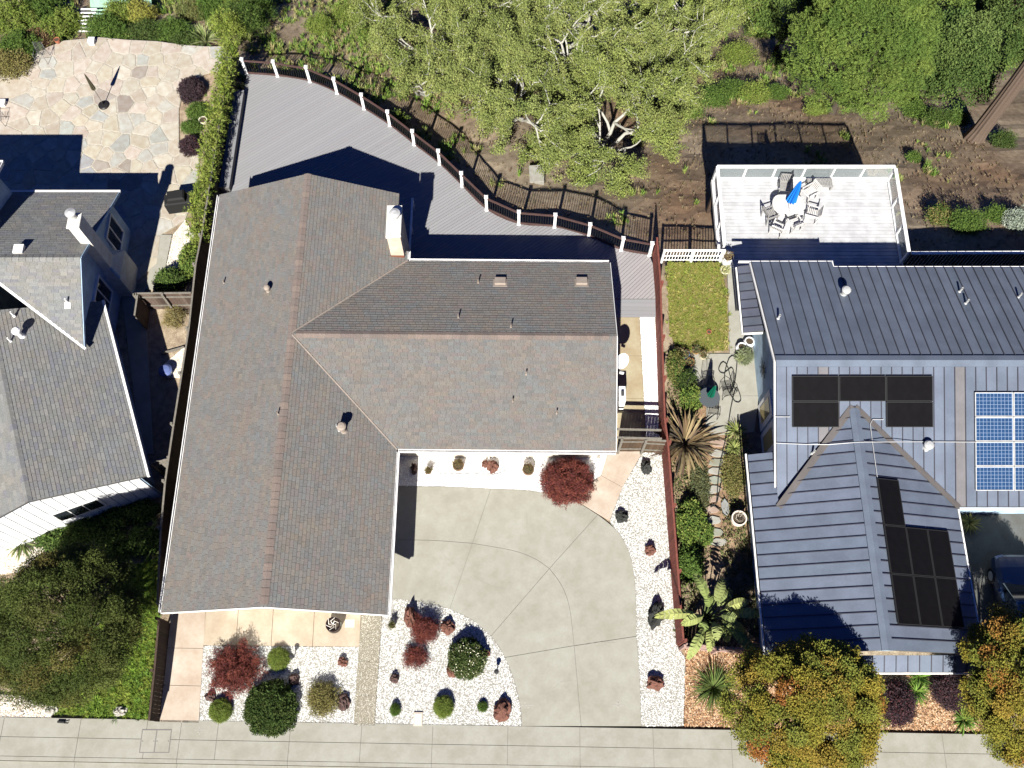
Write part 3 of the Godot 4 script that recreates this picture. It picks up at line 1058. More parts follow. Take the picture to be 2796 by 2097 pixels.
	for aa in [3.2, 6.0]:
		var fr := MB.new()
		fr.obox(hp(aa, 17.83, 1.3), Vector3(0.9, 0, 0), Vector3(0, 0.9, 0), Vector3(0, 0, 0.04))
		var wn = part(h, "window", fr, mats.white)
		for s in [-1.0, 1.0]:
			var pn := MB.new()
			pn.obox(hp(aa + s * 0.43, 17.87, 1.3), Vector3(0.38, 0, 0), Vector3(0, 0.8, 0), Vector3(0, 0, 0.02))
			part(wn, "pane", pn, mats.glass_dark)
	# chimney
	var top: Array = [Vector2(-5.22, -20.59), Vector2(-4.67, -20.65), Vector2(-4.67, -22.04), Vector2(-5.23, -22.04)]
	var cb := MB.new()
	cb.slab(top, 0.0, 4.6)
	var ch = part(h, "chimney", cb, mats.chimney_tan)
	var ct := MB.new()
	var o2 = Geometry2D.offset_polygon(PackedVector2Array(top), 0.04, Geometry2D.JOIN_MITER)
	ct.slab(Array(o2[0]), 4.6, 4.75, 0.02)
	part(ch, "chimney_cap", ct, mats.chimney_white)
	var cf := MB.new()
	var fc = v3((top[2] + top[3]) * 0.5 * 0.6 + (top[0] + top[1]) * 0.5 * 0.4 + Vector2(0.06, 0), 4.75)
	cf.lathe(fc, [Vector2(0.15, 0), Vector2(0.15, 0.25), Vector2(0.24, 0.27), Vector2(0.24, 0.36), Vector2(0.1, 0.42), Vector2(0, 0.42)], 14)
	part(ch, "flue", cf, mats.galvanised)
	var fl := MB.new()
	var s3: Vector2 = top[0]
	var s4: Vector2 = top[1]
	fl.bar(v3(s3, 3.05) + Vector3(-0.05, 0.0, 0.04), v3(s4, 2.93) + Vector3(0, 0, 0.04), 0.03, 0.16)
	part(ch, "flashing", fl, mats.rust)
	# pipes and vents on the roof
	for p in [Vector3(-12.27, 3.13, -19.23), Vector3(-9.1, 4.42, -12.83), Vector3(-1.43, 3.32, -19.14), Vector3(-2.19, 4.12, -17.12), Vector3(-0.04, 4.32, -16.6), Vector3(0.57, 3.92, -14.71), Vector3(0.03, 3.52, -13.7), Vector3(1.79, 3.35, -13.25)]:
		pipe_vent(h, p, 0.3, 0.03, mats.tan_metal)
	cap_vent(h, Vector3(-10.1, 3.99, -18.41), 0.36, 0.075, mats.tan_metal)
	cap_vent(h, Vector3(-6.67, 3.61, -12.43), 0.58, 0.11, mats.tan_metal)
	pipe_vent(h, Vector3(-6.83, 3.68, -12.41), 0.7, 0.035, mats.galvanised)
	var nf = PF.new(NN[1], NN[0], NN[2])
	box_vent(h, Vector3(-0.5, 3.31, -19.16), nf, mats.tan_metal)
	box_vent(h, Vector3(2.95, 3.29, -19.17), nf, mats.tan_metal)

# ---------------------------------------------------------------- the left neighbour's house
func lw(p: float, n: float, y: float) -> Vector3:
	# wing frame: p metres west of the east eave, n metres north of its south corner
	return Vector3(-14.6 - 0.933 * p - 0.361 * n, y, -10.88 + 0.361 * p - 0.933 * n)

func house_left() -> void:
	rng.seed = 22
	var h = thing("grey_roof_house", "pale blue-grey house with grey shingle roofs and white chimney by the flagstones", "house", Vector3(-18.5, 0, -16))
	var pal = [Color(0.235, 0.235, 0.22), Color(0.22, 0.22, 0.215), Color(0.25, 0.245, 0.225), Color(0.21, 0.21, 0.22), Color(0.225, 0.225, 0.205), Color(0.27, 0.265, 0.245)]
	var N0 = [Vector3(-17.69, 2.6, -24.09), Vector3(-27, 2.6, -24.09), Vector3(-27, 4.95, -19.45), Vector3(-17.69, 4.95, -19.45)]
	var slope := 0.507
	var sx = func(x: float, z: float) -> Vector3: return Vector3(x, 4.95 - slope * absf(z + 19.45), z)
	var S0 = [sx.call(-17.69, -16.2), sx.call(-17.69, -19.45), sx.call(-22.3, -19.45)]
	var E0 = [lw(0, 0, 2.6), lw(0, 8.31, 2.6), lw(4.03, 8.6, 4.1), lw(4.03, 0, 4.1)]
	var W0 = [lw(8.06, 0, 2.6), lw(8.06, 10, 2.6), lw(4.03, 10, 4.1), lw(4.03, 0, 4.1)]
	var rb := MB.new()
	for p in [N0, S0, E0, W0]:
		plane_slab(rb, p, 0.13)
	var rf = part(h, "roof", rb, mats.underlay)
	var pc = []
	shingle_pieces(pc, N0, N0[0], N0[1], 0.14, 0.3, pal, 0.018, 0.008)
	shingle_pieces(pc, S0, Vector3(-25, 2.6, -14.8), Vector3(-17, 2.6, -14.8), 0.14, 0.3, pal, 0.018, 0.006)
	shingle_pieces(pc, E0, E0[0], E0[1], 0.15, 0.3, pal, 0.018, 0.012)
	shingle_pieces(pc, W0, W0[0], W0[1], 0.15, 0.3, pal, 0.018, 0.006)
	lay_shingles(rf, pc, 300)
	ridge_caps(rf, Vector3(-17.68, 4.95, -19.45), Vector3(-25, 4.95, -19.45), 0.15, 0.08, pal, 0.28)
	ridge_caps(rf, lw(4.03, 0, 4.1), lw(4.03, 8, 4.1), 0.15, 0.06, pal, 0.28)
	for g in [[Vector3(-17.62, 2.56, -24.15), Vector3(-27, 2.56, -24.15)], [sx.call(-17.62, -16.12) + Vector3(0, -0.03, 0), sx.call(-22.3, -19.4) + Vector3(0, -0.02, 0)], [lw(-0.06, -0.05, 2.55), lw(-0.06, 8.35, 2.55)]]:
		var gb := MB.new()
		gb.bar(g[0], g[1], 0.1, 0.12)
		part(rf, "gutter", gb, mats.white)
	for g in [[Vector3(-17.66, 2.54, -24.1), Vector3(-17.66, 4.89, -19.45)], [sx.call(-17.66, -16.2) + Vector3(0, -0.06, 0), Vector3(-17.66, 4.89, -19.45)]]:
		var gb := MB.new()
		gb.bar(g[0], g[1], 0.03, 0.14)
		part(rf, "barge_board", gb, mats.grey_blue_wall)
	# taller gabled block just west, whose corner shows at the picture edge
	var TB = [Vector3(-22.05, 4.55, -24.35), Vector3(-30, 4.55, -24.35), Vector3(-30, 5.6, -21.0), Vector3(-22.05, 5.6, -21.0)]
	var TS = [Vector3(-22.05, 4.55, -17.65), Vector3(-30, 4.55, -17.65), Vector3(-30, 5.6, -21.0), Vector3(-22.05, 5.6, -21.0)]
	var tbm := MB.new()
	plane_slab(tbm, TB, 0.13)
	plane_slab(tbm, TS, 0.13)
	var tr2 = part(h, "upper_roof", tbm, mats.underlay)
	var pc2 = []
	shingle_pieces(pc2, TB, TB[0], TB[1], 0.14, 0.3, pal, 0.018, 0.008)
	shingle_pieces(pc2, TS, TS[0], TS[1], 0.14, 0.3, pal, 0.018, 0.008)
	lay_shingles(tr2, pc2, 0)
	var tg := MB.new()
	tg.bar(Vector3(-22.0, 4.5, -24.4), Vector3(-30, 4.5, -24.4), 0.1, 0.12)
	tg.bar(Vector3(-22.0, 4.5, -24.34), Vector3(-22.0, 5.55, -21.0), 0.04, 0.14)
	part(tr2, "gutter", tg, mats.white)
	var tw := MB.new()
	gable_wall(tw, [Vector3(-22.4, 0, -23.9), Vector3(-22.4, 4.6, -23.9), Vector3(-22.4, 5.45, -21.0), Vector3(-22.4, 4.6, -18.1), Vector3(-22.4, 0, -18.1)], Vector3(-0.12, 0, 0))
	tw.box(Vector3(-30, 0, -24.0), Vector3(-22.4, 4.6, -23.92))
	part(h, "wall", tw, mats.grey_blue_wall)
	# walls of the tall part
	var ew := MB.new()
	gable_wall(ew, [Vector3(-18.0, -0.3, -23.6), Vector3(-18.0, 2.75, -23.6), Vector3(-18.0, 4.83, -19.45), Vector3(-18.0, 3.3, -16.5), Vector3(-18.0, -0.3, -16.5)], Vector3(-0.12, 0, 0))
	var wl = part(h, "wall", ew, mats.grey_blue_wall)
	var nw := MB.new()
	nw.box(Vector3(-27, -0.3, -23.6), Vector3(-18.01, 2.75, -23.48))
	part(h, "wall", nw, mats.grey_blue_wall)
	var ww := MB.new()
	gable_wall(ww, [lw(0.45, 0.5, -0.3), lw(0.45, 8.0, -0.3), lw(0.45, 8.0, 2.7), lw(0.45, 0.5, 2.7)], lw(0.55, 0, 0) - lw(0.45, 0, 0))
	gable_wall(ww, [lw(7.6, 0.5, -0.3), lw(7.6, 8.0, -0.3), lw(7.6, 8.0, 2.7), lw(7.6, 0.5, 2.7)], lw(0.45, 0, 0) - lw(0.55, 0, 0))
	gable_wall(ww, [lw(0.45, 0.5, -0.3), lw(7.6, 0.5, -0.3), lw(7.6, 0.5, 2.7), lw(4.03, 0.5, 4.0), lw(0.45, 0.5, 2.7)], lw(0, 0.1, 0) - lw(0, 0, 0))
	part(h, "wall", ww, mats.grey_blue_wall)
	# white boards of the street gable, seen standing out below the roof edge
	var gw: Node = part(h, "gable", MB.new(), mats.white_siding)
	var a := 0.3
	while a < 7.9:
		var a1 = a + 0.38
		var mb := MB.new()
		gable_wall(mb, [lw(a + 0.006, -0.02, -0.1), lw(a1 - 0.035, -0.02, -0.1), lw(a1 - 0.035, -0.02, 3.92 - 0.372 * absf(a1 - 4.03)), lw(a + 0.006, -0.02, 3.92 - 0.372 * absf(a - 4.03))], lw(0, 0.04, 0) - lw(0, 0, 0))
		part(gw, "siding_board", mb, mats.white_siding)
		a = a1
	var bk := MB.new()
	gable_wall(bk, [lw(0.25, 0.03, -0.1), lw(7.9, 0.03, -0.1), lw(7.9, 0.03, 2.5), lw(4.03, 0.03, 3.9), lw(0.25, 0.03, 2.5)], lw(0, 0.05, 0) - lw(0, 0, 0))
	part(gw, "backing", bk, mats.grey_blue_wall)
	# gable window
	var gf := MB.new()
	gf.obox(lw(3.1, -0.06, 1.75), (lw(1, 0, 0) - lw(0, 0, 0)) * 0.95, Vector3(0, 0.5, 0), (lw(0, 1, 0) - lw(0, 0, 0)) * 0.03)
	var gwn = part(h, "window", gf, mats.white)
	for s in [-1.0, 0.0, 1.0]:
		var pn := MB.new()
		pn.obox(lw(3.1 + s * 0.6, -0.075, 1.75), (lw(1, 0, 0) - lw(0, 0, 0)) * 0.27, Vector3(0, 0.43, 0), (lw(0, 1, 0) - lw(0, 0, 0)) * 0.03)
		part(gwn, "pane", pn, mats.glass_dark)
	# east windows
	for w in [[Vector3(-17.95, 2.5, -22.95), Vector3(-17.95, 0.95, -21.9)], [Vector3(-17.95, 2.6, -19.75), Vector3(-17.95, 1.05, -18.8)]]:
		var c: Vector3 = (w[0] + w[1]) * 0.5
		var hz = maxf(absf(w[0].z - w[1].z) * 0.5, 0.6)
		var hy = maxf(absf(w[0].y - w[1].y) * 0.5, 0.5)
		var fr := MB.new()
		for s in [-1.0, 1.0]:
			fr.obox(Vector3(-17.95, c.y + s * hy, c.z), Vector3(0.05, 0, 0), Vector3(0, 0.04, 0), Vector3(0, 0, hz + 0.04))
			fr.obox(Vector3(-17.95, c.y, c.z + s * hz), Vector3(0.048, 0, 0), Vector3(0, hy, 0), Vector3(0, 0, 0.04))
		fr.obox(Vector3(-17.95, c.y, c.z), Vector3(0.046, 0, 0), Vector3(0, hy, 0), Vector3(0, 0, 0.025))
		var wn = part(h, "window", fr, mats.white)
		for s in [-1.0, 1.0]:
			var pn := MB.new()
			pn.obox(Vector3(-17.97, c.y, c.z + s * hz * 0.5), Vector3(0.02, 0, 0), Vector3(0, hy, 0), Vector3(0, 0, hz * 0.5))
			part(wn, "pane", pn, mats.glass_dark)
	# chimney: a broad base with sloped shoulders and a slender stack
	var cb := MB.new()
	var zc := -20.69
	cb.slab([Vector2(-18.0, -21.65), Vector2(-17.4, -21.65), Vector2(-17.4, -20.2), Vector2(-18.0, -20.2)], -0.2, 1.7)
	var b0 = [Vector3(-18.0, 1.7, -21.65), Vector3(-17.4, 1.7, -21.65), Vector3(-17.4, 1.7, -20.2), Vector3(-18.0, 1.7, -20.2)]
	var b1 = [Vector3(-18.0, 2.4, zc - 0.32), Vector3(-17.55, 2.4, zc - 0.32), Vector3(-17.55, 2.4, zc + 0.32), Vector3(-18.0, 2.4, zc + 0.32)]
	for i in 4:
		var j = (i + 1) % 4
		cb.quad(b0[i], b0[j], b1[j], b1[i], (b0[i] + b0[j]) * 0.5 - Vector3(-17.7, 1.9, zc) + Vector3(0, 0.3, 0))
	cb.slab([Vector2(-18.0, zc - 0.32), Vector2(-17.55, zc - 0.32), Vector2(-17.55, zc + 0.32), Vector2(-18.0, zc + 0.32)], 2.4, 5.75, 0.01)
	var ch = part(h, "chimney", cb, mats.chimney_white)
	var cc := MB.new()
	cc.slab([Vector2(-18.04, zc - 0.36), Vector2(-17.51, zc - 0.36), Vector2(-17.51, zc + 0.36), Vector2(-18.04, zc + 0.36)], 5.75, 5.85, 0.02)
	part(ch, "chimney_cap", cc, mats.chimney_white)
	var cf := MB.new()
	cf.lathe(Vector3(-17.78, 5.85, zc - 0.1), [Vector2(0.13, 0), Vector2(0.13, 0.3), Vector2(0.22, 0.32), Vector2(0.22, 0.4), Vector2(0, 0.5)], 14)
	part(ch, "flue", cf, mats.galvanised)
	# brick edging of the shoulders
	for k in 6:
		var br := MB.new()
		br.obox(Vector3(-17.42 - k * 0.025, 1.74 + k * 0.12, -20.24 - k * 0.022), Vector3(0.05, 0.0, 0), Vector3(0, 0.04, 0), Vector3(0, 0, 0.05))
		part(ch, "brick", br, mats.grey_blue_wall)
	# roof fittings
	var pv := MB.new()
	var sk = Vector3(-20.35, 4.71, -19.92)
	pv.obox(sk + Vector3(0, 0.1, 0), Vector3(0.2, 0, 0), Vector3(0, 0.08, 0), Vector3(0, 0, 0.2))
	part(h, "roof_vent", pv, mats.white)
	var p2 := MB.new()
	p2.obox(Vector3(-18.26, 4.07, -17.71) + Vector3(0, 0.03, 0), Vector3(0.12, 0, 0), Vector3(0, 0.02, 0.03), Vector3(0, -0.05, 0.12))
	part(h, "flashing_plate", p2, mats.white)
	for p in [Vector3(-18.26, 4.12, -17.82), Vector3(-20.51, 3.88, -17.34), Vector3(-20.4, 3.9, -16.17)]:
		pipe_vent(h, p, 0.33, 0.035, mats.white)
	cap_vent(h, Vector3(-20.08, 3.75, -16.47), 0.55, 0.1, mats.white)

# ---------------------------------------------------------------- the right neighbour's house
func seam_roof(rf: Node, pts: Array, ea: Vector3, eb: Vector3, pitch: float, pal: Array, odd = {}) -> void:
	var top: Vector3 = pts[0]
	for p in pts:
		if p.y > top.y:
			top = p
	var f = PF.new(ea, eb, top)
	var poly := PackedVector2Array()
	for p in pts:
		poly.append(f.to2(p))
	var lo = poly[0]
	var hi = poly[0]
	for p in poly:
		lo = lo.min(p)
		hi = hi.max(p)
	var x = lo.x
	var i := 0
	while x < hi.x - 0.02:
		var mb := MB.new()
		mb.col = pal[rng.randi() % pal.size()] * R(0.95, 1.05)
		if odd.has(i):
			mb.col = odd[i]
		var got = false
		for c in Geometry2D.intersect_polygons(PackedVector2Array([Vector2(x + 0.012, lo.y), Vector2(x + pitch - 0.012, lo.y), Vector2(x + pitch - 0.012, hi.y), Vector2(x + 0.012, hi.y)]), poly):
			raised(mb, f, c, 0.0, 0.012)
			got = true
		mb.col = Color(0.06, 0.06, 0.075)  # ribs coloured darker than the pans, painting in their cast shadow
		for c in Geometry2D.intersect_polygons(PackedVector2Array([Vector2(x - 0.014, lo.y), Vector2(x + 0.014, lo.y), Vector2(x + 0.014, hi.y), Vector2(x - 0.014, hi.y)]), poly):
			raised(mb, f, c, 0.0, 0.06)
		if got:
			part(rf, "roof_panel", mb, mats.metal_roof)
		x += pitch
		i += 1

func solar_black(at: Vector3, f: PF, w: float, d: float, label: String) -> void:
	# at: lower left corner on the roof in plane coordinates of f
	var t = thing("solar_panel", label, "solar panel", at, "black solar panels on the blue metal roof")
	var q = f.to2(at)
	var fr := MB.new()
	for r in [[0.0, 0.0, w, 0.03], [0.0, d - 0.03, w, d], [0.0, 0.03, 0.03, d - 0.03], [w - 0.03, 0.03, w, d - 0.03]]:
		raised(fr, f, PackedVector2Array([q + Vector2(r[0], r[1]), q + Vector2(r[2], r[1]), q + Vector2(r[2], r[3]), q + Vector2(r[0], r[3])]), 0.09, 0.15)
	part(t, "frame", fr, mats.solar_frame)
	var gl := MB.new()
	raised(gl, f, PackedVector2Array([q + Vector2(0.03, 0.03), q + Vector2(w - 0.03, 0.03), q + Vector2(w - 0.03, d - 0.03), q + Vector2(0.03, d - 0.03)]), 0.1, 0.14)
	part(t, "glass", gl, mats.solar_black)
	var ft := MB.new()
	for s in [0.2, 0.8]:
		for u in [0.2, 0.8]:
			raised(ft, f, PackedVector2Array([q + Vector2(w * s - 0.03, d * u - 0.03), q + Vector2(w * s + 0.03, d * u - 0.03), q + Vector2(w * s + 0.03, d * u + 0.03), q + Vector2(w * s - 0.03, d * u + 0.03)]), 0.0, 0.1)
	part(t, "mount", ft, mats.galvanised)

func house_right() -> void:
	rng.seed = 23
	mat("solar_black", Color(0.006, 0.0055, 0.006), 0.4, "soft", 1.0)
	mats.solar_black.metallic_specular = 0.2
	mat("solar_frame", Color(0.018, 0.018, 0.018), 0.5)
	mat("cell_blue", Color(0.02, 0.055, 0.13), 0.25, "soft", 1.5)
	mat("cell_line", Color(0.2, 0.26, 0.36), 0.4)
	var h = thing("metal_roof_house", "house under slate blue standing seam metal roofs with solar panels beside the white deck", "house", Vector3(15, 0, -12))
	var pal = [Color(0.136, 0.160, 0.205), Color(0.141, 0.165, 0.211), Color(0.131, 0.155, 0.199)]
	var brown = Color(0.175, 0.165, 0.172)
	var zr := -14.98
	var x0 := 10.42
	var x1 := 26.0
	var N1 = [Vector3(x0, 2.6, -20.53), Vector3(13.95, 2.6, -20.53), Vector3(13.95, 2.73, -20.2), Vector3(x1, 2.73, -20.2), Vector3(x1, 4.68, zr), Vector3(x0, 4.68, zr)]
	var jz := -13.3
	var S1 = [Vector3(x0, 2.6, -9.43), Vector3(x0, 4.68, zr), Vector3(x1, 4.68, zr), Vector3(x1, 2.66, -9.6), Vector3(17.6, 2.66, -9.6), Vector3(13.5, 4.05, jz)]
	var WW = [Vector3(9.5, 2.6, -11.75), Vector3(9.5, 2.6, -3.96), Vector3(13.5, 4.05, -3.96), Vector3(13.5, 4.05, jz), Vector3(x0 + 0.02, 2.934, -9.7), Vector3(x0 + 0.02, 2.934, -11.75)]
	var WE = [Vector3(17.55, 2.6, -9.62), Vector3(17.55, 2.6, -3.96), Vector3(13.5, 4.05, -3.96), Vector3(13.5, 4.05, jz)]
	var SK = [Vector3(12.6, 2.25, -3.36), Vector3(17.75, 2.25, -3.36), Vector3(17.6, 2.5, -3.94), Vector3(12.6, 2.5, -3.94)]
	var PW = [Vector3(9.92, 2.2, -20.53), Vector3(9.92, 2.2, -17.35), Vector3(11.0, 2.45, -17.35), Vector3(11.0, 2.45, -20.53)]
	var rb := MB.new()
	for p in [N1, S1, WW, WE, SK, PW]:
		plane_slab(rb, p, 0.13)
	var rf = part(h, "roof", rb, mats.underlay)
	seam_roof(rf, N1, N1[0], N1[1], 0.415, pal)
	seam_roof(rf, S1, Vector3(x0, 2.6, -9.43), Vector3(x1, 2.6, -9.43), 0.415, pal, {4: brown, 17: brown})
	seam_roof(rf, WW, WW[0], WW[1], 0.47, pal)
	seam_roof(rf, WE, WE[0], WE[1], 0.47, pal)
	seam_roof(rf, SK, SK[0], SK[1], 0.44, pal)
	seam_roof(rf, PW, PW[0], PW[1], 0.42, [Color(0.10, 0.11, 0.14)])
	# ridge and valley flashings
	for r in [[Vector3(x0, 4.68, zr), Vector3(x1, 4.68, zr), 0.375, 0.24], [Vector3(13.5, 4.05, jz + 0.1), Vector3(13.5, 4.05, -3.94), 0.36, 0.2]]:
		var mb := MB.new()
		mb.col = pal[1]
		var d: Vector3 = (r[1] - r[0]).normalized()
		var sd = d.cross(Vector3.UP)
		for s in [-1.0, 1.0]:
			var o: Vector3 = sd * r[3] * s + Vector3(0, -r[2] * r[3], 0)
			mb.quad(r[0] + Vector3(0, 0.075, 0), r[1] + Vector3(0, 0.075, 0), r[1] + o + Vector3(0, 0.075, 0), r[0] + o + Vector3(0, 0.075, 0), Vector3.UP)
			mb.quad(r[0] + o + Vector3(0, 0.075, 0), r[1] + o + Vector3(0, 0.075, 0), r[1] + o, r[0] + o, sd * s)
		part(rf, "ridge_flashing", mb, mats.metal_roof)
	for r in [[Vector3(13.45, 4.08, jz + 0.02), Vector3(x0, 2.96, -9.5), 0.26], [Vector3(13.55, 4.08, jz + 0.02), Vector3(17.6, 2.7, -9.55), 0.2]]:
		var mb := MB.new()
		mb.col = Color(0.125, 0.11, 0.105)
		mb.bar(r[0], r[1], r[2], 0.05)
		part(rf, "valley_flashing", mb, mats.metal_roof)
	# white gutters
	for g in [[Vector3(9.9, 2.5, -20.6), Vector3(13.95, 2.5, -20.6)], [Vector3(14.0, 2.62, -20.27), Vector3(x1, 2.62, -20.27)], [Vector3(13.97, 2.56, -20.6), Vector3(13.97, 2.62, -20.2)], [Vector3(9.86, 2.15, -20.5), Vector3(9.86, 2.15, -17.3)], [Vector3(9.9, 2.2, -17.28), Vector3(10.7, 2.3, -17.28)], [Vector3(9.43, 2.53, -11.8), Vector3(9.43, 2.53, -3.95)], [Vector3(17.62, 2.53, -9.5), Vector3(17.62, 2.53, -3.95)], [Vector3(17.65, 2.58, -9.53), Vector3(x1, 2.58, -9.53)], [Vector3(12.55, 2.18, -3.31), Vector3(17.75, 2.18, -3.31)], [Vector3(10.38, 4.62, zr), Vector3(10.38, 2.56, -20.5)], [Vector3(10.38, 4.62, zr), Vector3(10.38, 2.56, -9.45)]]:
		var gb := MB.new()
		gb.bar(g[0], g[1], 0.06, 0.1)
		part(rf, "gutter", gb, mats.white)
	# walls
	var wb := MB.new()
	gable_wall(wb, [Vector3(10.85, -0.3, -20.0), Vector3(10.85, -0.3, -9.9), Vector3(10.85, 2.65, -9.9), Vector3(10.85, 4.53, zr), Vector3(10.85, 2.65, -20.0)], Vector3(0.12, 0, 0))
	wb.box(Vector3(10.98, -0.3, -20.0), Vector3(x1, 2.6, -19.85))
	wb.box(Vector3(9.95, -0.3, -11.3), Vector3(10.07, 2.62, -4.4))
	wb.box(Vector3(9.96, -0.3, -11.42), Vector3(10.84, 2.6, -11.31))
	wb.box(Vector3(17.0, -0.3, -9.9), Vector3(17.12, 2.62, -4.4))
	wb.box(Vector3(17.13, -0.3, -10.1), Vector3(x1, 2.55, -9.98))
	gable_wall(wb, [Vector3(9.96, -0.3, -4.38), Vector3(17.1, -0.3, -4.38), Vector3(17.1, 2.6, -4.38), Vector3(13.5, 3.9, -4.38), Vector3(9.96, 2.6, -4.38)], Vector3(0, 0, -0.1))
	part(h, "wall", wb, mats.grey_blue_wall)
	# french doors on the west gable, with panes
	for k in 2:
		var zc = -14.2 + k * 1.35
		var db := MB.new()
		db.obox(Vector3(10.82, 1.05, zc), Vector3(0.03, 0, 0), Vector3(0, 1.05, 0), Vector3(0, 0, 0.6))
		var dr = part(h, "door", db, mats.white)
		var gl := MB.new()
		gl.obox(Vector3(10.785, 1.1, zc), Vector3(0.01, 0, 0), Vector3(0, 0.72, 0), Vector3(0, 0, 0.36))
		part(dr, "pane", gl, mat("amber_glass", Color(0.42, 0.34, 0.16), 0.12))
	# wall ornament
	var om := MB.new()
	for k in 9:
		var a = TAU * k / 9 + 0.2
		om.tube([Vector3(10.8, 1.45, -15.9), Vector3(10.79, 1.45 + sin(a) * 0.42, -15.9 + cos(a) * 0.42)], [0.02, 0.012], 5)
	part(h, "wall_ornament", om, mats.black_metal)
	# roof pipes
	for p in [Vector3(10.95, 3.84, -17.22), Vector3(18.92, 3.27, -18.75), Vector3(18.95, 3.52, -18.07), Vector3(21.29, 3.38, -18.43), Vector3(11.83, 3.45, -11.54)]:
		pipe_vent(h, p, 0.35, 0.045, mats.galvanised)
	cap_vent(h, Vector3(13.98, 3.32, -18.6), 0.45, 0.11, mats.galvanised)
	cap_vent(h, Vector3(16.33, 3.47, -11.78), 0.36, 0.11, mats.galvanised)
	# conduits over the roof
	var cnd = [[Vector3(10.37, 3.89, -12.88), Vector3(10.95, 3.89, -12.88)], [Vector3(10.38, 3.53, -11.91), Vector3(11.59, 3.51, -11.86), Vector3(12.41, 3.65, -11.81), Vector3(13.5, 4.05, -11.78), Vector3(15.92, 3.55, -11.96), Vector3(18.24, 3.54, -11.95)], [Vector3(14.63, 3.85, -12.78), Vector3(14.2, 3.85, -12.78), Vector3(14.09, 3.83, -12.6), Vector3(14.07, 3.84, -11.84), Vector3(14.06, 3.85, -10.5), Vector3(14.08, 3.84, -10.21)]]
	for c in cnd:
		var pts = []
		var rr = []
		for p in c:
			pts.append(p + Vector3(0, 0.1, 0))
			rr.append(0.016)
		var mb := MB.new()
		mb.tube(pts, rr, 6)
		part(h, "conduit", mb, mats.galvanised)
	# solar panels
	var fs = PF.new(Vector3(x0, 2.6, -9.43), Vector3(x1, 2.6, -9.43), Vector3(x0, 4.68, zr))
	var pw := 1.83
	var pd := 1.0
	var la: Vector3 = Vector3(11.03, 3.76, -12.53)
	var q0 = fs.to2(la)
	for r in [[0, 0, "lower black solar panel at the gutter end of the five-panel array"], [2, 0, "lower black solar panel of the five-panel array nearest the round flue"], [0, 1, "upper black solar panel of the five-panel array above the lower gutter-end one"], [1, 1, "middle upper black solar panel bridging the gap in the five-panel array"], [2, 1, "upper black solar panel of the five-panel array on the blue panels' side"]]:
		solar_black(fs.to3(q0 + Vector2(r[0] * (pw + 0.02), r[1] * (pd + 0.02))), fs, pw, pd, r[2])
	var fe = PF.new(Vector3(17.55, 2.6, -3.96), Vector3(17.55, 2.6, -9.62), Vector3(13.5, 4.05, -3.96))
	# three columns parallel to the ridge: long one nearest it, two shorter ones below
	var e0 = fe.to2(Vector3(16.82, 2.85, -4.88))
	var cw := 0.99
	var cl := 1.82
	for c in 3:
		for r in (3 if c == 2 else 2):
			var lab: String = ["black solar panel in the column along the east gutter", "black solar panel in the middle column of the front gable", "black solar panel in the long column by the gable ridge"][c]
			lab += [", at the street end", ", second from the street end", ", at the upper end"][r]
			solar_black(fe.to3(e0 + Vector2(r * (cl + 0.02), c * (cw + 0.02))), fe, cl, cw, lab)
	# blue panels with visible cells
	var b0 = fs.to2(Vector3(18.22, 2.88, -10.2))
	var bw := 1.5
	var bd := 0.95
	for r in 4:
		for c in 2:
			var at = fs.to3(b0 + Vector2(c * (bw + 0.02), r * (bd + 0.02)))
			var q = fs.to2(at)
			var names = ["lowest", "second lowest", "second highest", "highest"]
			var t = thing("blue_solar_panel", "%s blue gridded solar panel of the column %s the black panels" % [names[r], ["towards", "away from"][c]], "solar panel", at, "blue gridded solar panels")
			var fr := MB.new()
			for e in [[0.0, 0.0, bw, 0.03], [0.0, bd - 0.03, bw, bd], [0.0, 0.03, 0.03, bd - 0.03], [bw - 0.03, 0.03, bw, bd - 0.03]]:
				raised(fr, fs, PackedVector2Array([q + Vector2(e[0], e[1]), q + Vector2(e[2], e[1]), q + Vector2(e[2], e[3]), q + Vector2(e[0], e[3])]), 0.09, 0.15)
			part(t, "frame", fr, mats.galvanised)
			var bk := MB.new()
			raised(bk, fs, PackedVector2Array([q + Vector2(0.03, 0.03), q + Vector2(bw - 0.03, 0.03), q + Vector2(bw - 0.03, bd - 0.03), q + Vector2(0.03, bd - 0.03)]), 0.08, 0.13)
			part(t, "backing", bk, mats.cell_line)
			for i in 10:
				for j in 6:
					var cx = 0.04 + i * (bw - 0.08) / 10
					var cy = 0.04 + j * (bd - 0.08) / 6
					var cw2 = (bw - 0.08) / 10 - 0.016
					var cd2 = (bd - 0.08) / 6 - 0.016
					var mb := MB.new()
					raised(mb, fs, PackedVector2Array([q + Vector2(cx, cy), q + Vector2(cx + cw2, cy), q + Vector2(cx + cw2, cy + cd2), q + Vector2(cx, cy + cd2)]), 0.125, 0.137)
					part(t, "cell", mb, mats.cell_blue)

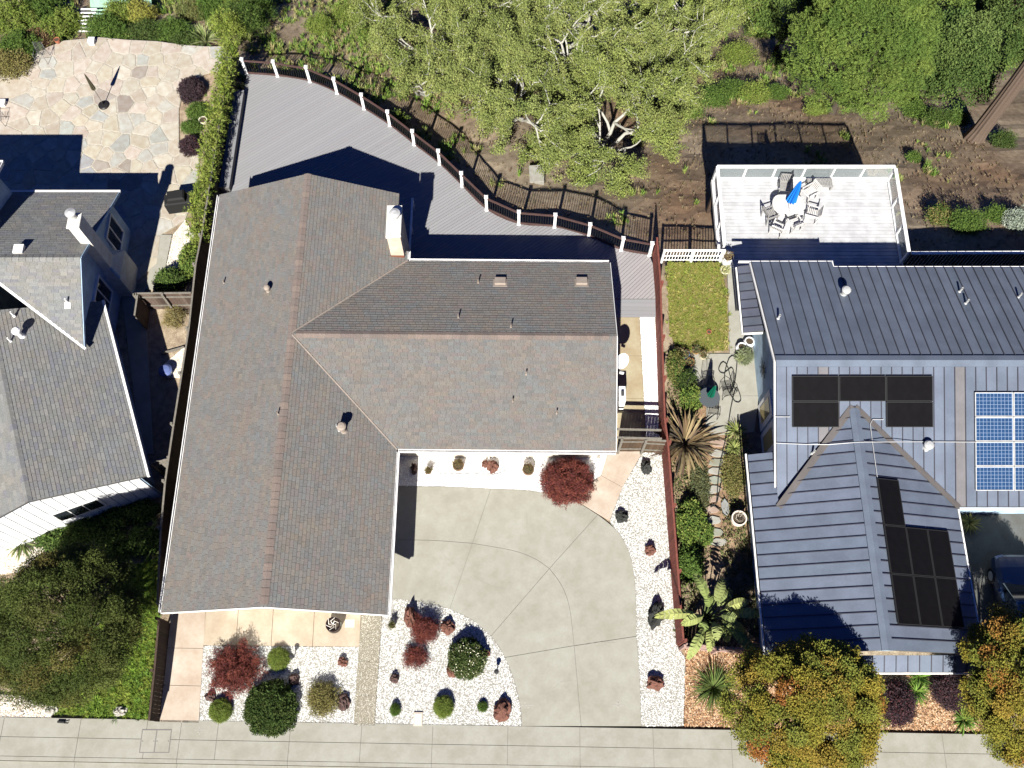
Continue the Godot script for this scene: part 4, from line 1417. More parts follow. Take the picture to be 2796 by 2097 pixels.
# ---------------------------------------------------------------- decks
func boards(root: Node, poly: Array, dir: Vector2, w: float, y: float, pal: Array, m: Material, gap = 0.008) -> void:
	var f = dir.normalized()
	var s = Vector2(-f.y, f.x)
	var pp = PackedVector2Array(poly)
	var lo = 1e9
	var hi = -1e9
	for p in pp:
		lo = minf(lo, p.dot(s))
		hi = maxf(hi, p.dot(s))
	var t = lo
	while t < hi:
		var rect = PackedVector2Array([f * -80 + s * (t + gap * 0.5), f * 80 + s * (t + gap * 0.5), f * 80 + s * (t + w - gap * 0.5), f * -80 + s * (t + w - gap * 0.5)])
		for c in Geometry2D.intersect_polygons(rect, pp):
			var mb := MB.new()
			mb.col = pal[rng.randi() % pal.size()] * R(0.98, 1.02)
			mb.slab(Array(c), y - 0.03, y, 0.0)
			part(root, "board", mb, m)
		t += w

func chair_slatted(called: String, label: String, at: Vector3, turn: float, m: Material, group: String) -> Node3D:
	var t = thing(called, label, "chair", at, group)
	for k in 6:
		var mb := MB.new()
		mb.plank(Vector3(-0.25, 0.43, -0.22 + k * 0.085), Vector3(0.25, 0.43, -0.22 + k * 0.085), 0.065, 0.02)
		lpart(t, "seat_slat", mb, m)
	for k in 6:
		var mb := MB.new()
		var x = -0.2 + k * 0.08
		mb.bar(Vector3(x, 0.5, -0.25), Vector3(x, 0.86, -0.36), 0.05, 0.018, Vector3(0, 0, 1))
		lpart(t, "back_slat", mb, m)
	var tr := MB.new()
	tr.bar(Vector3(-0.27, 0.9, -0.37), Vector3(0.27, 0.9, -0.37), 0.03, 0.07)
	tr.bar(Vector3(-0.27, 0.48, -0.245), Vector3(0.27, 0.48, -0.245), 0.03, 0.05)
	lpart(t, "back_rail", tr, m)
	for s in [-1.0, 1.0]:
		var l := MB.new()
		l.bar(Vector3(s * 0.27, 0, 0.24), Vector3(s * 0.27, 0.62, 0.22), 0.045, 0.045, Vector3(0, 0, 1))
		lpart(t, "leg", l, m)
		var b := MB.new()
		b.bar(Vector3(s * 0.27, 0, -0.26), Vector3(s * 0.27, 0.92, -0.38), 0.045, 0.045, Vector3(0, 0, 1))
		lpart(t, "leg", b, m)
		var a := MB.new()
		a.plank(Vector3(s * 0.28, 0.63, -0.32), Vector3(s * 0.28, 0.63, 0.27), 0.06, 0.025)
		lpart(t, "armrest", a, m)
	t.rotation.y = turn
	return t

func decks() -> void:
	rng.seed = 24
	var tops: Array = [Vector2(-13.44, -32.78), Vector2(-11.87, -32.64), Vector2(-10.21, -32.3), Vector2(-8.79, -31.59), Vector2(-7.38, -30.63), Vector2(-6.05, -29.63), Vector2(-4.8, -28.5), Vector2(-3.52, -27.37), Vector2(-2.4, -26.12), Vector2(-1.21, -24.8), Vector2(0.32, -24.01), Vector2(2.01, -23.85), Vector2(3.61, -23.34), Vector2(5.11, -22.61), Vector2(6.42, -22.34)]
	var edge = smooth(tops, 3)
	var greys = [Color(0.212, 0.210, 0.213), Color(0.216, 0.214, 0.217), Color(0.208, 0.206, 0.209), Color(0.219, 0.217, 0.22)]
	var dk = thing("composite_deck", "large grey composite deck with diagonal boards and a wavy edge behind the shingled house", "deck", Vector3(-6, 0, -26))
	var sp: Vector2 = Vector2(1.9, -19.5)
	var left = edge.slice(0, 36) + [Vector2(1.9, -19.4), Vector2(-5.0, -19.4), Vector2(-5.0, -22.8), Vector2(-12.9, -22.8)] + [Vector2(-13.89, -25.05)]
	var e35: Vector2 = edge[35]
	left = edge.slice(0, 36) + [Vector2(e35.x, -19.4), Vector2(-5.0, -19.4), Vector2(-5.0, -22.8), Vector2(-12.9, -22.8)] + [Vector2(-13.89, -25.05)]
	var right = [e35] + edge.slice(36) + [Vector2(6.56, -21.88), Vector2(6.59, -20.07)] + [Vector2(e35.x, Vector3(6.59, 0, -20.07).z)]
	keep_clear.append(PackedVector2Array(left))
	keep_clear.append(PackedVector2Array(right))
	keep_clear.append(PackedVector2Array([Vector2(9.5, -27), Vector2(18.5, -27), Vector2(18.5, -19), Vector2(9.5, -19)]))
	boards(dk, left, Vector2(1, -0.72), 0.145, 0.0, greys, mats.deck_board, 0.02)
	boards(dk, right, Vector2(1, -1.0), 0.145, 0.0, [Color(0.25, 0.235, 0.235), Color(0.24, 0.225, 0.225), Color(0.26, 0.243, 0.24)], mats.deck_board, 0.016)
	# three straight step boards at the side yard end
	var stp = [Vector2(4.54, -20.04), Vector2(6.61, -20.04), Vector2(6.58, -19.13), Vector2(4.57, -19.13)]
	boards(dk, stp, Vector2(1, 0.01), 0.2, -0.004, greys, mats.deck_board)
	# edge trim and supports
	for i in edge.size() - 1:
		var a: Vector2 = edge[i]
		var b: Vector2 = edge[i + 1]
		var n = Vector2((b - a).y, -(b - a).x).normalized()
		var tb := MB.new()
		tb.plank(v3(a + n * 0.06, 0.0), v3(b + n * 0.06, 0.0), 0.13, 0.03)
		tb.bar(v3(a + n * 0.13, -0.14), v3(b + n * 0.13, -0.14), 0.03, 0.26)
		part(dk, "edge_trim", tb, mats.rail_brown)
	for i in range(0, tops.size(), 1):
		var p: Vector2 = tops[i] + Vector2(0, 0.25)
		var sb := MB.new()
		sb.box(Vector3(p.x - 0.07, land(p.x, p.y) - 0.3, p.y - 0.07), Vector3(p.x + 0.07, -0.035, p.y + 0.07))
		part(dk, "support_post", sb, mats.brown_wood)
	# railing with white posts and dark bowed balusters
	var rl = thing("deck_railing", "wavy deck railing of white capped posts, brown rails and dark balusters", "railing", v3(tops[7]))
	for i in tops.size():
		var p: Vector2 = tops[i]
		var mb := MB.new()
		mb.slab([p + Vector2(-0.065, -0.065), p + Vector2(0.065, -0.065), p + Vector2(0.065, 0.065), p + Vector2(-0.065, 0.065)], 0.0, 1.1, 0.0)
		var po = part(rl, "post", mb, mats.white)
		var cb := MB.new()
		cb.slab([p + Vector2(-0.09, -0.09), p + Vector2(0.09, -0.09), p + Vector2(0.09, 0.09), p + Vector2(-0.09, 0.09)], 1.1, 1.15, 0.01)
		cb.slab([p + Vector2(-0.075, -0.075), p + Vector2(0.075, -0.075), p + Vector2(0.075, 0.075), p + Vector2(-0.075, 0.075)], 1.15, 1.2, 0.04)
		part(po, "cap", cb, mats.white)
		var bb := MB.new()
		bb.slab([p + Vector2(-0.085, -0.085), p + Vector2(0.085, -0.085), p + Vector2(0.085, 0.085), p + Vector2(-0.085, 0.085)], 0.0, 0.09, 0.02)
		part(po, "base_trim", bb, mats.white)
	for i in tops.size() - 1:
		var a: Vector2 = tops[i]
		var b: Vector2 = tops[i + 1]
		var d = (b - a).normalized()
		var a2 = a + d * 0.066
		var b2 = b - d * 0.066
		var tr := MB.new()
		tr.plank(v3(a2, 0.98), v3(b2, 0.98), 0.09, 0.05)
		part(rl, "top_rail", tr, mats.rail_brown)
		var br := MB.new()
		br.plank(v3(a2, 0.12), v3(b2, 0.12), 0.06, 0.045)
		part(rl, "bottom_rail", br, mats.rail_brown)
		var out = Vector2(d.y, -d.x)
		var k = int(a2.distance_to(b2) / 0.115)
		for j in range(1, k):
			var q = a2.lerp(b2, float(j) / k)
			var bm := MB.new()
			var pts = []
			var rr = []
			for s in 6:
				var t = s / 5.0
				pts.append(v3(q + out * 0.05 * sin(t * PI) * (1.0 if t < 0.7 else 0.8), lerpf(0.14, 0.96, t)))
				rr.append(0.016)
			bm.tube(pts, rr, 4, false)
			part(rl, "baluster", bm, mats.black_metal)
	# low bench box along the fence side of the deck
	var bn = thing("deck_bench", "long low grey bench box on the fence side of the grey deck", "bench", Vector3(-13.54, 0, -28.39))
	var e0: Vector2 = Vector2(-13.43, -31.42)
	var e1: Vector2 = Vector2(-13.56, -25.77)
	for k in 3:
		var o = Vector2(-0.17 * k, 0)
		var mb := MB.new()
		mb.col = greys[k] * 0.85
		mb.plank(v3(e0 + o, 0.43), v3(e1 + o, 0.43), 0.155, 0.035)
		part(bn, "seat_board", mb, mats.deck_board)
	var fb := MB.new()
	fb.col = Color(0.12, 0.11, 0.11)
	fb.bar(v3(e0 + Vector2(-0.17, 0), 0.205), v3(e1 + Vector2(-0.17, 0), 0.205), 0.44, 0.41)
	part(bn, "box", fb, mats.deck_board)
	# white pipe rail beside the chimney
	var wr = thing("white_handrail", "short white handrail standing on the shaded deck beside the tan chimney", "handrail", Vector3(-4.8, 0, -24.24))
	var wb := MB.new()
	wb.bar(Vector3(-4.67, 0.9, -24.87), Vector3(-4.69, 0.9, -22.15), 0.09, 0.06)
	part(wr, "rail", wb, mats.white)
	for p in [Vector3(-4.67, 0.9, -24.83), Vector3(-4.69, 0.9, -23.46), Vector3(-4.69, 0.9, -22.19)]:
		var pb := MB.new()
		pb.box(Vector3(p.x - 0.03, 0, p.z - 0.03), Vector3(p.x + 0.03, 0.87, p.z + 0.03))
		part(wr, "leg", pb, mats.white)

	# the white deck of the right house
	var wd = thing("white_deck", "rectangular white painted deck with glass railings behind the metal roof house", "deck", Vector3(14, 0, -24))
	vmat("white_board", 0.7, "soft", 0.5)
	var wp = [Color(0.46, 0.46, 0.46), Color(0.48, 0.48, 0.48), Color(0.435, 0.435, 0.435)]
	boards(wd, [Vector2(9.75, -26.5), Vector2(18.15, -26.5), Vector2(18.05, -20.1), Vector2(10.55, -20.1), Vector2(10.55, -21.3), Vector2(9.75, -22.1)], Vector2(1, 0.005), 0.19, 0.0, wp, mats.white_board, 0.016)
	var fas := MB.new()
	fas.box(Vector3(9.7, -0.3, -26.56), Vector3(18.2, -0.035, -26.5))
	fas.box(Vector3(9.66, -0.3, -26.5), Vector3(9.73, -0.035, -22.1))
	fas.box(Vector3(18.17, -0.3, -26.5), Vector3(18.24, -0.035, -20.6))
	part(wd, "fascia", fas, mats.white)
	for px in [9.9, 12.6, 15.3, 18.0]:
		var sb := MB.new()
		sb.box(Vector3(px - 0.08, land(px, -26.2) - 0.3, -26.3), Vector3(px + 0.08, -0.04, -26.1))
		part(wd, "support_post", sb, mats.brown_wood)
	var runs = [[Vector2(9.72, -26.5), Vector2(18.15, -26.5), 6], [Vector2(18.15, -26.4), Vector2(18.1, -21.9), 3], [Vector2(9.72, -26.4), Vector2(9.72, -22.3), 3]]
	for r in runs:
		var a: Vector2 = r[0]
		var b: Vector2 = r[1]
		var tr := MB.new()
		tr.plank(v3(a, 1.07), v3(b, 1.07), 0.16, 0.05)
		part(wd, "top_rail", tr, mats.white)
		var br := MB.new()
		br.plank(v3(a, 0.1), v3(b, 0.1), 0.09, 0.06)
		part(wd, "bottom_rail", br, mats.white)
		for k in r[2] + 1:
			var p = a.lerp(b, float(k) / r[2])
			var pb := MB.new()
			pb.box(Vector3(p.x - 0.045, -0.25, p.y - 0.045), Vector3(p.x + 0.045, 1.04, p.y + 0.045))
			part(wd, "post", pb, mats.white)
		for k in r[2]:
			var p = a.lerp(b, (k + 0.04) / r[2])
			var q = a.lerp(b, (k + 0.96) / r[2])
			var gb := MB.new()
			gb.bar(v3(p, 0.58), v3(q, 0.58), 0.01, 0.9)
			part(wd, "glass_panel", gb, mats.glass_clear)
	# rail running on to the east with upright slats
	var er = thing("white_rail_fence", "white topped rail with dark slats running along the back of the metal roof house", "railing", Vector3(22, 0, -21.9))
	var et := MB.new()
	et.plank(Vector3(18.2, 1.07, -21.85), Vector3(27, 1.07, -21.9), 0.15, 0.05)
	part(er, "top_rail", et, mats.white)
	for k in 50:
		var sb := MB.new()
		sb.box(Vector3(18.3 + k * 0.17, -0.1, -21.9), Vector3(18.37 + k * 0.17, 1.03, -21.86))
		part(er, "slat", sb, mats.brown_wood)
	# white picket rail between the red fence and the white deck
	var pk = thing("picket_rail", "white picket rail at the end of the small lawn between red fence and white deck", "railing", Vector3(8.24, 0, -22.04))
	var pa: Vector2 = Vector2(6.97, -22.02)
	var pb2: Vector2 = Vector2(9.71, -22.02)
	for yy in [0.12, 0.5, 1.0]:
		var mb := MB.new()
		mb.plank(v3(pa, yy), v3(pb2, yy), 0.1 if yy > 0.9 else 0.04, 0.04)
		part(pk, "rail", mb, mats.white)
	for k in 20:
		var q = pa.lerp(pb2, (k + 0.5) / 20.0)
		var mb := MB.new()
		mb.box(Vector3(q.x - 0.018, -0.05, q.y - 0.05), Vector3(q.x + 0.018, 0.97, q.y - 0.034))
		part(pk, "picket", mb, mats.white)
	for k in 3:
		var q = pa.lerp(pb2, k / 2.0)
		var mb := MB.new()
		mb.box(Vector3(q.x - 0.05, -0.1, q.y - 0.03), Vector3(q.x + 0.05, 1.06, q.y + 0.07))
		part(pk, "post", mb, mats.white)

	# furniture on the white deck
	mat("weathered", Color(0.33, 0.32, 0.30), 0.85, "fine", 0.8)
	mat("pale_wood", Color(0.56, 0.54, 0.51), 0.8, "soft", 0.8)
	var tc: Vector3 = Vector3(12.99, 0.74, -24.65)
	tc.y = 0
	var tb = thing("oval_table", "oval pale outdoor table on the white deck with a closed blue umbrella through it", "table", tc)
	for s in [-1.0, 1.0]:
		var pts = []
		for k in 13:
			var an: float = -PI * 0.5 + PI * k / 12.0
			pts.append(Vector2(s * (0.012 + 0.35 + 0.4 * cos(an)), 0.52 * sin(an)) if k > 0 and k < 12 else Vector2(s * (0.012 + 0.35), 0.52 * sin(an)))
		pts.append(Vector2(s * 0.012, 0.52))
		pts.append(Vector2(s * 0.012, -0.52))
		var mb := MB.new()
		mb.slab(pts, 0.71, 0.74, 0.005)
		lpart(tb, "table_top", mb, mats.pale_wood)
	for l in [Vector2(-0.45, -0.3), Vector2(0.45, -0.3), Vector2(-0.45, 0.3), Vector2(0.45, 0.3)]:
		var mb := MB.new()
		mb.box(Vector3(l.x - 0.03, 0, l.y - 0.03), Vector3(l.x + 0.03, 0.709, l.y + 0.03))
		lpart(tb, "leg", mb, mats.pale_wood)
	var ub = thing("blue_umbrella", "closed bright blue patio umbrella standing through the oval table", "umbrella", tc + Vector3(0.1, 0, -0.1))
	umbrella(ub, 2.5, 0.85, 0.25, Color(0.008, 0.16, 0.55), true)
	var g = "slatted chairs around the oval table"
	var cs = [[Vector3(12.19, 0.2, -24.28), "slatted pale chair on the white deck at the oval table's rounded west end"], [Vector3(12.48, 0.2, -23.59), "slatted chair pulled out from the oval table, closest to the roof shadow"], [Vector3(13.26, 0.2, -23.79), "slatted chair at the oval table's house side with its back to the house"], [Vector3(14.15, 0.2, -24.32), "slatted chair angled at the oval table's corner opposite the bench end"], [Vector3(14.16, 0.2, -25.48), "slatted chair tucked between the blue umbrella and the bench"], [Vector3(13.04, 0.2, -25.8), "slatted chair in the umbrella's shadow at the rail side of the oval table"]]
	for c in cs:
		var p: Vector3 = c[0]
		p.y = 0
		var d = tc - p
		chair_slatted("deck_chair", c[1], p, atan2(d.x, d.z) + R(-0.15, 0.15), mats.weathered if R(0, 1) < 0.4 else mats.pale_wood, g)
	var bc: Vector3 = Vector3(14.74, 0.3, -26.05)
	bc.y = 0
	var be = thing("slatted_bench", "grey slatted garden bench against the glass railing of the white deck", "bench", bc)
	for k in 16:
		var mb := MB.new()
		mb.plank(Vector3(-0.58 + k * 0.075, 0.42, -0.2), Vector3(-0.58 + k * 0.075, 0.42, 0.2), 0.06, 0.02)
		lpart(be, "slat", mb, mats.weathered)
	for l in [Vector2(-0.56, -0.17), Vector2(0.56, -0.17), Vector2(-0.56, 0.17), Vector2(0.56, 0.17)]:
		var mb := MB.new()
		mb.box(Vector3(l.x - 0.03, 0, l.y - 0.03), Vector3(l.x + 0.03, 0.41, l.y + 0.03))
		lpart(be, "leg", mb, mats.weathered)
	var fr := MB.new()
	fr.box(Vector3(-0.62, 0.36, -0.24), Vector3(0.6, 0.405, -0.2))
	fr.box(Vector3(-0.62, 0.36, 0.2), Vector3(0.6, 0.405, 0.24))
	lpart(be, "apron", fr, mats.weathered)

func umbrella(t: Node3D, h: float, low: float, r: float, c: Color, open_folds: bool, base = false) -> void:
	var po := MB.new()
	po.tube([Vector3(0, 0, 0), Vector3(0, h, 0)], [0.02, 0.018], 8)
	lpart(t, "pole", po, mats.old_wood)
	var cl := MB.new()
	cl.col = c
	var sides := 20
	var prof = [[low, 0.95], [low + 0.1, 1.0], [lerpf(low, h, 0.45), 0.72], [lerpf(low, h, 0.8), 0.42], [h - 0.03, 0.16], [h, 0.02]]
	var rings = []
	for p in prof:
		var ring = []
		for k in sides:
			var a = TAU * k / sides
			var q: float = p[1] * r * (1.0 if k % 2 == 0 else 0.55)
			ring.append(Vector3(cos(a) * q, p[0], sin(a) * q))
		rings.append(ring)
	for i in prof.size() - 1:
		for k in sides:
			var l = (k + 1) % sides
			cl.quad(rings[i][k], rings[i][l], rings[i + 1][l], rings[i + 1][k], (rings[i][k] + rings[i][l]) * Vector3(1, 0, 1))
	lpart(t, "canopy", cl, mats.plain)
	if base:
		var bb := MB.new()
		bb.lathe(Vector3.ZERO, [Vector2(0.26, 0), Vector2(0.27, 0.05), Vector2(0.22, 0.09), Vector2(0.05, 0.12), Vector2(0.04, 0.3), Vector2(0, 0.3)], 20)
		lpart(t, "base", bb, mats.black_metal)

# ---------------------------------------------------------------- fences
func board_fence(t: Node3D, pts: Array, h0: Array, w: float, cols: Array, capm: Material, step_post = 2.4, cap = true) -> void:
	var total := 0.0
	for i in pts.size() - 1:
		total += pts[i].distance_to(pts[i + 1])
	var run := 0.0
	for i in pts.size() - 1:
		var a: Vector2 = pts[i]
		var b: Vector2 = pts[i + 1]
		var l = a.distance_to(b)
		var d = (b - a) / l
		var n = Vector2(-d.y, d.x)
		var k = maxi(1, int(round(l / w)))
		var ww = l / k
		for j in k:
			var q0 = a + d * (ww * j + 0.003)
			var q1 = a + d * (ww * (j + 1) - 0.003)
			var h: float = lerpf(h0[i], h0[i + 1], (j + 0.5) / k) + R(-0.01, 0.01)
			var mb := MB.new()
			mb.col = cols[rng.randi() % cols.size()] * R(0.88, 1.1)
			var o = n * R(0.0, 0.006)
			mb.slab([q0 + o + n * 0.01, q1 + o + n * 0.01, q1 + o - n * 0.01, q0 + o - n * 0.01], -0.05, h)
			part(t, "board", mb, mats.wood)
		if cap:
			var cb := MB.new()
			cb.plank(v3(a, h0[i] + 0.03), v3(b, h0[i + 1] + 0.03), 0.08, 0.03)
			part(t, "cap_rail", cb, capm)
		for f in [0.25, 0.8]:
			var rb := MB.new()
			rb.bar(v3(a + n * 0.04, h0[i] * f), v3(b + n * 0.04, h0[i + 1] * f), 0.035, 0.09)
			part(t, "rail", rb, capm)
		var np = maxi(1, int(round(l / step_post)))
		for j in np:
			var q = a.lerp(b, float(j) / np)
			var hh: float = lerpf(h0[i], h0[i + 1], float(j) / np) + 0.1
			var pb := MB.new()
			q += n * 0.085
			pb.box(Vector3(q.x - 0.05, -0.1, q.y - 0.05), Vector3(q.x + 0.05, hh, q.y + 0.05))
			part(t, "post", pb, capm)

func fences() -> void:
	rng.seed = 25
	var dark = [Color(0.055, 0.042, 0.035), Color(0.07, 0.052, 0.042), Color(0.045, 0.036, 0.03)]
	var f1 = thing("boundary_fence", "tall weathered brown board fence between the left house and the shingled house", "fence", Vector3(-14.64, 0, -16.35))
	board_fence(f1, [Vector2(-13.9, -32.45), Vector2(-14.01, -27.11), Vector2(-14.02, -22.41), Vector2(-14.07, -20.86), Vector2(-13.99, -17.74), Vector2(-14.03, -15.63), Vector2(-14.08, -13.34), Vector2(-14.11, -10.89), Vector2(-14.03, -8.97), Vector2(-13.8, -5.93)], [1.45, 1.45, 1.7, 1.8, 1.8, 1.8, 1.8, 1.8, 1.8, 1.7], 0.16, dark, mats.old_wood)
	var f2 = thing("low_dark_fence", "low dark brown fence between the green lawn and the pink front walk", "fence", Vector3(-13.76, 0, -3.49))
	board_fence(f2, [Vector2(-13.81, -5.46), Vector2(-13.76, -3.52), Vector2(-13.75, -1.69)], [1.3, 1.2, 1.1], 0.15, [Color(0.04, 0.028, 0.022), Color(0.05, 0.034, 0.026)], mats.brown_wood)
	var red = [Color(0.27, 0.075, 0.052), Color(0.29, 0.083, 0.06), Color(0.25, 0.068, 0.048)]
	mat("red_trim", Color(0.22, 0.07, 0.05), 0.8, "fine", 0.6)
	mat("pink_trim", Color(0.45, 0.30, 0.25), 0.8, "fine", 0.6)
	var f3 = thing("red_fence", "brick red board fence along the white gravel beside the driveway and side path", "fence", Vector3(6.6, 0, -11.62))
	board_fence(f3, [Vector2(6.59, -4.59), Vector2(6.47, -12.6), Vector2(6.4, -13.6), Vector2(6.5, -17.42), Vector2(6.59, -20.07), Vector2(6.58, -22.39)], [1.65, 1.65, 1.65, 1.65, 1.6, 1.5], 0.15, red, mats.red_trim)
	var f3b = thing("fence_return", "short pink-topped end section of the red fence by the grass tuft", "fence", Vector3(6.92, 0, -4.48))
	board_fence(f3b, [Vector2(6.72, -4.51), Vector2(7.99, -4.37), Vector2(9.12, -4.31)], [1.2, 1.2, 1.2], 0.15, [Color(0.4, 0.3, 0.26)], mats.pink_trim)
	var f4 = thing("side_gate", "dark brown board gate closing the tan side path next to the red fence", "gate", Vector3(5.56, 0, -12.73))
	board_fence(f4, [Vector2(4.55, -12.73), Vector2(5.53, -12.73)], [1.75, 1.75], 0.14, [Color(0.10, 0.065, 0.04), Color(0.12, 0.08, 0.05), Color(0.085, 0.055, 0.036)], mats.old_wood)
	board_fence(f4, [Vector2(5.56, -12.71), Vector2(6.41, -12.66)], [1.6, 1.6], 0.14, [Color(0.10, 0.065, 0.04), Color(0.12, 0.08, 0.05)], mats.old_wood)
	for q in [-0.25, 0.12]:
		var mb := MB.new()
		mb.bar(Vector3(4.34, 1.8, -12.87) + Vector3(0, 0, q), Vector3(6.2, 1.8, -12.82) + Vector3(0, 0, q), 0.05, 0.14)
		part(f4, "arbor_beam", mb, mats.old_wood)
	var f5 = thing("cross_fence", "short brown board fence crossing the side yard of the left house", "fence", Vector3(-15.89, 0, -19.61))
	board_fence(f5, [Vector2(-16.71, -19.56), Vector2(-14.22, -19.59)], [1.5, 1.5], 0.15, [Color(0.12, 0.085, 0.065), Color(0.15, 0.11, 0.085), Color(0.09, 0.065, 0.05)], mats.old_wood, 1.2)
	var gt = thing("open_gate", "open weathered gate leaf hanging off the short brown cross fence", "gate", Vector3(-17.14, 0, -19.61))
	board_fence(gt, [Vector2(-16.57, -19.48), Vector2(-16.56, -18.48)], [1.5, 1.5], 0.15, [Color(0.10, 0.075, 0.06)], mats.old_wood, 1.2)
	var f6 = thing("lean_rack", "small grey wooden rack leaning at the brown boundary fence in shade", "rack", Vector3(-15.15, 0, -12.24))
	board_fence(f6, [Vector2(-14.94, -11.75), Vector2(-14.24, -12.01)], [1.5, 1.5], 0.16, [Color(0.28, 0.25, 0.21)], mats.old_wood, 1.0)
	# wooden edge boards in the left side yard
	var ed = thing("edging_board", "pale wooden edging board across the soil of the narrow side yard", "board", Vector3(-15.28, 0, -17.51))
	var mb2 := MB.new()
	mb2.bar(Vector3(-15.75, 0, -17.31), Vector3(-14.75, 0, -17.63), 0.05, 0.16)
	part(ed, "board", mb2, mats.old_wood)

# ---------------------------------------------------------------- foliage helpers
var clump = {}

func leaf_clump(key: String, s: int, cnt: int, ln: float, wd: float, spread: float, up = 0.25) -> void:
	var r = RandomNumberGenerator.new()
	r.seed = s
	var mb := MB.new()
	for i in cnt:
		var d = Vector3(r.randf_range(-1, 1), r.randf_range(-1, 1), r.randf_range(-1, 1)).normalized()
		var c = d * spread * r.randf_range(0.3, 1.0)
		var f = (d + Vector3(r.randf_range(-0.8, 0.8), r.randf_range(-0.6, 0.6) + up, r.randf_range(-0.8, 0.8))).normalized()
		var sd = f.cross(Vector3(r.randf_range(-1, 1), r.randf_range(0.2, 1), r.randf_range(-1, 1))).normalized()
		var n = sd.cross(f)
		var l = ln * r.randf_range(0.7, 1.2)
		var w = wd * r.randf_range(0.8, 1.15)
		var k = r.randf_range(0.75, 1.2)
		mb.col = Color(k, k, k * r.randf_range(0.85, 1.05))
		var a = c
		var m0 = c + f * l * 0.5 + sd * w * 0.5 - n * w * 0.15
		var m1 = c + f * l * 0.5 - sd * w * 0.5 - n * w * 0.15
		var t = c + f * l - n * l * 0.12
		mb.tri(a, m0, t, n)
		mb.tri(a, t, m1, n)
	clump[key] = mb.mesh()

func tuft_mesh(key: String, s: int, cnt: int, ln: float, wd: float, lean: float) -> void:
	var r = RandomNumberGenerator.new()
	r.seed = s
	var mb := MB.new()
	for i in cnt:
		var a = r.randf_range(0, TAU)
		var d = Vector3(cos(a), 0, sin(a))
		var sd = Vector3(-d.z, 0, d.x)
		var l = ln * r.randf_range(0.6, 1.1)
		var b = d * r.randf_range(0, 0.15)
		var k = lean * r.randf_range(0.4, 1.2)
		var p1 = b + Vector3.UP * l * 0.55 + d * l * 0.3 * k
		var p2 = b + Vector3.UP * l * (0.95 - 0.35 * k) + d * l * 0.85 * k
		var g = r.randf_range(0.75, 1.2)
		mb.col = Color(g, g, g)
		mb.quad(b - sd * wd * 0.5, b + sd * wd * 0.5, p1 + sd * wd * 0.4, p1 - sd * wd * 0.4, Vector3.UP + d * 0.3)
		mb.tri(p1 - sd * wd * 0.4, p1 + sd * wd * 0.4, p2, Vector3.UP + d * 0.3)
	clump[key] = mb.mesh()

func pick(pal: Array, jit = 0.15) -> Color:
	var c: Color = pal[rng.randi() % pal.size()]
	var k = R(1 - jit, 1 + jit)
	return Color(c.r * k * R(0.95, 1.05), c.g * k, c.b * k)

func rvec() -> Vector3:
	while true:
		var v = Vector3(R(-1, 1), R(-1, 1), R(-1, 1))
		if v.length_squared() < 1.0 and v.length_squared() > 0.01:
			return v.normalized()
	return Vector3.UP

func foliage(parent: Node, called: String, key: String, xf: Array, cs: Array) -> MultiMeshInstance3D:
	var o = multi(parent, called, clump[key], mats.leaf, xf, cs)
	o.set_meta("kind", "stuff")
	return o

# a low dome of leaves
func shrub(called: String, label: String, cat: String, at: Vector3, rx: float, h: float, rz: float, cnt: int, cs: float, pal: Array, key: String, group = "", shell = 0.35, lumps = 0.18, stemc = Color(0.1, 0.075, 0.05)) -> Node3D:
	var t = thing(called, label, cat, at, group)
	var xf = []
	var cl = []
	var fn = FastNoiseLite.new()
	fn.seed = rng.randi() % 9999
	fn.frequency = 1.0
	for i in cnt:
		var d = rvec()
		if d.y < -0.25:
			d.y = -d.y
		var k = 1.0 - shell * pow(rng.randf(), 1.6)
		k *= 1.0 + lumps * 1.7 * fn.get_noise_3d(d.x * 2.2, d.y * 2.2, d.z * 2.2)
		var p = at + Vector3(d.x * rx * k, maxf(0.03, h * (0.12 + 0.88 * maxf(0, d.y * k))), d.z * rz * k)
		if d.y < 0.05:
			p.y = at.y + R(0.02, 0.25) * h
		else:
			p.y = at.y + h * (0.15 + 0.85 * d.y * k)
		var b = Basis(Vector3.UP, R(0, TAU)) * Basis(Vector3(1, 0, 0), R(-0.9, 0.9))
		xf.append(Transform3D(b.scaled(Vector3.ONE * cs * R(0.7, 1.25)), p))
		cl.append(pick(pal))
	foliage(t, "foliage", key, xf, cl)
	var sb := MB.new()
	sb.col = stemc
	for k in 5:
		var a = TAU * k / 5 + R(-0.3, 0.3)
		sb.tube([at, at + Vector3(cos(a) * rx * 0.25, h * 0.35, sin(a) * rz * 0.25), at + Vector3(cos(a) * rx * 0.6, h * 0.65, sin(a) * rz * 0.6)], [0.03, 0.02, 0.008], 5)
	part(t, "stem", sb, mats.bark)
	return t

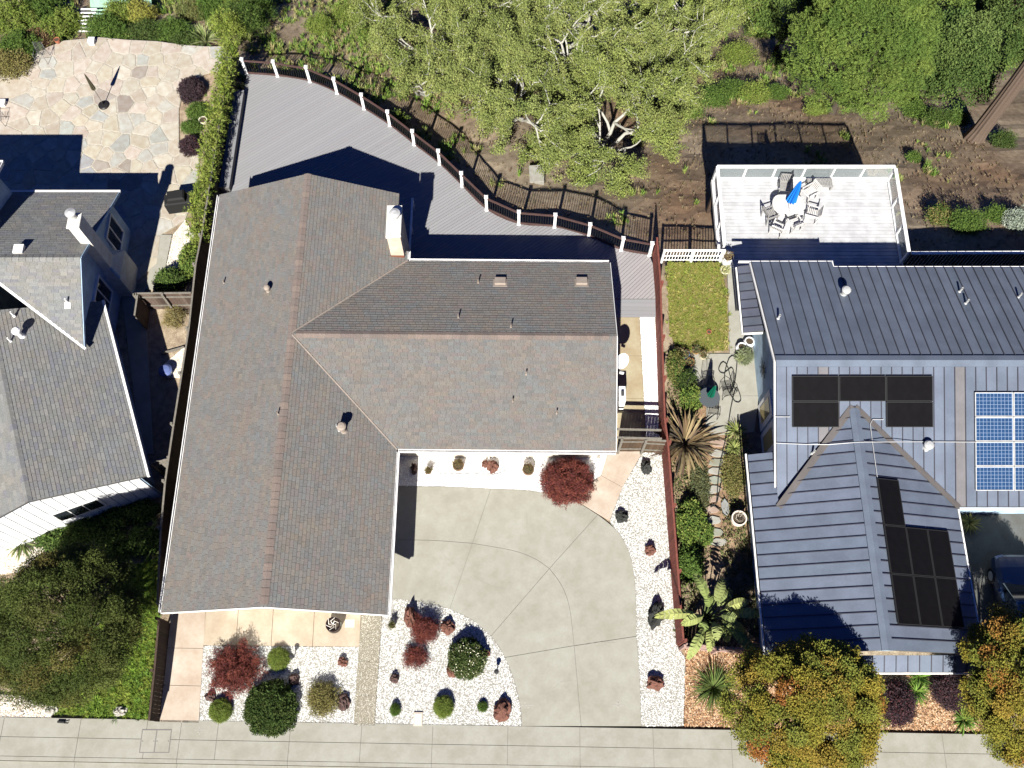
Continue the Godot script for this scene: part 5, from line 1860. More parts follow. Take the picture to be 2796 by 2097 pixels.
# a tree whose crown is built of many small leafy lobes
func lobed_tree(called: String, label: String, at: Vector3, trunk_h: float, rx: float, ry: float, rz: float, lobes: int, lr: float, per: int, cs: float, pal: Array, key: String, barkc: Color, tr: float, group = "", off = Vector3.ZERO, accents = []) -> Node3D:
	var t = thing(called, label, "tree", at, group)
	var mb := MB.new()
	mb.col = barkc
	var ce = at + Vector3(0, trunk_h + ry * 0.55, 0) + off
	var fork = at + Vector3(0, trunk_h * 0.7, 0) + off * 0.4
	mb.tube([at - Vector3(0, 0.4, 0), at + Vector3(R(-0.1, 0.1), trunk_h * 0.35, R(-0.1, 0.1)), fork], [tr * 1.3, tr, tr * 0.8], 9)
	var xf = []
	var cl = []
	var seen = []
	for i in lobes:
		var d = rvec()
		if d.y < -0.35:
			d.y = -d.y
		var k = 0.55 + 0.45 * sqrt(rng.randf())
		if i < lobes * 0.55:
			k = R(0.85, 1.05)
			d.y = absf(d.y) * 0.9 + 0.05
			d = d.normalized()
			# keep the outer lobes apart, so that each reads as a clump
			var far := -1.0
			var pickd = d
			for tr2 in 7:
				var d2 = rvec()
				d2.y = absf(d2.y) * 0.95 + 0.03
				d2 = d2.normalized()
				var near := 9.0
				for q in seen:
					near = minf(near, d2.distance_squared_to(q))
				if near > far:
					far = near
					pickd = d2
			d = pickd
			seen.append(d)
		var c = ce + Vector3(d.x * rx, d.y * ry, d.z * rz) * k
		if i % 2 == 0:
			var m = fork.lerp(c, 0.5) + Vector3(R(-0.2, 0.2), -0.2, R(-0.2, 0.2))
			mb.tube([fork, m, c], [tr * 0.42, tr * 0.22, 0.015], 5, false)
		var r = lr * R(0.75, 1.3)
		var tint = pick(pal, 0.14)
		if accents.size() and R(0, 1) < 0.07:
			tint = pick(accents)
		for j in per:
			var e = rvec()
			if e.y < -0.15:
				e.y = -e.y
			var p = c + Vector3(e.x * r, e.y * r * 0.75, e.z * r) * R(0.55, 1.05)
			var b = Basis(Vector3.UP, R(0, TAU)) * Basis(Vector3(1, 0, 0), R(-0.8, 0.8))
			xf.append(Transform3D(b.scaled(Vector3.ONE * cs * R(0.7, 1.2)), p))
			cl.append(tint.lerp(pick(pal), 0.3))
	part(t, "trunk", mb, mats.bark)
	foliage(t, "crown", key, xf, cl)
	return t

# a spreading tree whose pale limbs show between the leaves
func grow(mb: MB, spots: Array, p: Vector3, d: Vector3, ln: float, r: float, lvl: int, top: int, rise: float) -> void:
	var pts = [p]
	var rr = [r]
	var q = p
	for i in 3:
		d = (d + rvec() * 0.28 + Vector3.UP * rise).normalized()
		q = q + d * ln / 3.0
		pts.append(q)
		rr.append(lerpf(r, r * 0.62, (i + 1) / 3.0))
	mb.tube(pts, rr, 7 if lvl < 2 else (5 if lvl < 4 else 4), false)
	if lvl >= top - 1:
		for i in range(1, 4):
			spots.append([pts[i], d, lvl])
	if lvl < top:
		var k = 3 if R(0, 1) < 0.62 else 2
		for i in k:
			var nd = (d + rvec() * 0.85).normalized()
			nd.y *= 0.8
			grow(mb, spots, pts[2] if i == 2 else q, nd.normalized(), ln * R(0.66, 0.86), r * 0.63, lvl + 1, top, rise)

func branchy_tree(called: String, label: String, at: Vector3, stems: int, ln: float, r: float, lean: float, top: int, leaves: int, cs: float, pal: Array, key: String, barkc: Color, group = "", bias = Vector3.ZERO) -> Node3D:
	var t = thing(called, label, "tree", at, group)
	var mb := MB.new()
	mb.col = barkc
	var spots = []
	for i in stems:
		var a = TAU * i / stems + R(-0.4, 0.4)
		var d = (Vector3(cos(a) * lean * R(0.5, 1.2), 1.0, sin(a) * lean * R(0.5, 1.2)) + bias).normalized()
		grow(mb, spots, at + Vector3(cos(a) * 0.2, -0.3, sin(a) * 0.2), d, ln, r, 0, top, 0.075)
	part(t, "trunk", mb, mats.bark)
	var xf = []
	var cl = []
	for s in spots:
		var tint = pick(pal, 0.22)
		if R(0, 1) < 0.14:
			continue
		for j in leaves:
			if R(0, 1) < 0.12:
				continue
			var p: Vector3 = s[0] + rvec() * R(0.05, 0.36) + s[1] * R(-0.1, 0.3)
			var b = Basis(Vector3.UP, R(0, TAU)) * Basis(Vector3(1, 0, 0), R(-0.8, 0.8))
			xf.append(Transform3D(b.scaled(Vector3.ONE * cs * R(0.65, 1.25)), p))
			cl.append(tint.lerp(pick(pal), 0.4))
	foliage(t, "crown", key, xf, cl)
	return t

# one long strap-shaped leaf
func strap(mb: MB, b: Vector3, d: Vector3, ln: float, wd: float, droop: float, segs = 5, fold = 0.25, belly = 0.4) -> void:
	var hz = Vector3(d.x, 0, d.z)
	if hz.length() < 0.01:
		hz = Vector3(1, 0, 0)
	hz = hz.normalized()
	var p = b
	var dir = d.normalized()
	var pc = p
	var sd = dir.cross(Vector3.UP).normalized()
	var pl0 = p
	var pr0 = p
	for i in segs:
		var t = (i + 1.0) / segs
		dir = (dir + Vector3.DOWN * droop / segs + hz * droop * 0.3 / segs).normalized()
		var q = p + dir * ln / segs
		var w = wd * 0.5 * (1.0 - pow(absf(t - belly) / (1.0 - belly if t > belly else belly), 2.2))
		w = maxf(w, 0.002)
		if t < belly:
			w = maxf(w, wd * 0.3)
		var up = sd.cross(dir).normalized()
		if up.y < 0:
			up = -up
		var l = q - sd * w + up * w * fold
		var r = q + sd * w + up * w * fold
		mb.quad(pl0, l, q, p, up)
		mb.quad(p, q, r, pr0, up)
		p = q
		pl0 = l
		pr0 = r

func spiky(called: String, label: String, at: Vector3, cnt: int, ln: float, wd: float, droop: float, pal: Array, spread = 0.9, each = false, cat = "plant", group = "") -> Node3D:
	var t = thing(called, label, cat, at, group)
	var mb := MB.new()
	for i in cnt:
		var a = i * 2.39996 + R(-0.25, 0.25)
		var el = R(0.15, 1.0)
		var d = Vector3(cos(a) * spread * el, 1.15 - el * 0.75, sin(a) * spread * el).normalized()
		if each:
			mb = MB.new()
		mb.col = pick(pal, 0.2)
		strap(mb, at + Vector3(cos(a), 0, sin(a)) * R(0, ln * 0.08), d, ln * R(0.7, 1.1), wd * R(0.8, 1.2), droop * R(0.6, 1.4))
		if each:
			part(t, "leaf", mb, mats.leaf)
	if not each:
		part(t, "foliage", mb, mats.leaf).set_meta("kind", "stuff")
	return t

func rock(called: String, label: String, at: Vector3, rx: float, h: float, rz: float, c: Color, turn: float, group: String) -> Node3D:
	var t = thing(called, label, "rock", at, group)
	var fn = FastNoiseLite.new()
	fn.seed = rng.randi() % 9999
	fn.frequency = 1.1
	fn.fractal_octaves = 4
	var st = SphereMesh.new()
	st.radial_segments = 22
	st.rings = 13
	var arr = st.get_mesh_arrays()
	var vs: PackedVector3Array = arr[Mesh.ARRAY_VERTEX]
	var ix: PackedInt32Array = arr[Mesh.ARRAY_INDEX]
	var w = []
	for v in vs:
		var u = v.normalized()
		var f = fn.get_noise_3d(u.x * 1.3, u.y * 1.3, u.z * 1.3)
		var ridge = 1.0 - absf(fn.get_noise_3d(u.x * 3 + 20, u.y * 3, u.z * 3)) * 1.6
		var k = 0.85 + 0.55 * f + 0.22 * ridge
		w.append((Basis(Vector3.UP, turn) * Vector3(u.x * rx * k, maxf(u.y, -0.2) * h * k, u.z * rz * k)))
	var mb := MB.new()
	for i in range(0, ix.size(), 3):
		var a: Vector3 = w[ix[i]]
		var b: Vector3 = w[ix[i + 1]]
		var d: Vector3 = w[ix[i + 2]]
		var g = 0.9 + 0.35 * fn.get_noise_3d(a.x * 6, a.y * 6, a.z * 6)
		mb.col = Color(c.r * g, c.g * g, c.b * g)
		mb.tri(a, b, d, (a + b + d) / 3.0 + Vector3(0, 0.05, 0))
	lpart(t, "stone", mb, mats.rock)
	return t

func rocks() -> void:
	rng.seed = 26
	var red = Color(0.29, 0.14, 0.11)
	var maroon = Color(0.19, 0.125, 0.12)
	var blk = Color(0.07, 0.075, 0.075)
	var g = "lava rocks in the white gravel"
	var list = [
		[Vector3(-4.08, 0, -5.66), 0.28, 0.55, 0.42, red, "tall pointed red lava rock behind the twin red maple"],
		[Vector3(-2.6, 0, -5.29), 0.29, 0.36, 0.26, red, "broad red lava rock between the maple and the round green hedge"],
		[Vector3(-2.41, 0, -3.64), 0.19, 0.26, 0.27, red, "upright red rock at the foot of the round green hedge"],
		[Vector3(-1.02, 0, -4.28), 0.14, 0.2, 0.14, red, "small red rock peeking out beside the round green hedge"],
		[Vector3(-4.64, 0, -3.31), 0.16, 0.26, 0.18, maroon, "small maroon rock below the twin red maple"],
		[Vector3(-0.39, 0, -2.11), 0.34, 0.4, 0.4, red, "largest red lava rock at the sidewalk corner of the curved bed"],
		[Vector3(-8.62, 0, -3.27), 0.2, 0.28, 0.22, maroon, "purplish rock touching the big dark green mound"],
		[Vector3(-6.75, 0, -3.94), 0.2, 0.24, 0.17, red, "small red rock beside the aggregate path"],
		[Vector3(-6.6, 0, -2.42), 0.24, 0.3, 0.3, maroon, "maroon rock leaning against the olive shrub"],
		[Vector3(-11.85, 0, -2.63), 0.19, 0.22, 0.17, maroon, "small maroon rock beside the pink front walk"],
		[Vector3(5.72, 0, -8.42), 0.22, 0.34, 0.22, red, "red rock in the fence-side gravel with leaf shadows beside it"],
		[Vector3(5.66, 0, -3.13), 0.33, 0.36, 0.28, red, "wide red rock at the street end of the fence-side gravel"],
		[Vector3(-0.83, 0, -12.01), 0.26, 0.36, 0.26, red, "red rock group in the gravel under the front eave"],
		[Vector3(-1.15, 0, -12.14), 0.14, 0.24, 0.16, red, "little red stone leaning on the red rock under the front eave"],
		[Vector3(-4.19, 0, -11.94), 0.14, 0.3, 0.22, maroon, "dark red rock half in shade at the garage corner"],
		[Vector3(5.73, 0, -11.96), 0.22, 0.36, 0.28, blk, "black rock in the gravel nearest the brown gate"],
		[Vector3(4.6, 0, -9.83), 0.26, 0.3, 0.26, blk, "black rock at the edge of the pink entry walk"],
		[Vector3(5.82, 0, -5.77), 0.3, 0.55, 0.52, blk, "biggest black rock under the bird of paradise leaf by the red fence"],
	]
	for r in list:
		rock("lava_rock", r[5], r[0], r[1], r[2], r[3], r[4], R(-0.4, 0.4), g)

# ---------------------------------------------------------------- planting
func plants() -> void:
	rng.seed = 31
	leaf_clump("broad", 1, 9, 0.62, 0.34, 0.7)
	leaf_clump("small", 2, 14, 0.45, 0.22, 0.8)
	leaf_clump("fine", 3, 18, 0.75, 0.13, 0.6, -0.2)
	leaf_clump("long", 4, 10, 0.9, 0.2, 0.5)
	leaf_clump("dense", 6, 16, 0.5, 0.3, 0.75)
	tuft_mesh("grass", 5, 14, 1.0, 0.07, 0.6)
	tuft_mesh("stiff", 7, 16, 1.0, 0.1, 0.75)
	var maroon = [Color(0.16, 0.045, 0.035), Color(0.12, 0.035, 0.03), Color(0.21, 0.065, 0.045), Color(0.09, 0.03, 0.03)]
	var hedge = [Color(0.045, 0.075, 0.018), Color(0.035, 0.06, 0.015), Color(0.06, 0.09, 0.025), Color(0.075, 0.10, 0.03)]
	var lime = [Color(0.14, 0.19, 0.035), Color(0.11, 0.16, 0.03), Color(0.17, 0.20, 0.05)]
	var mid = [Color(0.07, 0.12, 0.025), Color(0.09, 0.14, 0.03), Color(0.055, 0.095, 0.02)]
	var olive = [Color(0.17, 0.15, 0.05), Color(0.13, 0.12, 0.04), Color(0.20, 0.17, 0.07)]
	var purple = [Color(0.045, 0.028, 0.035), Color(0.06, 0.04, 0.045), Color(0.035, 0.025, 0.03)]
	# front gravel beds
	shrub("laceleaf_maple", "spreading red laceleaf maple in the gravel beside the pink walk", "shrub", Vector3(-10.91, 0, -3.66), 0.92, 0.8, 0.88, 1300, 0.15, maroon, "fine", "", 0.6, 0.5)
	shrub("laceleaf_maple", "bushy upper half of the twin red maple beside the tall pointed rock", "shrub", Vector3(-3.48, 0, -5.16), 0.56, 0.85, 0.5, 620, 0.12, maroon, "fine", "", 0.6, 0.4)
	shrub("laceleaf_maple", "small sparse red maple just below the bushy one in the curved bed", "shrub", Vector3(-3.83, 0, -4.11), 0.46, 0.55, 0.42, 330, 0.12, maroon, "fine", "", 0.6, 0.45)
	shrub("laceleaf_maple", "large square-clipped burgundy maple shading the gravel under the front eave", "shrub", Vector3(2.34, 0, -11.26), 1.05, 1.35, 0.95, 2300, 0.15, maroon, "fine", "", 0.5, 0.22)
	shrub("round_hedge", "biggest round dark green mound beside the purplish rock", "shrub", Vector3(-9.38, 0, -2.18), 0.98, 0.95, 0.98, 3000, 0.13, hedge, "dense", "", 0.3, 0.14)
	shrub("round_hedge", "round dark green shrub dotted with pale flowers in the curved bed", "shrub", Vector3(-1.78, 0, -4.05), 0.7, 0.85, 0.74, 1900, 0.12, hedge + [Color(0.16, 0.17, 0.08)], "dense", "", 0.3, 0.14)
	var hx = []
	var hc = []
	var fl = thing("pale_blossoms", "scattered tiny cream blossoms on the round flowering shrub", "flowers", Vector3(-1.78, 0, -4.05) + Vector3(0, 0.5, 0))
	for i in 90:
		var d = rvec()
		d.y = absf(d.y)
		hx.append(Transform3D(Basis(Vector3.UP, R(0, 6)).scaled(Vector3.ONE * 0.022), Vector3(-1.78, 0, -4.05) + Vector3(d.x * 0.72, 0.14 + d.y * 0.78, d.z * 0.76)))
		hc.append(Color(0.7, 0.68, 0.5))
	multi(fl, "petals", pebble, mats.pebble, hx, hc).set_meta("kind", "stuff")
	for m in [[Vector3(-9.27, 0, -4.05), 0.42, 0.4, 0.42, lime, "lime green grassy mound between the laceleaf maple and the path lamp"], [Vector3(-11.36, 0, -2.11), 0.42, 0.42, 0.42, lime, "lime green grassy mound nearest the pink front walk"], [Vector3(-2.67, 0, -2.25), 0.36, 0.45, 0.4, lime, "lime green grassy mound near the sidewalk meter box"], [Vector3(-4.56, 0, -2.15), 0.15, 0.26, 0.18, mid, "tiny dark green tuft beside the sidewalk meter box"], [Vector3(-1.15, 0, -2.25), 0.14, 0.2, 0.15, mid, "tiny green tuft next to the largest red lava rock"]]:
		shrub("grass_mound", m[5], "shrub", m[0], m[1], m[2], m[3], int(1800 * m[1]), 0.10, m[4], "fine", "grassy mounds in the gravel", 0.3, 0.05)
	shrub("olive_shrub", "straggly olive-brown shrub beside the maroon rock", "shrub", Vector3(-7.37, 0, -2.55), 0.62, 0.6, 0.62, 900, 0.12, olive, "small", "", 0.6, 0.3)
	# shady planting between the white gable wall and the dark street tree
	for b in [[Vector3(-19.06, 0, -8.92), 0.6, "dark low bush at the foot of the white gable wall"], [Vector3(-17.83, 0, -9.31), 0.65, "dark spreading bush under the gable window"], [Vector3(-16.6, 0, -9.86), 0.6, "dark bush at the corner of the white gable wall"], [Vector3(-15.63, 0, -10.02), 0.55, "dark bush against the boundary fence behind the street tree"], [Vector3(-15.22, 0, -8.77), 0.6, "leafy dark bush between the boundary fence and the street tree"], [Vector3(-16.7, 0, -8.46), 0.7, "broad dark bush in the street tree's shade"], [Vector3(-18.17, 0, -8.16), 0.6, "dark bush close to the street tree's trunk side"]]:
		shrub("shade_bush", b[2], "bush", b[0], b[1] * 1.3, b[1], b[1], int(1100 * b[1]), 0.15, hedge + mid, "broad", "dark bushes behind the street tree", 0.6, 0.4)
	# small pots' plants and left yard
	shrub("purple_shrub", "larger dark purple shrub at the terrace edge under the vine", "shrub", Vector3(-16.05, 0, -31.57), 0.62, 0.75, 0.68, 1000, 0.13, purple, "long", "", 0.35, 0.12)
	shrub("purple_shrub", "smaller dark purple shrub at the terrace edge further down the vine", "shrub", Vector3(-15.72, 0, -28.28), 0.5, 0.6, 0.52, 700, 0.12, purple + [Color(0.08, 0.04, 0.045)], "long", "", 0.35, 0.12)
	shrub("green_shrub", "low green shrub between the two purple shrubs", "shrub", Vector3(-15.57, 0, -30.35), 0.6, 0.4, 0.5, 450, 0.14, mid, "small")
	shrub("green_shrub", "low green shrub above the smaller purple shrub beside the white pot", "shrub", Vector3(-15.77, 0, -29.43), 0.5, 0.35, 0.35, 350, 0.14, mid, "small")
	shrub("round_bush", "dark green bush at the cross fence in the left side yard", "shrub", Vector3(-15.71, 0, -20.83), 0.65, 0.8, 0.6, 900, 0.14, hedge + mid, "broad")
	shrub("green_shrub", "bright green shrub spilling along the boundary fence above the dark bush", "shrub", Vector3(-15, 0, -21.98), 0.4, 0.7, 0.8, 600, 0.14, mid + lime, "broad")
	shrub("dry_shrub", "dry yellowish shrub in the soil below the cross fence", "shrub", Vector3(-15.35, 0, -19.05), 0.5, 0.5, 0.55, 300, 0.14, [Color(0.25, 0.2, 0.08), Color(0.2, 0.17, 0.08)], "fine", "", 0.8, 0.4)
	# vine along the top of the boundary fence
	var vine = thing("fence_vine", "bright green vine smothering the top of the boundary fence beside the terrace", "vine", Vector3(-14.35, 0, -28.39))
	var vx = []
	var vc = []
	var vp: Array = [Vector2(-13.89, -33.52), Vector2(-13.92, -32.17), Vector2(-13.96, -29.56), Vector2(-14.05, -27.25), Vector2(-14.13, -25.83), Vector2(-14.17, -24.44), Vector2(-14.18, -23.08), Vector2(-14.12, -22.32)]
	var vl = [Color(0.15, 0.20, 0.035), Color(0.19, 0.23, 0.04), Color(0.11, 0.16, 0.03), Color(0.22, 0.25, 0.06)]
	for s in along(vp, 0.005):
		var p: Vector2 = s[0] + Vector2(R(-0.5, 0.25), R(-0.1, 0.1))
		var y = R(0.9, 1.85)
		if R(0, 1) < 0.3:
			y = R(0.3, 1.6)
			p.x -= R(0.1, 0.4)
		vx.append(Transform3D(Basis.from_euler(Vector3(R(-0.8, 0.8), R(0, TAU), R(-0.8, 0.8))).scaled(Vector3.ONE * R(0.12, 0.22)), v3(p, y)))
		vc.append(pick(vl, 0.2))
	foliage(vine, "foliage", "long", vx, vc)
	var vs := MB.new()
	vs.col = Color(0.12, 0.09, 0.06)
	for k in 12:
		var p: Vector2 = vp[k % 8] + Vector2(-0.2, R(-0.5, 0.5))
		vs.tube([v3(p, 0), v3(p + Vector2(R(-0.2, 0.2), R(-0.3, 0.3)), 0.9), v3(p + Vector2(0.15, R(-0.4, 0.4)), 1.8)], [0.03, 0.02, 0.01], 5)
	part(vine, "stem", vs, mats.bark)
	# lawns
	lawn("front_lawn", "bright green ground cover under the dark tree beside the low fence", [Vector2(-16.11, -7.55), Vector2(-14.59, -8.16), Vector2(-14.37, -6.95), Vector2(-14.31, -5.63), Vector2(-14.23, -1.84), Vector2(-18, -1.98), Vector2(-18.26, -2.66), Vector2(-17.97, -3.49), Vector2(-16.84, -5.48)], [Color(0.16, 0.27, 0.03), Color(0.20, 0.30, 0.04), Color(0.11, 0.20, 0.03), Color(0.26, 0.31, 0.05)], 380, 0.08, 0.15, Color(0.11, 0.16, 0.03))
	lawn("back_lawn", "small mottled yellow-green lawn between the red fence and the garden path", [Vector2(7.24, -21.96), Vector2(9.7, -21.96), Vector2(9.9, -20.36), Vector2(9.72, -17.51), Vector2(7.43, -17.38), Vector2(7.14, -18.5)], [Color(0.24, 0.28, 0.05), Color(0.32, 0.30, 0.08), Color(0.18, 0.23, 0.04), Color(0.40, 0.33, 0.13), Color(0.22, 0.27, 0.045)], 520, 0.06, 0.12, Color(0.28, 0.27, 0.08))
	# right side yard
	var yel = [Color(0.17, 0.16, 0.05), Color(0.11, 0.13, 0.04), Color(0.21, 0.18, 0.07)]
	spiky("flax_clump", "large bronze flax with long striped strap leaves by the red fence", Vector3(7.45, 0, -13.01), 130, 1.7, 0.11, 1.0, [Color(0.11, 0.075, 0.04), Color(0.16, 0.12, 0.07), Color(0.07, 0.05, 0.035), Color(0.22, 0.17, 0.09), Color(0.05, 0.04, 0.03)], 1.0, true)
	spiky("fountain_grass", "dark green fountain grass tuft in the wood chips by the fence end", Vector3(7.94, 0, -2.96), 260, 1.05, 0.028, 0.9, [Color(0.055, 0.085, 0.025), Color(0.08, 0.12, 0.03), Color(0.12, 0.15, 0.045)], 1.1)
	spiky("spider_plant", "pale yellow-green strap plant at the west wall of the metal roof house", Vector3(9.74, 0, -13.6), 60, 0.6, 0.05, 1.1, [Color(0.2, 0.22, 0.07), Color(0.28, 0.28, 0.12), Color(0.12, 0.15, 0.04)], 1.0)
	spiky("spider_plant", "second pale strap plant a step nearer the white barrel pot", Vector3(9.59, 0, -12.85), 50, 0.5, 0.05, 1.1, [Color(0.2, 0.22, 0.07), Color(0.14, 0.17, 0.05)], 1.0)
	spiky("agave", "green strap-leaved plant at the white gable wall under the dark tree", Vector3(-20.37, 0, -8.74), 60, 0.9, 0.07, 0.7, [Color(0.10, 0.13, 0.04), Color(0.14, 0.16, 0.06), Color(0.06, 0.08, 0.03)], 1.0)
	spiky("variegated_clump", "upright striped grass clump at the corner of the terrace hedge", Vector3(-15.95, -0.49, -35.22), 90, 1.1, 0.05, 0.6, [Color(0.2, 0.24, 0.09), Color(0.12, 0.17, 0.05), Color(0.27, 0.28, 0.14)], 0.6)
	for a in [[Vector3(15.89, 0, -2.8), "lily clump in the wood chips between two burgundy shrubs"], [Vector3(16.09, 0, -3.35), "lily clump under the low metal skirt roof"], [Vector3(17.59, 0, -1.76), "lily clump beside the sidewalk under the right autumn tree"], [Vector3(19.15, 0, -9.55), "yellowish strap plant at the inner corner of the metal roof house"]]:
		spiky("lily_clump", a[1], a[0], 80, 0.62, 0.04, 1.1, [Color(0.10, 0.18, 0.03), Color(0.14, 0.22, 0.04), Color(0.08, 0.13, 0.03)] if a[0].z > -7 else yel, 1.0)
	shrub("burgundy_shrub", "dark burgundy shrub in the wood chips on the gutter side of the lily clump", "shrub", Vector3(17.14, 0, -2.93), 0.7, 1.1, 0.8, 1300, 0.14, purple + [Color(0.07, 0.03, 0.035)], "small")
	shrub("burgundy_shrub", "dark burgundy shrub squeezed between the lily clump and the left autumn tree", "shrub", Vector3(14.97, 0, -2.38), 0.65, 1.1, 0.85, 1300, 0.14, purple + [Color(0.09, 0.035, 0.04)], "small")
	shrub("green_shrub", "leafy green shrub below the bronze flax on the red fence", "shrub", Vector3(7.47, 0, -9.39), 0.5, 1.0, 1.1, 1300, 0.15, mid + lime, "broad")
	shrub("green_shrub", "bright green shrub with the mirror ball beside the stepping stones", "shrub", Vector3(7.86, 0, -9.08), 0.42, 0.7, 0.5, 600, 0.15, mid + lime, "broad")
	shrub("green_shrub", "green shrub above the bird of paradise along the red fence", "shrub", Vector3(7.32, 0, -7.78), 0.42, 1.0, 0.7, 800, 0.15, mid, "broad")
	shrub("green_shrub", "bright lime shrub between the bronze flax and the glass table", "shrub", Vector3(7.86, 0, -15.09), 0.42, 0.8, 0.45, 600, 0.15, lime + mid, "broad")
	shrub("green_shrub", "dusty green shrub along the red fence beside the clay pots", "shrub", Vector3(7.27, 0, -16.53), 0.35, 0.8, 0.8, 700, 0.14, mid + olive, "small")
	shrub("dark_spiky_shrub", "dark grey-green spiky shrub beside the mesh table", "shrub", Vector3(7.63, 0, -15.91), 0.4, 0.8, 0.4, 350, 0.2, hedge, "long", "", 0.7, 0.4)
	shrub("creeping_shrub", "grey-green creeper bordering the stepping stones below the flax", "shrub", Vector3(8.01, 0, -11.13), 0.35, 0.3, 1.0, 600, 0.13, [Color(0.10, 0.12, 0.06), Color(0.13, 0.13, 0.06)], "small")
	shrub("creeping_shrub", "dry yellowish creeper between the stepping stones and the house shade", "shrub", Vector3(9.42, 0, -11.62), 0.45, 0.3, 0.9, 700, 0.13, olive + yel, "small")
	shrub("house_plant", "grey-leaved plant in the corner by the white globe pots", "shrub", Vector3(10.38, 0, -17.15), 0.35, 0.5, 0.35, 350, 0.15, [Color(0.14, 0.17, 0.09), Color(0.2, 0.22, 0.13)], "long")
	# bird of paradise: big paddle leaves on long stalks
	var bp = thing("bird_of_paradise", "tall bird of paradise with big torn paddle leaves reaching over the red fence", "plant", Vector3(7.81, 0, -5.63))
	var o: Vector3 = Vector3(7.81, 0, -5.63)
	var tips = [Vector3(5.61, 2.4, -5.43), Vector3(6.6, 2.2, -5.18), Vector3(7.1, 2.6, -6.92), Vector3(8.24, 2, -6.89), Vector3(9, 2.4, -5.98), Vector3(9.64, 2.2, -5.52), Vector3(8.5, 2.5, -5.27), Vector3(9.18, 2.6, -3.92), Vector3(6.83, 1.6, -4.02), Vector3(7.81, 2.2, -4.63), Vector3(7.6, 1.8, -6.35), Vector3(8.56, 1.7, -6.51), Vector3(8.38, 1.5, -4.65), Vector3(7.67, 1.4, -4.32), Vector3(7.4, 1.2, -5.04), Vector3(8.95, 1.6, -4.98)]
	for i in tips.size():
		var tp: Vector3 = tips[i]
		var hz = (tp - o) * Vector3(1, 0, 1)
		var b = o + hz * 0.08
		var m = o + hz * 0.48 + Vector3(0, tp.y * 0.85, 0)
		var lb := MB.new()
		lb.col = Color(0.10, 0.14, 0.04)
		lb.tube([b, b.lerp(m, 0.5) + Vector3(0, 0.2, 0), m], [0.035, 0.03, 0.02], 6)
		part(bp, "stalk", lb, mats.bark)
		var pm := MB.new()
		pm.col = pick([Color(0.15, 0.19, 0.06), Color(0.10, 0.14, 0.045), Color(0.19, 0.22, 0.08), Color(0.24, 0.27, 0.09)], 0.15)
		paddle(pm, m - (tp - m) * 0.25, tp + (tp - m) * 0.1, 0.2)
		part(bp, "leaf", pm, mats.leaf)
	# hillside scrub behind the terrace
	var hill = [
		[Vector3(-26.32, -0.95, -36.82), 1.3, 1.3, lime, "feathery bright green bush at the far corner of the slope"], [Vector3(-25.02, -1.22, -37.56), 1.2, 1.2, mid, "mid green bush on the slope beyond the terrace corner"], [Vector3(-25.21, -0.18, -34.35), 1.1, 0.9, mid, "green bush at the terrace edge below the feathery one"], [Vector3(-23.87, -0.62, -35.8), 0.9, 0.8, lime, "yellow-green bush beside the white slatted board"], [Vector3(-25.38, 0, -33.23), 1.0, 0.7, olive, "brownish bush touching the terrace edge"], [Vector3(-23.38, -0.92, -36.67), 0.8, 0.8, lime, "pale green bush above the white slatted board"], [Vector3(-24.46, -0.36, -34.98), 0.8, 0.6, [Color(0.13, 0.07, 0.05), Color(0.17, 0.12, 0.06)], "reddish brown scrub at the terrace edge"], [Vector3(-21.49, -0.76, -36.16), 0.9, 0.8, mid, "green bush below the torn green tarp"], [Vector3(-20.88, -1.19, -37.41), 0.9, 0.9, lime, "mid green bush under the torn green tarp"], [Vector3(-19.82, -1.23, -37.49), 0.8, 0.9, [Color(0.26, 0.25, 0.05), Color(0.2, 0.2, 0.05)], "yellow-green bush at the end of the torn tarp"], [Vector3(-20.92, -0.54, -35.5), 1.0, 0.5, mid, "low green bush along the ragged terrace edge"], [Vector3(-19.06, -0.61, -35.67), 1.1, 0.5, hedge, "low dark green bush along the ragged terrace edge"], [Vector3(-17.78, -0.68, -35.86), 1.0, 0.6, mid, "low green bush beside the wire line"], [Vector3(-17.01, -0.42, -35.02), 0.7, 0.4, hedge, "low dark bush beside the striped grass clump"], [Vector3(-14.93, -0.75, -35.91), 0.9, 1.4, vl, "bright green bush on top of the fence corner"], [Vector3(-14.34, -1.4, -36.98), 1.1, 1.6, mid + hedge, "big dark green bush behind the fence corner"], [Vector3(-13.98, -2.13, -38.52), 1.0, 1.2, mid, "green bush up the slope behind the fence corner"], [Vector3(-17.26, -1.35, -37.81), 0.8, 0.7, [Color(0.14, 0.14, 0.05), Color(0.1, 0.12, 0.04)], "grey-green bush on the bare slope"], [Vector3(-16.22, -1.43, -38), 0.9, 0.8, mid, "green bush on the bare slope behind the hedge"], [Vector3(-15.02, -1.57, -38.39), 0.8, 0.8, lime, "light green bush at the top of the slope path"]]
	rng.seed = 33
	for b in hill:
		shrub("slope_bush", b[4], "bush", b[0], b[1], b[2], b[1] * 0.85, int(700 * b[1]), 0.17, b[3], "small" if rng.randi() % 2 else "long", "bushes on the slope behind the houses", 0.5, 0.35)
	var lush2 = [Color(0.12, 0.18, 0.035), Color(0.15, 0.21, 0.045), Color(0.09, 0.14, 0.03)]
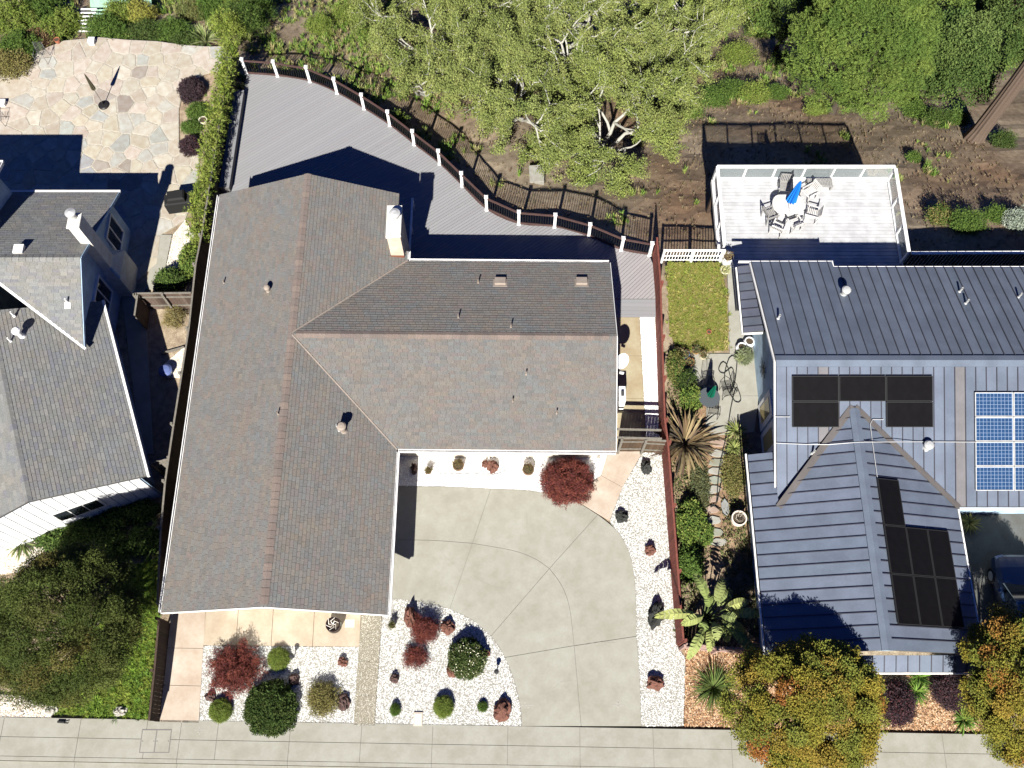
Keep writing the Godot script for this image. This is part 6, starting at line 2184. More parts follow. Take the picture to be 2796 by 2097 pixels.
	# scrub on the bare slope behind the white deck
	for b in [[Vector3(21.43, -2.15, -25.65), 0.7, mid + olive, "green scrub bush below the white deck rail"], [Vector3(22.45, -1.81, -25.01), 0.9, mid, "yellow-green scrub bush on the bare slope by the rail fence"], [Vector3(24.17, -2.14, -25.64), 0.6, mid, "small scrub bush between the yellow-green and the silver one"], [Vector3(25.05, -1.84, -25.08), 0.8, [Color(0.3, 0.34, 0.28), Color(0.22, 0.26, 0.2)], "silvery agave-like bush at the edge of the bare slope"], [Vector3(22.2, -5.35, -31.4), 0.35, mid, "lone little green bush on the bare slope"], [Vector3(13.78, -9.94, -39.46), 0.9, mid, "weedy green bush under the pale-limbed tree"], [Vector3(14.99, -9.5, -38.7), 1.0, lime, "pale green weeds on the slope below the dense green tree"], [Vector3(16.47, -9.73, -39.1), 0.7, mid, "green scrub beside the pale green weeds"], [Vector3(18.36, -8.48, -36.9), 0.6, lime, "green scrub at the foot of the dense green tree"], [Vector3(27.88, -6.3, -33.1), 0.7, hedge, "dark scrub at the foot of the big bare trunk"], [Vector3(15.17, -12.82, -44.53), 1.2, lime, "bright yellow-green bush between the pale trees and the dense tree"], [Vector3(17.65, -15.33, -48.93), 1.3, lime + mid, "bright green bush up the slope beside the dense green tree"], [Vector3(18.02, -17.96, -53.53), 1.2, lime, "yellow-green bush at the head of the gully"], [Vector3(12.41, -9.23, -38.21), 1.0, mid, "green weeds below the pale trees beside the deck shadow"], [Vector3(10.6, -8.41, -36.77), 0.9, lime + mid, "leafy weeds under the last pale-limbed tree"], [Vector3(18.02, -12.25, -43.53), 0.9, hedge, "dark bush in the gap beside the dense tree"], [Vector3(24.22, -8.38, -36.75), 0.8, mid, "low green bush between the dense tree and the dark tree"], [Vector3(25.08, -7.72, -35.59), 0.8, hedge + mid, "dark green bush at the foot of the dark tree"], [Vector3(26.47, -7.85, -35.81), 0.7, mid, "green bush beside the big bare trunk"], [Vector3(24.27, -9.5, -38.7), 1.0, lush2, "bright green skirt of leaves at the dense tree's foot"], [Vector3(-10.8, -3.29, -38.56), 0.8, lime, "bright grassy bush on the slope behind the railing's start"], [Vector3(-9.58, -4.08, -39.93), 0.9, lime, "bright grassy bush beside the first pale-limbed tree"], [Vector3(-8.21, -3.87, -38.42), 0.8, mid + lime, "grassy bush under the edge of the first pale-limbed tree"], [Vector3(3.89, -3.73, -28.99), 0.6, mid, "low weeds between the pale trees and the picket rail"], [Vector3(-6.04, -1.98, -31.24), 0.6, lime + mid, "leafy tuft in the deck's shadow under the first pale-limbed tree"]]:
		shrub("scrub_bush", b[3], "bush", b[0], b[1], b[1] * 0.8, b[1] * 0.9, int(650 * b[1]), 0.16, b[2], "small", "scrub on the slope", 0.6, 0.4)
	# grassy tufts and litter on the slope, too many to count
	rng.seed = 34
	var gx = []
	var gc = []
	var fn = FastNoiseLite.new()
	fn.seed = 9
	fn.frequency = 0.16
	var gp = [Color(0.17, 0.27, 0.045), Color(0.13, 0.22, 0.035), Color(0.24, 0.29, 0.07), Color(0.32, 0.28, 0.13)]
	var dry = [Color(0.24, 0.18, 0.1), Color(0.3, 0.24, 0.15), Color(0.2, 0.13, 0.08), Color(0.15, 0.13, 0.06)]
	for i in 42000:
		var x = R(-26, 27)
		var z = R(-62, -22)
		var l = land(x, z)
		if l > -0.05:
			continue
		var pt = Vector2(x, z)
		var bad = false
		for kc in keep_clear:
			if Geometry2D.is_point_in_polygon(pt, kc):
				bad = true
		if bad:
			continue
		var n = fn.get_noise_2d(x * 2.0, z * 2.0)
		if x > -15 and x < -6.5:
			n += 0.25
		var lush = n > (0.02 if x < -3 else (0.2 if z < -38 else 0.42))
		if not lush and R(0, 1) < 0.55:
			continue
		var s = R(0.25, 0.6) if lush else R(0.1, 0.24)
		gx.append(Transform3D(Basis.from_euler(Vector3(R(-0.3, 0.3), R(0, TAU), R(-0.3, 0.3))).scaled(Vector3(s * 0.8, s, s * 0.8)), Vector3(x, l - 0.08, z)))
		gc.append(pick(gp if lush else dry, 0.2))
	var gr = multi(self, "slope_grass", clump.grass, mats.blade, gx, gc)
	gr.set_meta("kind", "stuff")
	gr.set_meta("label", "rough grass and weeds growing over the slope")
	gr.set_meta("category", "grass")
	# low ground cover of the right side yard
	rng.seed = 35
	var rx = []
	var rc = []
	for pol in [[Vector2(7.04, -17.42), Vector2(7.63, -17.33), Vector2(7.79, -15.3), Vector2(8.38, -13.43), Vector2(8.28, -8.92), Vector2(7.07, -4.62), Vector2(6.63, -4.62)], [Vector2(9.33, -13.43), Vector2(10.21, -13.43), Vector2(10.1, -8.77), Vector2(10.04, -4.9), Vector2(8.71, -4.9), Vector2(8.8, -8.77)]]:
		var sc = scatter(pol, 60, -0.05, 0.12, 0.3, [Color(0.08, 0.1, 0.035), Color(0.12, 0.13, 0.05), Color(0.16, 0.14, 0.07)], 0.2, 0.4)
		rx.append_array(sc[0])
		rc.append_array(sc[1])
	var rg = multi(self, "side_ground_cover", clump.small, mats.leaf, rx, rc)
	rg.set_meta("kind", "stuff")
	rg.set_meta("label", "patchy ground cover beside the stepping stones")
	rg.set_meta("category", "ground cover")

func paddle(mb: MB, a: Vector3, b: Vector3, w: float) -> void:
	# a banana-like blade, torn between its side veins
	var d = b - a
	var sd = d.cross(Vector3.UP).normalized()
	var n := 9
	for i in n:
		var t0 = float(i) / n
		var t1 = (i + 0.93) / n
		var p0 = a + d * t0 + Vector3(0, 0.25 * sin(t0 * PI) - 0.25 * t0 * t0, 0)
		var p1 = a + d * t1 + Vector3(0, 0.25 * sin(t1 * PI) - 0.25 * t1 * t1, 0)
		var p2 = a + d * (i + 1.0) / n + Vector3(0, 0.25 * sin((i + 1.0) / n * PI) - 0.25 * pow((i + 1.0) / n, 2), 0)
		var w0 = w * sqrt(maxf(0.05, sin(clampf(t0 * 0.95 + 0.06, 0, 1) * PI)))
		var w1 = w * sqrt(maxf(0.03, sin(clampf(t1 * 0.95 + 0.06, 0, 1) * PI)))
		for s in [-1.0, 1.0]:
			var dr = R(-0.12, 0.02)
			var fwd = d.normalized() * 0.06
			mb.quad(p0, p1, p1 + sd * s * w1 + Vector3(0, dr - 0.05, 0) + fwd, p0 + sd * s * w0 + Vector3(0, dr, 0) + fwd, Vector3.UP)
			mb.tri(p1, p2, p1.lerp(p1 + sd * s * w1, 0.35), Vector3.UP)

func lawn(called: String, label: String, poly: Array, pal: Array, per: float, s0: float, s1: float, under: Color) -> void:
	var mb := MB.new()
	mb.col = under
	mb.slab(poly, -0.12, -0.04)
	struct(called + "_soil", mb, mats.soil)
	var fn = FastNoiseLite.new()
	fn.seed = 12
	fn.frequency = 0.8
	var sc = scatter(poly, per, -0.05, s0, s1, [Color(1, 1, 1)], 0.0, 0.35)
	for i in sc[0].size():
		var p: Vector3 = sc[0][i].origin
		var t = clampf(fn.get_noise_2d(p.x, p.z) * 1.5 + 0.5, 0, 0.999)
		var c: Color = pal[int(t * pal.size())]
		sc[1][i] = c.lerp(pick(pal, 0.2), 0.45)
	var wide = Geometry2D.offset_polygon(PackedVector2Array(poly), 0.1)
	var big = scatter(Array(wide[0]), 26, -0.05, s1 * 1.2, s1 * 2.3, pal, 0.25, 0.4)
	sc[0].append_array(big[0])
	sc[1].append_array(big[1])
	var o = multi(self, numbered(called), clump.grass, mats.blade, sc[0], sc[1])
	o.set_meta("kind", "stuff")
	o.set_meta("label", label)
	o.set_meta("category", "grass")

# ---------------------------------------------------------------- trees
func trees() -> void:
	rng.seed = 51
	var sage = [Color(0.175, 0.205, 0.06), Color(0.145, 0.18, 0.05), Color(0.21, 0.235, 0.075), Color(0.115, 0.15, 0.04), Color(0.235, 0.26, 0.08)]
	var pale = Color(0.48, 0.47, 0.40)
	var g = "pale-limbed trees on the slope"
	branchy_tree("pale_limbed_tree", "pale-limbed spreading tree closest to the bend of the deck railing", Vector3(-3.88, -4.23, -35.41), 5, 2.1, 0.14, 0.75, 4, 15, 0.15, sage, "broad", pale, g, Vector3(0.1, 0, -0.15))
	branchy_tree("pale_limbed_tree", "tallest pale-limbed tree with thick twisting grey trunks", Vector3(2.54, -7.43, -37.75), 7, 2.9, 0.26, 0.7, 4, 14, 0.15, sage, "broad", pale, g)
	branchy_tree("pale_limbed_tree", "low pale-limbed tree leaning over the flat grey stone slab", Vector3(-0.53, -3.65, -32.25), 5, 2.0, 0.14, 0.8, 4, 14, 0.15, sage, "broad", pale, g, Vector3(0, 0, -0.1))
	branchy_tree("pale_limbed_tree", "pale-limbed tree whose leaves reach the picket rail end", Vector3(4.77, -5.64, -32.01), 6, 2.1, 0.14, 0.85, 4, 14, 0.15, sage + [Color(0.2, 0.24, 0.055)], "broad", pale, g)
	branchy_tree("pale_limbed_tree", "pale-limbed tree with bare fanned branches beside the rusty bare soil", Vector3(7.48, -9.58, -38.82), 6, 2.4, 0.18, 0.75, 4, 11, 0.15, sage, "broad", pale, g)
	branchy_tree("pale_limbed_tree", "pale-limbed tree on the far side of the tallest one, up the slope grass", Vector3(-2.86, -6.09, -39.6), 6, 2.6, 0.18, 0.7, 4, 14, 0.15, sage, "broad", pale, g)
	branchy_tree("pale_limbed_tree", "pale-limbed tree behind the bare fanned one at the wood's edge", Vector3(12.35, -14.29, -47.1), 6, 2.3, 0.15, 0.7, 4, 16, 0.16, sage + [Color(0.2, 0.26, 0.05)], "broad", pale, g)
	var lush = [Color(0.095, 0.145, 0.03), Color(0.12, 0.17, 0.038), Color(0.07, 0.115, 0.025), Color(0.14, 0.19, 0.042)]
	lobed_tree("dense_green_tree", "dense bright green round-topped tree beyond the white deck", Vector3(19.24, -8.32, -36.62), 1.6, 3.5, 5.2, 3.3, 130, 0.8, 85, 0.2, lush, "long", Color(0.1, 0.08, 0.06), 0.22, "trees of the wood")
	var dk = [Color(0.06, 0.10, 0.025), Color(0.08, 0.12, 0.03), Color(0.045, 0.08, 0.02), Color(0.10, 0.14, 0.04)]
	lobed_tree("dark_green_tree", "dark green tree between the dense bright one and the bare trunk", Vector3(25.02, -8.77, -37.43), 1.2, 2.3, 3.6, 2.4, 60, 0.9, 60, 0.22, dk, "broad", Color(0.09, 0.07, 0.05), 0.18, "trees of the wood")
	lobed_tree("dark_green_tree", "mid green tree top beside the dark gap in the wood", Vector3(27.2, -12.63, -44.2), 1.6, 2.0, 3.4, 2.2, 40, 0.85, 60, 0.22, dk + lush, "broad", Color(0.09, 0.07, 0.05), 0.18, "trees of the wood")
	lobed_tree("dark_green_tree", "dark tree behind the bare trunk at the corner of the wood", Vector3(30.52, -11.29, -41.84), 1.6, 2.4, 3.4, 2.4, 50, 0.9, 60, 0.22, dk, "broad", Color(0.09, 0.07, 0.05), 0.18, "trees of the wood")
	lobed_tree("dark_green_tree", "green tree in front of the big bare trunk's far side", Vector3(29.29, -10.85, -41.07), 1.0, 2.0, 2.6, 2.0, 40, 0.8, 60, 0.22, dk + lush, "broad", Color(0.09, 0.07, 0.05), 0.15, "trees of the wood")
	lobed_tree("dark_green_tree", "shadowed green tree at the far edge of the wood", Vector3(18, -13.33, -45.43), 1.6, 2.2, 3.2, 2.2, 45, 0.9, 55, 0.22, dk + lush, "broad", Color(0.09, 0.07, 0.05), 0.16, "trees of the wood")
	# the big bare trunk, crown far above and out of the picture
	var bt: Vector3 = Vector3(26.55, -6.69, -33.77)
	var tt = thing("tall_pine", "tall tree with a thick bare red-brown furrowed trunk on the bare slope", "tree", bt)
	var mb := MB.new()
	mb.col = Color(0.155, 0.11, 0.083)
	var pts = []
	var rr = []
	for i in 16:
		var t = i / 15.0
		pts.append(bt + Vector3(sin(t * 5) * 0.12, -0.5 + 21 * t, cos(t * 4) * 0.1))
		rr.append(lerpf(0.46, 0.18, t) * (1.35 if i == 0 else 1.0))
	# furrowed bark: ridges of alternating radius
	var sides := 28
	for i in 15:
		for k in sides:
			var q = []
			for e in [[i, k], [i, k + 1], [i + 1, k + 1], [i + 1, k]]:
				var a: float = TAU * e[1] / sides
				var r: float = rr[e[0]] * (1.0 + (0.055 if int(e[1]) % 2 == 0 else -0.04) + 0.03 * sin(e[1] * 5.0 + e[0]))
				q.append(pts[e[0]] + Vector3(cos(a) * r, 0, sin(a) * r))
			mb.quad(q[0], q[1], q[2], q[3], (q[0] + q[1]) * 0.5 - pts[i])
	for k in 14:
		var a = R(0, TAU)
		var y = R(11, 20)
		var b = bt + Vector3(0, y, 0)
		mb.tube([b, b + Vector3(cos(a) * 1.4, 0.3, sin(a) * 1.4), b + Vector3(cos(a) * 2.6, 0.1, sin(a) * 2.6)], [0.08, 0.05, 0.02], 5)
	part(tt, "trunk", mb, mats.bark)
	var xf = []
	var cl = []
	for i in 5000:
		var d = rvec()
		var p = bt + Vector3(d.x * 3.0, 16.5 + d.y * 5.5, d.z * 3.0) * Vector3(1, 1, 1)
		p = bt + (p - bt) * Vector3(R(0.4, 1), 1, R(0.4, 1))
		xf.append(Transform3D(Basis.from_euler(Vector3(R(-1, 1), R(0, TAU), 0)).scaled(Vector3.ONE * R(0.25, 0.4)), p))
		cl.append(pick(dk))
	foliage(tt, "crown", "fine", xf, cl)
	# the dark street tree on the left
	var db = [Color(0.06, 0.082, 0.02), Color(0.075, 0.098, 0.024), Color(0.045, 0.062, 0.016), Color(0.095, 0.105, 0.03)]
	lobed_tree("street_tree", "wide dark olive tree on the lawn in front of the white gable wall", Vector3(-16.33, 3.7, -4.84) * Vector3(1, 0, 1), 2.4, 2.65, 2.1, 2.6, 170, 0.47, 130, 0.13, db, "small", Color(0.16, 0.14, 0.11), 0.16, "", Vector3(0, 0, 0), [Color(0.12, 0.10, 0.03)])
	var au = [Color(0.225, 0.19, 0.028), Color(0.185, 0.175, 0.028), Color(0.145, 0.16, 0.028), Color(0.25, 0.175, 0.032), Color(0.125, 0.15, 0.028)]
	var red = [Color(0.26, 0.07, 0.025), Color(0.32, 0.13, 0.035)]
	lobed_tree("autumn_tree", "golden-green autumn tree with a red patch standing at the sidewalk beside the fountain grass", Vector3(10.45, 3.5, -2.05) * Vector3(1, 0, 1), 2.3, 2.6, 2.2, 2.15, 125, 0.43, 150, 0.12, au, "broad", Color(0.14, 0.11, 0.08), 0.12, "autumn street trees", Vector3.ZERO, red)
	lobed_tree("autumn_tree", "golden-green autumn tree at the sidewalk beside the parked dark car", Vector3(18.42, 3.6, -2.67) * Vector3(1, 0, 1), 2.3, 2.1, 2.4, 2.6, 125, 0.43, 150, 0.12, au, "broad", Color(0.14, 0.11, 0.08), 0.12, "autumn street trees", Vector3.ZERO, red)

# ---------------------------------------------------------------- things standing about
func pot(called: String, label: String, at: Vector3, r: float, h: float, c: Color, plant = "", pal = [], belly = 1.0, group = "") -> Node3D:
	var t = thing(called, label, "pot", at, group)
	var mb := MB.new()
	mb.col = c
	mb.lathe(Vector3.ZERO, [Vector2(0, 0), Vector2(r * 0.7, 0), Vector2(r * belly, h * 0.55), Vector2(r, h * 0.92), Vector2(r * 1.08, h), Vector2(r * 0.9, h), Vector2(r * 0.86, h * 0.86)], 18)
	lpart(t, "vessel", mb, mats.gloss)
	var so := MB.new()
	so.col = Color(0.06, 0.045, 0.03)
	so.lathe(Vector3.ZERO, [Vector2(r * 0.87, h * 0.86), Vector2(0, h * 0.88)], 18)
	lpart(t, "soil", so, mats.plain)
	if plant:
		var xf = []
		var cl = []
		for i in 26:
			var d = rvec()
			xf.append(Transform3D(Basis.from_euler(Vector3(R(-1, 1), R(0, TAU), 0)).scaled(Vector3.ONE * R(0.09, 0.16)), at + Vector3(d.x * r * 0.8, h + absf(d.y) * r * 0.9, d.z * r * 0.8)))
			cl.append(pick(pal))
		foliage(t, "plant", plant, xf, cl)
	return t

func simple(called: String, label: String, cat: String, at: Vector3, parts: Array, m = {}) -> Node3D:
	# parts: [name, colour, material key, [boxes as a, b]]
	var t = thing(called, label, cat, at)
	for p in parts:
		var mb := MB.new()
		mb.col = p[1]
		for b in p[3]:
			mb.box(b[0], b[1])
		lpart(t, p[0], mb, mats[p[2]])
	return t

func hose(called: String, label: String, cat: String, pts: Array, r: float, c: Color) -> void:
	var t = thing(called, label, cat, v3(pts[0]))
	var sm = smooth(pts, 6)
	var p3 = []
	var rr = []
	for i in sm.size():
		p3.append(v3(sm[i], 0.03 + 0.012 * (i % 3)))
		rr.append(r)
	var mb := MB.new()
	mb.col = c
	mb.tube(p3, rr, 6)
	part(t, "hose", mb, mats.gloss)

func yard_things() -> void:
	rng.seed = 61
	# terrace of the left house
	var ub = thing("terrace_umbrella", "closed olive umbrella on a round black base alone on the flagstones", "umbrella", Vector3(-20.41, 0, -30.83))
	umbrella(ub, 2.4, 1.25, 0.11, Color(0.09, 0.08, 0.05), true, true)
	var gr = thing("covered_grill", "grill under a black cover at the terrace edge near the vine", "grill", Vector3(-15.75, 0, -24.93))
	for q in [["cover", [[Vector3(-0.62, 0.02, -0.3), Vector3(0.62, 0.8, 0.3)]]], ["hood", [[Vector3(-0.4, 0.8, -0.28), Vector3(0.4, 1.1, 0.26)]]]]:
		var mb := MB.new()
		mb.col = Color(0.012, 0.012, 0.014)
		for b in q[1]:
			var lo: Vector3 = b[0]
			var hi: Vector3 = b[1]
			mb.slab([Vector2(lo.x, lo.z), Vector2(hi.x, lo.z), Vector2(hi.x, hi.z), Vector2(lo.x, hi.z)], lo.y, hi.y, 0.07)
		lpart(gr, q[0], mb, mats.plain)
	gr.rotation.y = 0.15
	var wc = thing("wire_chair", "grey wire-frame chair at the leafy corner of the terrace", "chair", Vector3(-23.91, 0, -33.63))
	var wm := MB.new()
	wm.col = Color(0.12, 0.12, 0.12)
	for s in [-1.0, 1.0]:
		wm.tube([Vector3(s * 0.26, 0, 0.25), Vector3(s * 0.26, 0.6, 0.22), Vector3(s * 0.26, 0.62, -0.25), Vector3(s * 0.26, 0, -0.32)], [0.012, 0.012, 0.012, 0.012], 6)
		wm.tube([Vector3(s * 0.24, 0.42, -0.25), Vector3(s * 0.22, 0.95, -0.36)], [0.012, 0.012], 6)
	lpart(wc, "frame", wm, mats.gloss)
	var wm2 := MB.new()
	wm2.col = Color(0.14, 0.14, 0.14)
	for k in 7:
		wm2.bar(Vector3(-0.25, 0.42, -0.24 + k * 0.08), Vector3(0.25, 0.42, -0.24 + k * 0.08), 0.012, 0.012)
		wm2.bar(Vector3(-0.21 + k * 0.07, 0.45, -0.26), Vector3(-0.2 + k * 0.067, 0.95, -0.36), 0.012, 0.012, Vector3(0, 0, 1))
	lpart(wc, "mesh", wm2, mats.gloss)
	copy(wc, Vector3(-25.37, 0, -29.8), 1.7, "grey wire-frame chair on the flagstones at the picture-edge side of the terrace")
	pot("clay_pot", "small terracotta pot on the ragged edge of the flagstone terrace", Vector3(-23.36, 0, -34.77), 0.14, 0.24, Color(0.33, 0.12, 0.07))
	simple("white_box", "little white box on the ragged edge of the flagstone terrace", "box", Vector3(-21.6, 0, -34.75), [["box", Color(0.7, 0.7, 0.68), "plain", [[Vector3(-0.14, 0, -0.16), Vector3(0.14, 0.2, 0.16)]]], ["lid", Color(0.75, 0.75, 0.73), "plain", [[Vector3(-0.16, 0.2, -0.18), Vector3(0.16, 0.23, 0.18)]]]])
	simple("white_crate", "white crate on the flagstones next to the wire chair", "crate", Vector3(-25.51, 0, -30.9), [["box", Color(0.7, 0.7, 0.68), "plain", [[Vector3(-0.2, 0, -0.15), Vector3(0.2, 0.18, 0.15)]]], ["lid", Color(0.75, 0.75, 0.73), "plain", [[Vector3(-0.22, 0.18, -0.17), Vector3(0.22, 0.21, 0.17)]]]])
	pot("white_pot", "white bowl planter among the shrubs under the fence vine", Vector3(-15.27, 0, -29.8), 0.2, 0.25, Color(0.6, 0.55, 0.45))
	var sl = thing("garden_pallet", "white slatted wooden pallet lying in the scrub beyond the terrace", "pallet", Vector3(-22.54, -0.94, -36.72))
	for k in 7:
		var mb := MB.new()
		mb.plank(Vector3(-0.42 + k * 0.035, 0.2 + 0.07 * k, 0.55 - k * 0.18), Vector3(0.42 + k * 0.035, 0.2 + 0.07 * k, 0.55 - k * 0.18), 0.11, 0.02)
		lpart(sl, "slat", mb, mats.white)
	var tp = thing("green_tarp", "torn pale green tarp draped over the scrub beyond the terrace", "tarp", Vector3(-20.97, -1.41, -38.02))
	var tm := MB.new()
	tm.col = Color(0.22, 0.36, 0.27)
	for i in 12:
		for j in 3:
			var q = []
			for e in [[i, j], [i + 1, j], [i + 1, j + 1], [i, j + 1]]:
				q.append(Vector3(-1.6 + e[0] * 0.27, 0.75 + 0.12 * sin(e[0] * 1.3 + e[1]) - 0.25 * e[1] + 0.15 * sin(e[0] * 0.5), -0.2 + e[1] * 0.24 + 0.1 * sin(e[0] * 0.9)))
			tm.quad(q[0], q[1], q[2], q[3], Vector3.UP)
	lpart(tp, "sheet", tm, mats.plain)
	# left side yard
	var bin = thing("blue_tub", "shiny blue and silver tub in the dark side yard by the boundary fence", "tub", Vector3(-15.33, 0, -16.38))
	var bm := MB.new()
	bm.col = Color(0.12, 0.17, 0.4)
	bm.lathe(Vector3.ZERO, [Vector2(0.22, 0), Vector2(0.28, 0.3), Vector2(0.29, 0.34)], 18)
	lpart(bin, "tub", bm, mats.gloss)
	var bl := MB.new()
	bl.col = Color(0.10, 0.13, 0.28)
	bl.lathe(Vector3.ZERO, [Vector2(0.3, 0.34), Vector2(0.2, 0.42), Vector2(0, 0.45)], 18)
	lpart(bin, "lid", bl, mats.gloss)
	# left front
	for w in [[Vector3(-17.98, 0, -2.14), "white boulder where the lawn meets the tan river gravel"], [Vector3(-15.32, 0, -2.07), "white boulder in the lawn near the low dark fence"]]:
		rock("white_boulder", w[1], w[0], 0.26, 0.2, 0.17, Color(0.7, 0.69, 0.65), 0.2, "white boulders on the lawn edge")
	var pl2 = thing("black_lantern", "small black path lantern lying at the sidewalk edge below the lawn", "lantern", Vector3(-17.58, 0, -1.7))
	var lm := MB.new()
	lm.col = Color(0.02, 0.02, 0.02)
	lm.tube([Vector3(-0.1, 0.04, 0), Vector3(0.18, 0.05, 0.02)], [0.05, 0.05], 8)
	lm.tube([Vector3(0.18, 0.03, 0.0), Vector3(0.34, 0.03, -0.05), Vector3(0.3, 0.03, 0.07), Vector3(0.16, 0.03, 0.06)], [0.012, 0.012, 0.012, 0.012], 5)
	lpart(pl2, "body", lm, mats.plain)
	# sidewalk covers
	var vc = thing("utility_vault", "two-leaf concrete utility vault cover set in the sidewalk", "utility cover", Vector3(-13.79, 0, -0.99))
	var vm := MB.new()
	for b in [[Vector3(-0.58, 0.0, -0.43), Vector3(0.58, 0.008, -0.4)], [Vector3(-0.58, 0.0, 0.4), Vector3(0.58, 0.008, 0.43)], [Vector3(-0.58, 0.0, -0.4), Vector3(-0.55, 0.008, 0.4)], [Vector3(0.55, 0.0, -0.4), Vector3(0.58, 0.008, 0.4)], [Vector3(-0.015, 0.0, -0.4), Vector3(0.015, 0.010, 0.4)]]:
		vm.box(b[0], b[1])
	lpart(vc, "frame", vm, mat("iron", Color(0.16, 0.15, 0.14), 0.7))
	for s in [-1.0, 1.0]:
		var m1 := MB.new()
		m1.box(Vector3(0.02 if s > 0 else -0.545, 0.0, -0.395), Vector3(0.545 if s > 0 else -0.02, 0.006, 0.395))
		var lf = lpart(vc, "lid", m1, mats.concrete_walk)
		var m2 := MB.new()
		for x in [0.06, 0.5]:
			m2.box(Vector3(s * x - 0.02, 0.006, -0.01), Vector3(s * x + 0.02, 0.010, 0.01))
		lpart(lf, "pull_hole", m2, mats.dark)
	simple("meter_box", "pale concrete water meter box in the gravel at the sidewalk edge", "meter box", Vector3(-3.66, 0, -1.79), [["frame", Color(0.5, 0.42, 0.34), "plain", [[Vector3(-0.17, -0.05, -0.25), Vector3(0.17, 0.05, 0.25)]]], ["lid", Color(0.55, 0.52, 0.47), "plain", [[Vector3(-0.12, 0.05, -0.2), Vector3(0.12, 0.062, 0.2)]]]])
	# front of the shingled house
	pot("dark_urn", "tall glossy black urn with twisted white stems on the tan front patio", Vector3(-7.1, 0, -5.31), 0.27, 0.75, Color(0.02, 0.014, 0.012), "", [], 1.15)
	var tw = thing("twisted_stems", "twisted white stems standing in the black urn", "ornament", Vector3(-7.1, 0, -5.31) + Vector3(0, 0.66, 0))
	var tm2 := MB.new()
	tm2.col = Color(0.7, 0.66, 0.6)
	for k in 6:
		var a = TAU * k / 6
		tm2.tube([Vector3(0, 0, 0), Vector3(cos(a) * 0.14, 0.2, sin(a) * 0.14), Vector3(cos(a + 0.9) * 0.26, 0.26, sin(a + 0.9) * 0.26)], [0.018, 0.014, 0.008], 5)
	lpart(tw, "stems", tm2, mats.plain)
	simple("door_mat", "pale green mat beside the black urn", "mat", Vector3(-6.55, 0, -5.45), [["mat", Color(0.5, 0.53, 0.42), "plain", [[Vector3(-0.17, 0.0, -0.14), Vector3(0.17, 0.015, 0.14)]]], ["border", Color(0.45, 0.48, 0.38), "plain", [[Vector3(-0.19, 0.0, -0.16), Vector3(0.19, 0.008, 0.16)]]]])
	pot("small_planter", "small pale planter at the garage corner in the curved bed", Vector3(-4.8, 0, -5.34), 0.12, 0.3, Color(0.35, 0.3, 0.2), "small", [Color(0.08, 0.08, 0.03)])
	for p in [[Vector3(-3.56, 0, -11.78), 0.13, 0.28, "smallest clay pot in the gravel under the front eave"], [Vector3(-2.29, 0, -12.01), 0.23, 0.36, "clay pot beside the red rock group under the front eave"], [Vector3(0.69, 0, -11.81), 0.23, 0.38, "clay pot close to the large burgundy maple under the eave"]]:
		pot("clay_pot", p[3], p[0], p[1], p[2], Color(0.16, 0.10, 0.06), "small", [Color(0.13, 0.09, 0.04), Color(0.1, 0.09, 0.04)], 1.05)
	hose("drip_hose", "thin grey drip hose lying in the gravel under the front eave", "hose", [Vector2(-3.26, -11.66), Vector2(-2.87, -11.71), Vector2(-2.32, -11.7), Vector2(-1.53, -11.7), Vector2(-0.83, -11.66), Vector2(-0.52, -11.75), Vector2(-0.25, -11.84)], 0.012, Color(0.2, 0.2, 0.2))
	for p in [[Vector3(-8.69, 0, -4.12), "black path light beside the lime mound by the tan patio"], [Vector3(-0.61, 0, -3.54), "black path light between the round green hedge and the largest red rock"]]:
		var lt = thing("path_light", p[1], "lamp", p[0], "black path lights")
		var m1 := MB.new()
		m1.col = Color(0.02, 0.02, 0.02)
		m1.lathe(Vector3.ZERO, [Vector2(0.02, 0), Vector2(0.02, 0.32), Vector2(0.07, 0.33), Vector2(0.07, 0.44)], 10)
		lpart(lt, "post", m1, mats.plain)
		var m2 := MB.new()
		m2.col = Color(0.03, 0.03, 0.03)
		m2.lathe(Vector3.ZERO, [Vector2(0.1, 0.44), Vector2(0.1, 0.46), Vector2(0, 0.5)], 10)
		lpart(lt, "cap", m2, mats.plain)
	# side of the shingled house
	var ds = thing("satellite_dish", "white satellite dish on the side wall above the tan path", "satellite dish", Vector3(4.63, 2.2, -16.04))
	var dm := MB.new()
	dm.col = Color(0.75, 0.75, 0.73)
	var bas = Basis(Vector3(0, 0, 1), -0.4) * Basis(Vector3(1, 0, 0), 0.75)
	var ringp = []
	for i in 5:
		var rg = []
		for k in 20:
			var a = TAU * k / 20
			var r = 0.36 * i / 4.0
			rg.append(bas * Vector3(cos(a) * r * 0.85, r * r * 0.5, sin(a) * r))
		ringp.append(rg)
	for i in 4:
		for k in 20:
			var l = (k + 1) % 20
			dm.quad(ringp[i][k], ringp[i][l], ringp[i + 1][l], ringp[i + 1][k], bas.y)
	lpart(ds, "reflector", dm, mats.plain)
	var da := MB.new()
	da.col = Color(0.7, 0.7, 0.68)
	da.tube([bas * Vector3(0, 0.03, 0.3), bas * Vector3(0, 0.32, 0.42)], [0.015, 0.015], 6)
	da.obox(bas * Vector3(0, 0.34, 0.42), bas.x * 0.09, bas.y * 0.04, bas.z * 0.05)
	lpart(ds, "receiver_arm", da, mats.plain)
	var dn := MB.new()
	dn.col = Color(0.6, 0.6, 0.58)
	dn.tube([Vector3(0, -0.02, 0), Vector3(-0.1, -0.25, 0), Vector3(-0.32, -0.3, 0)], [0.025, 0.025, 0.025], 7)
	lpart(ds, "mount", dn, mats.plain)
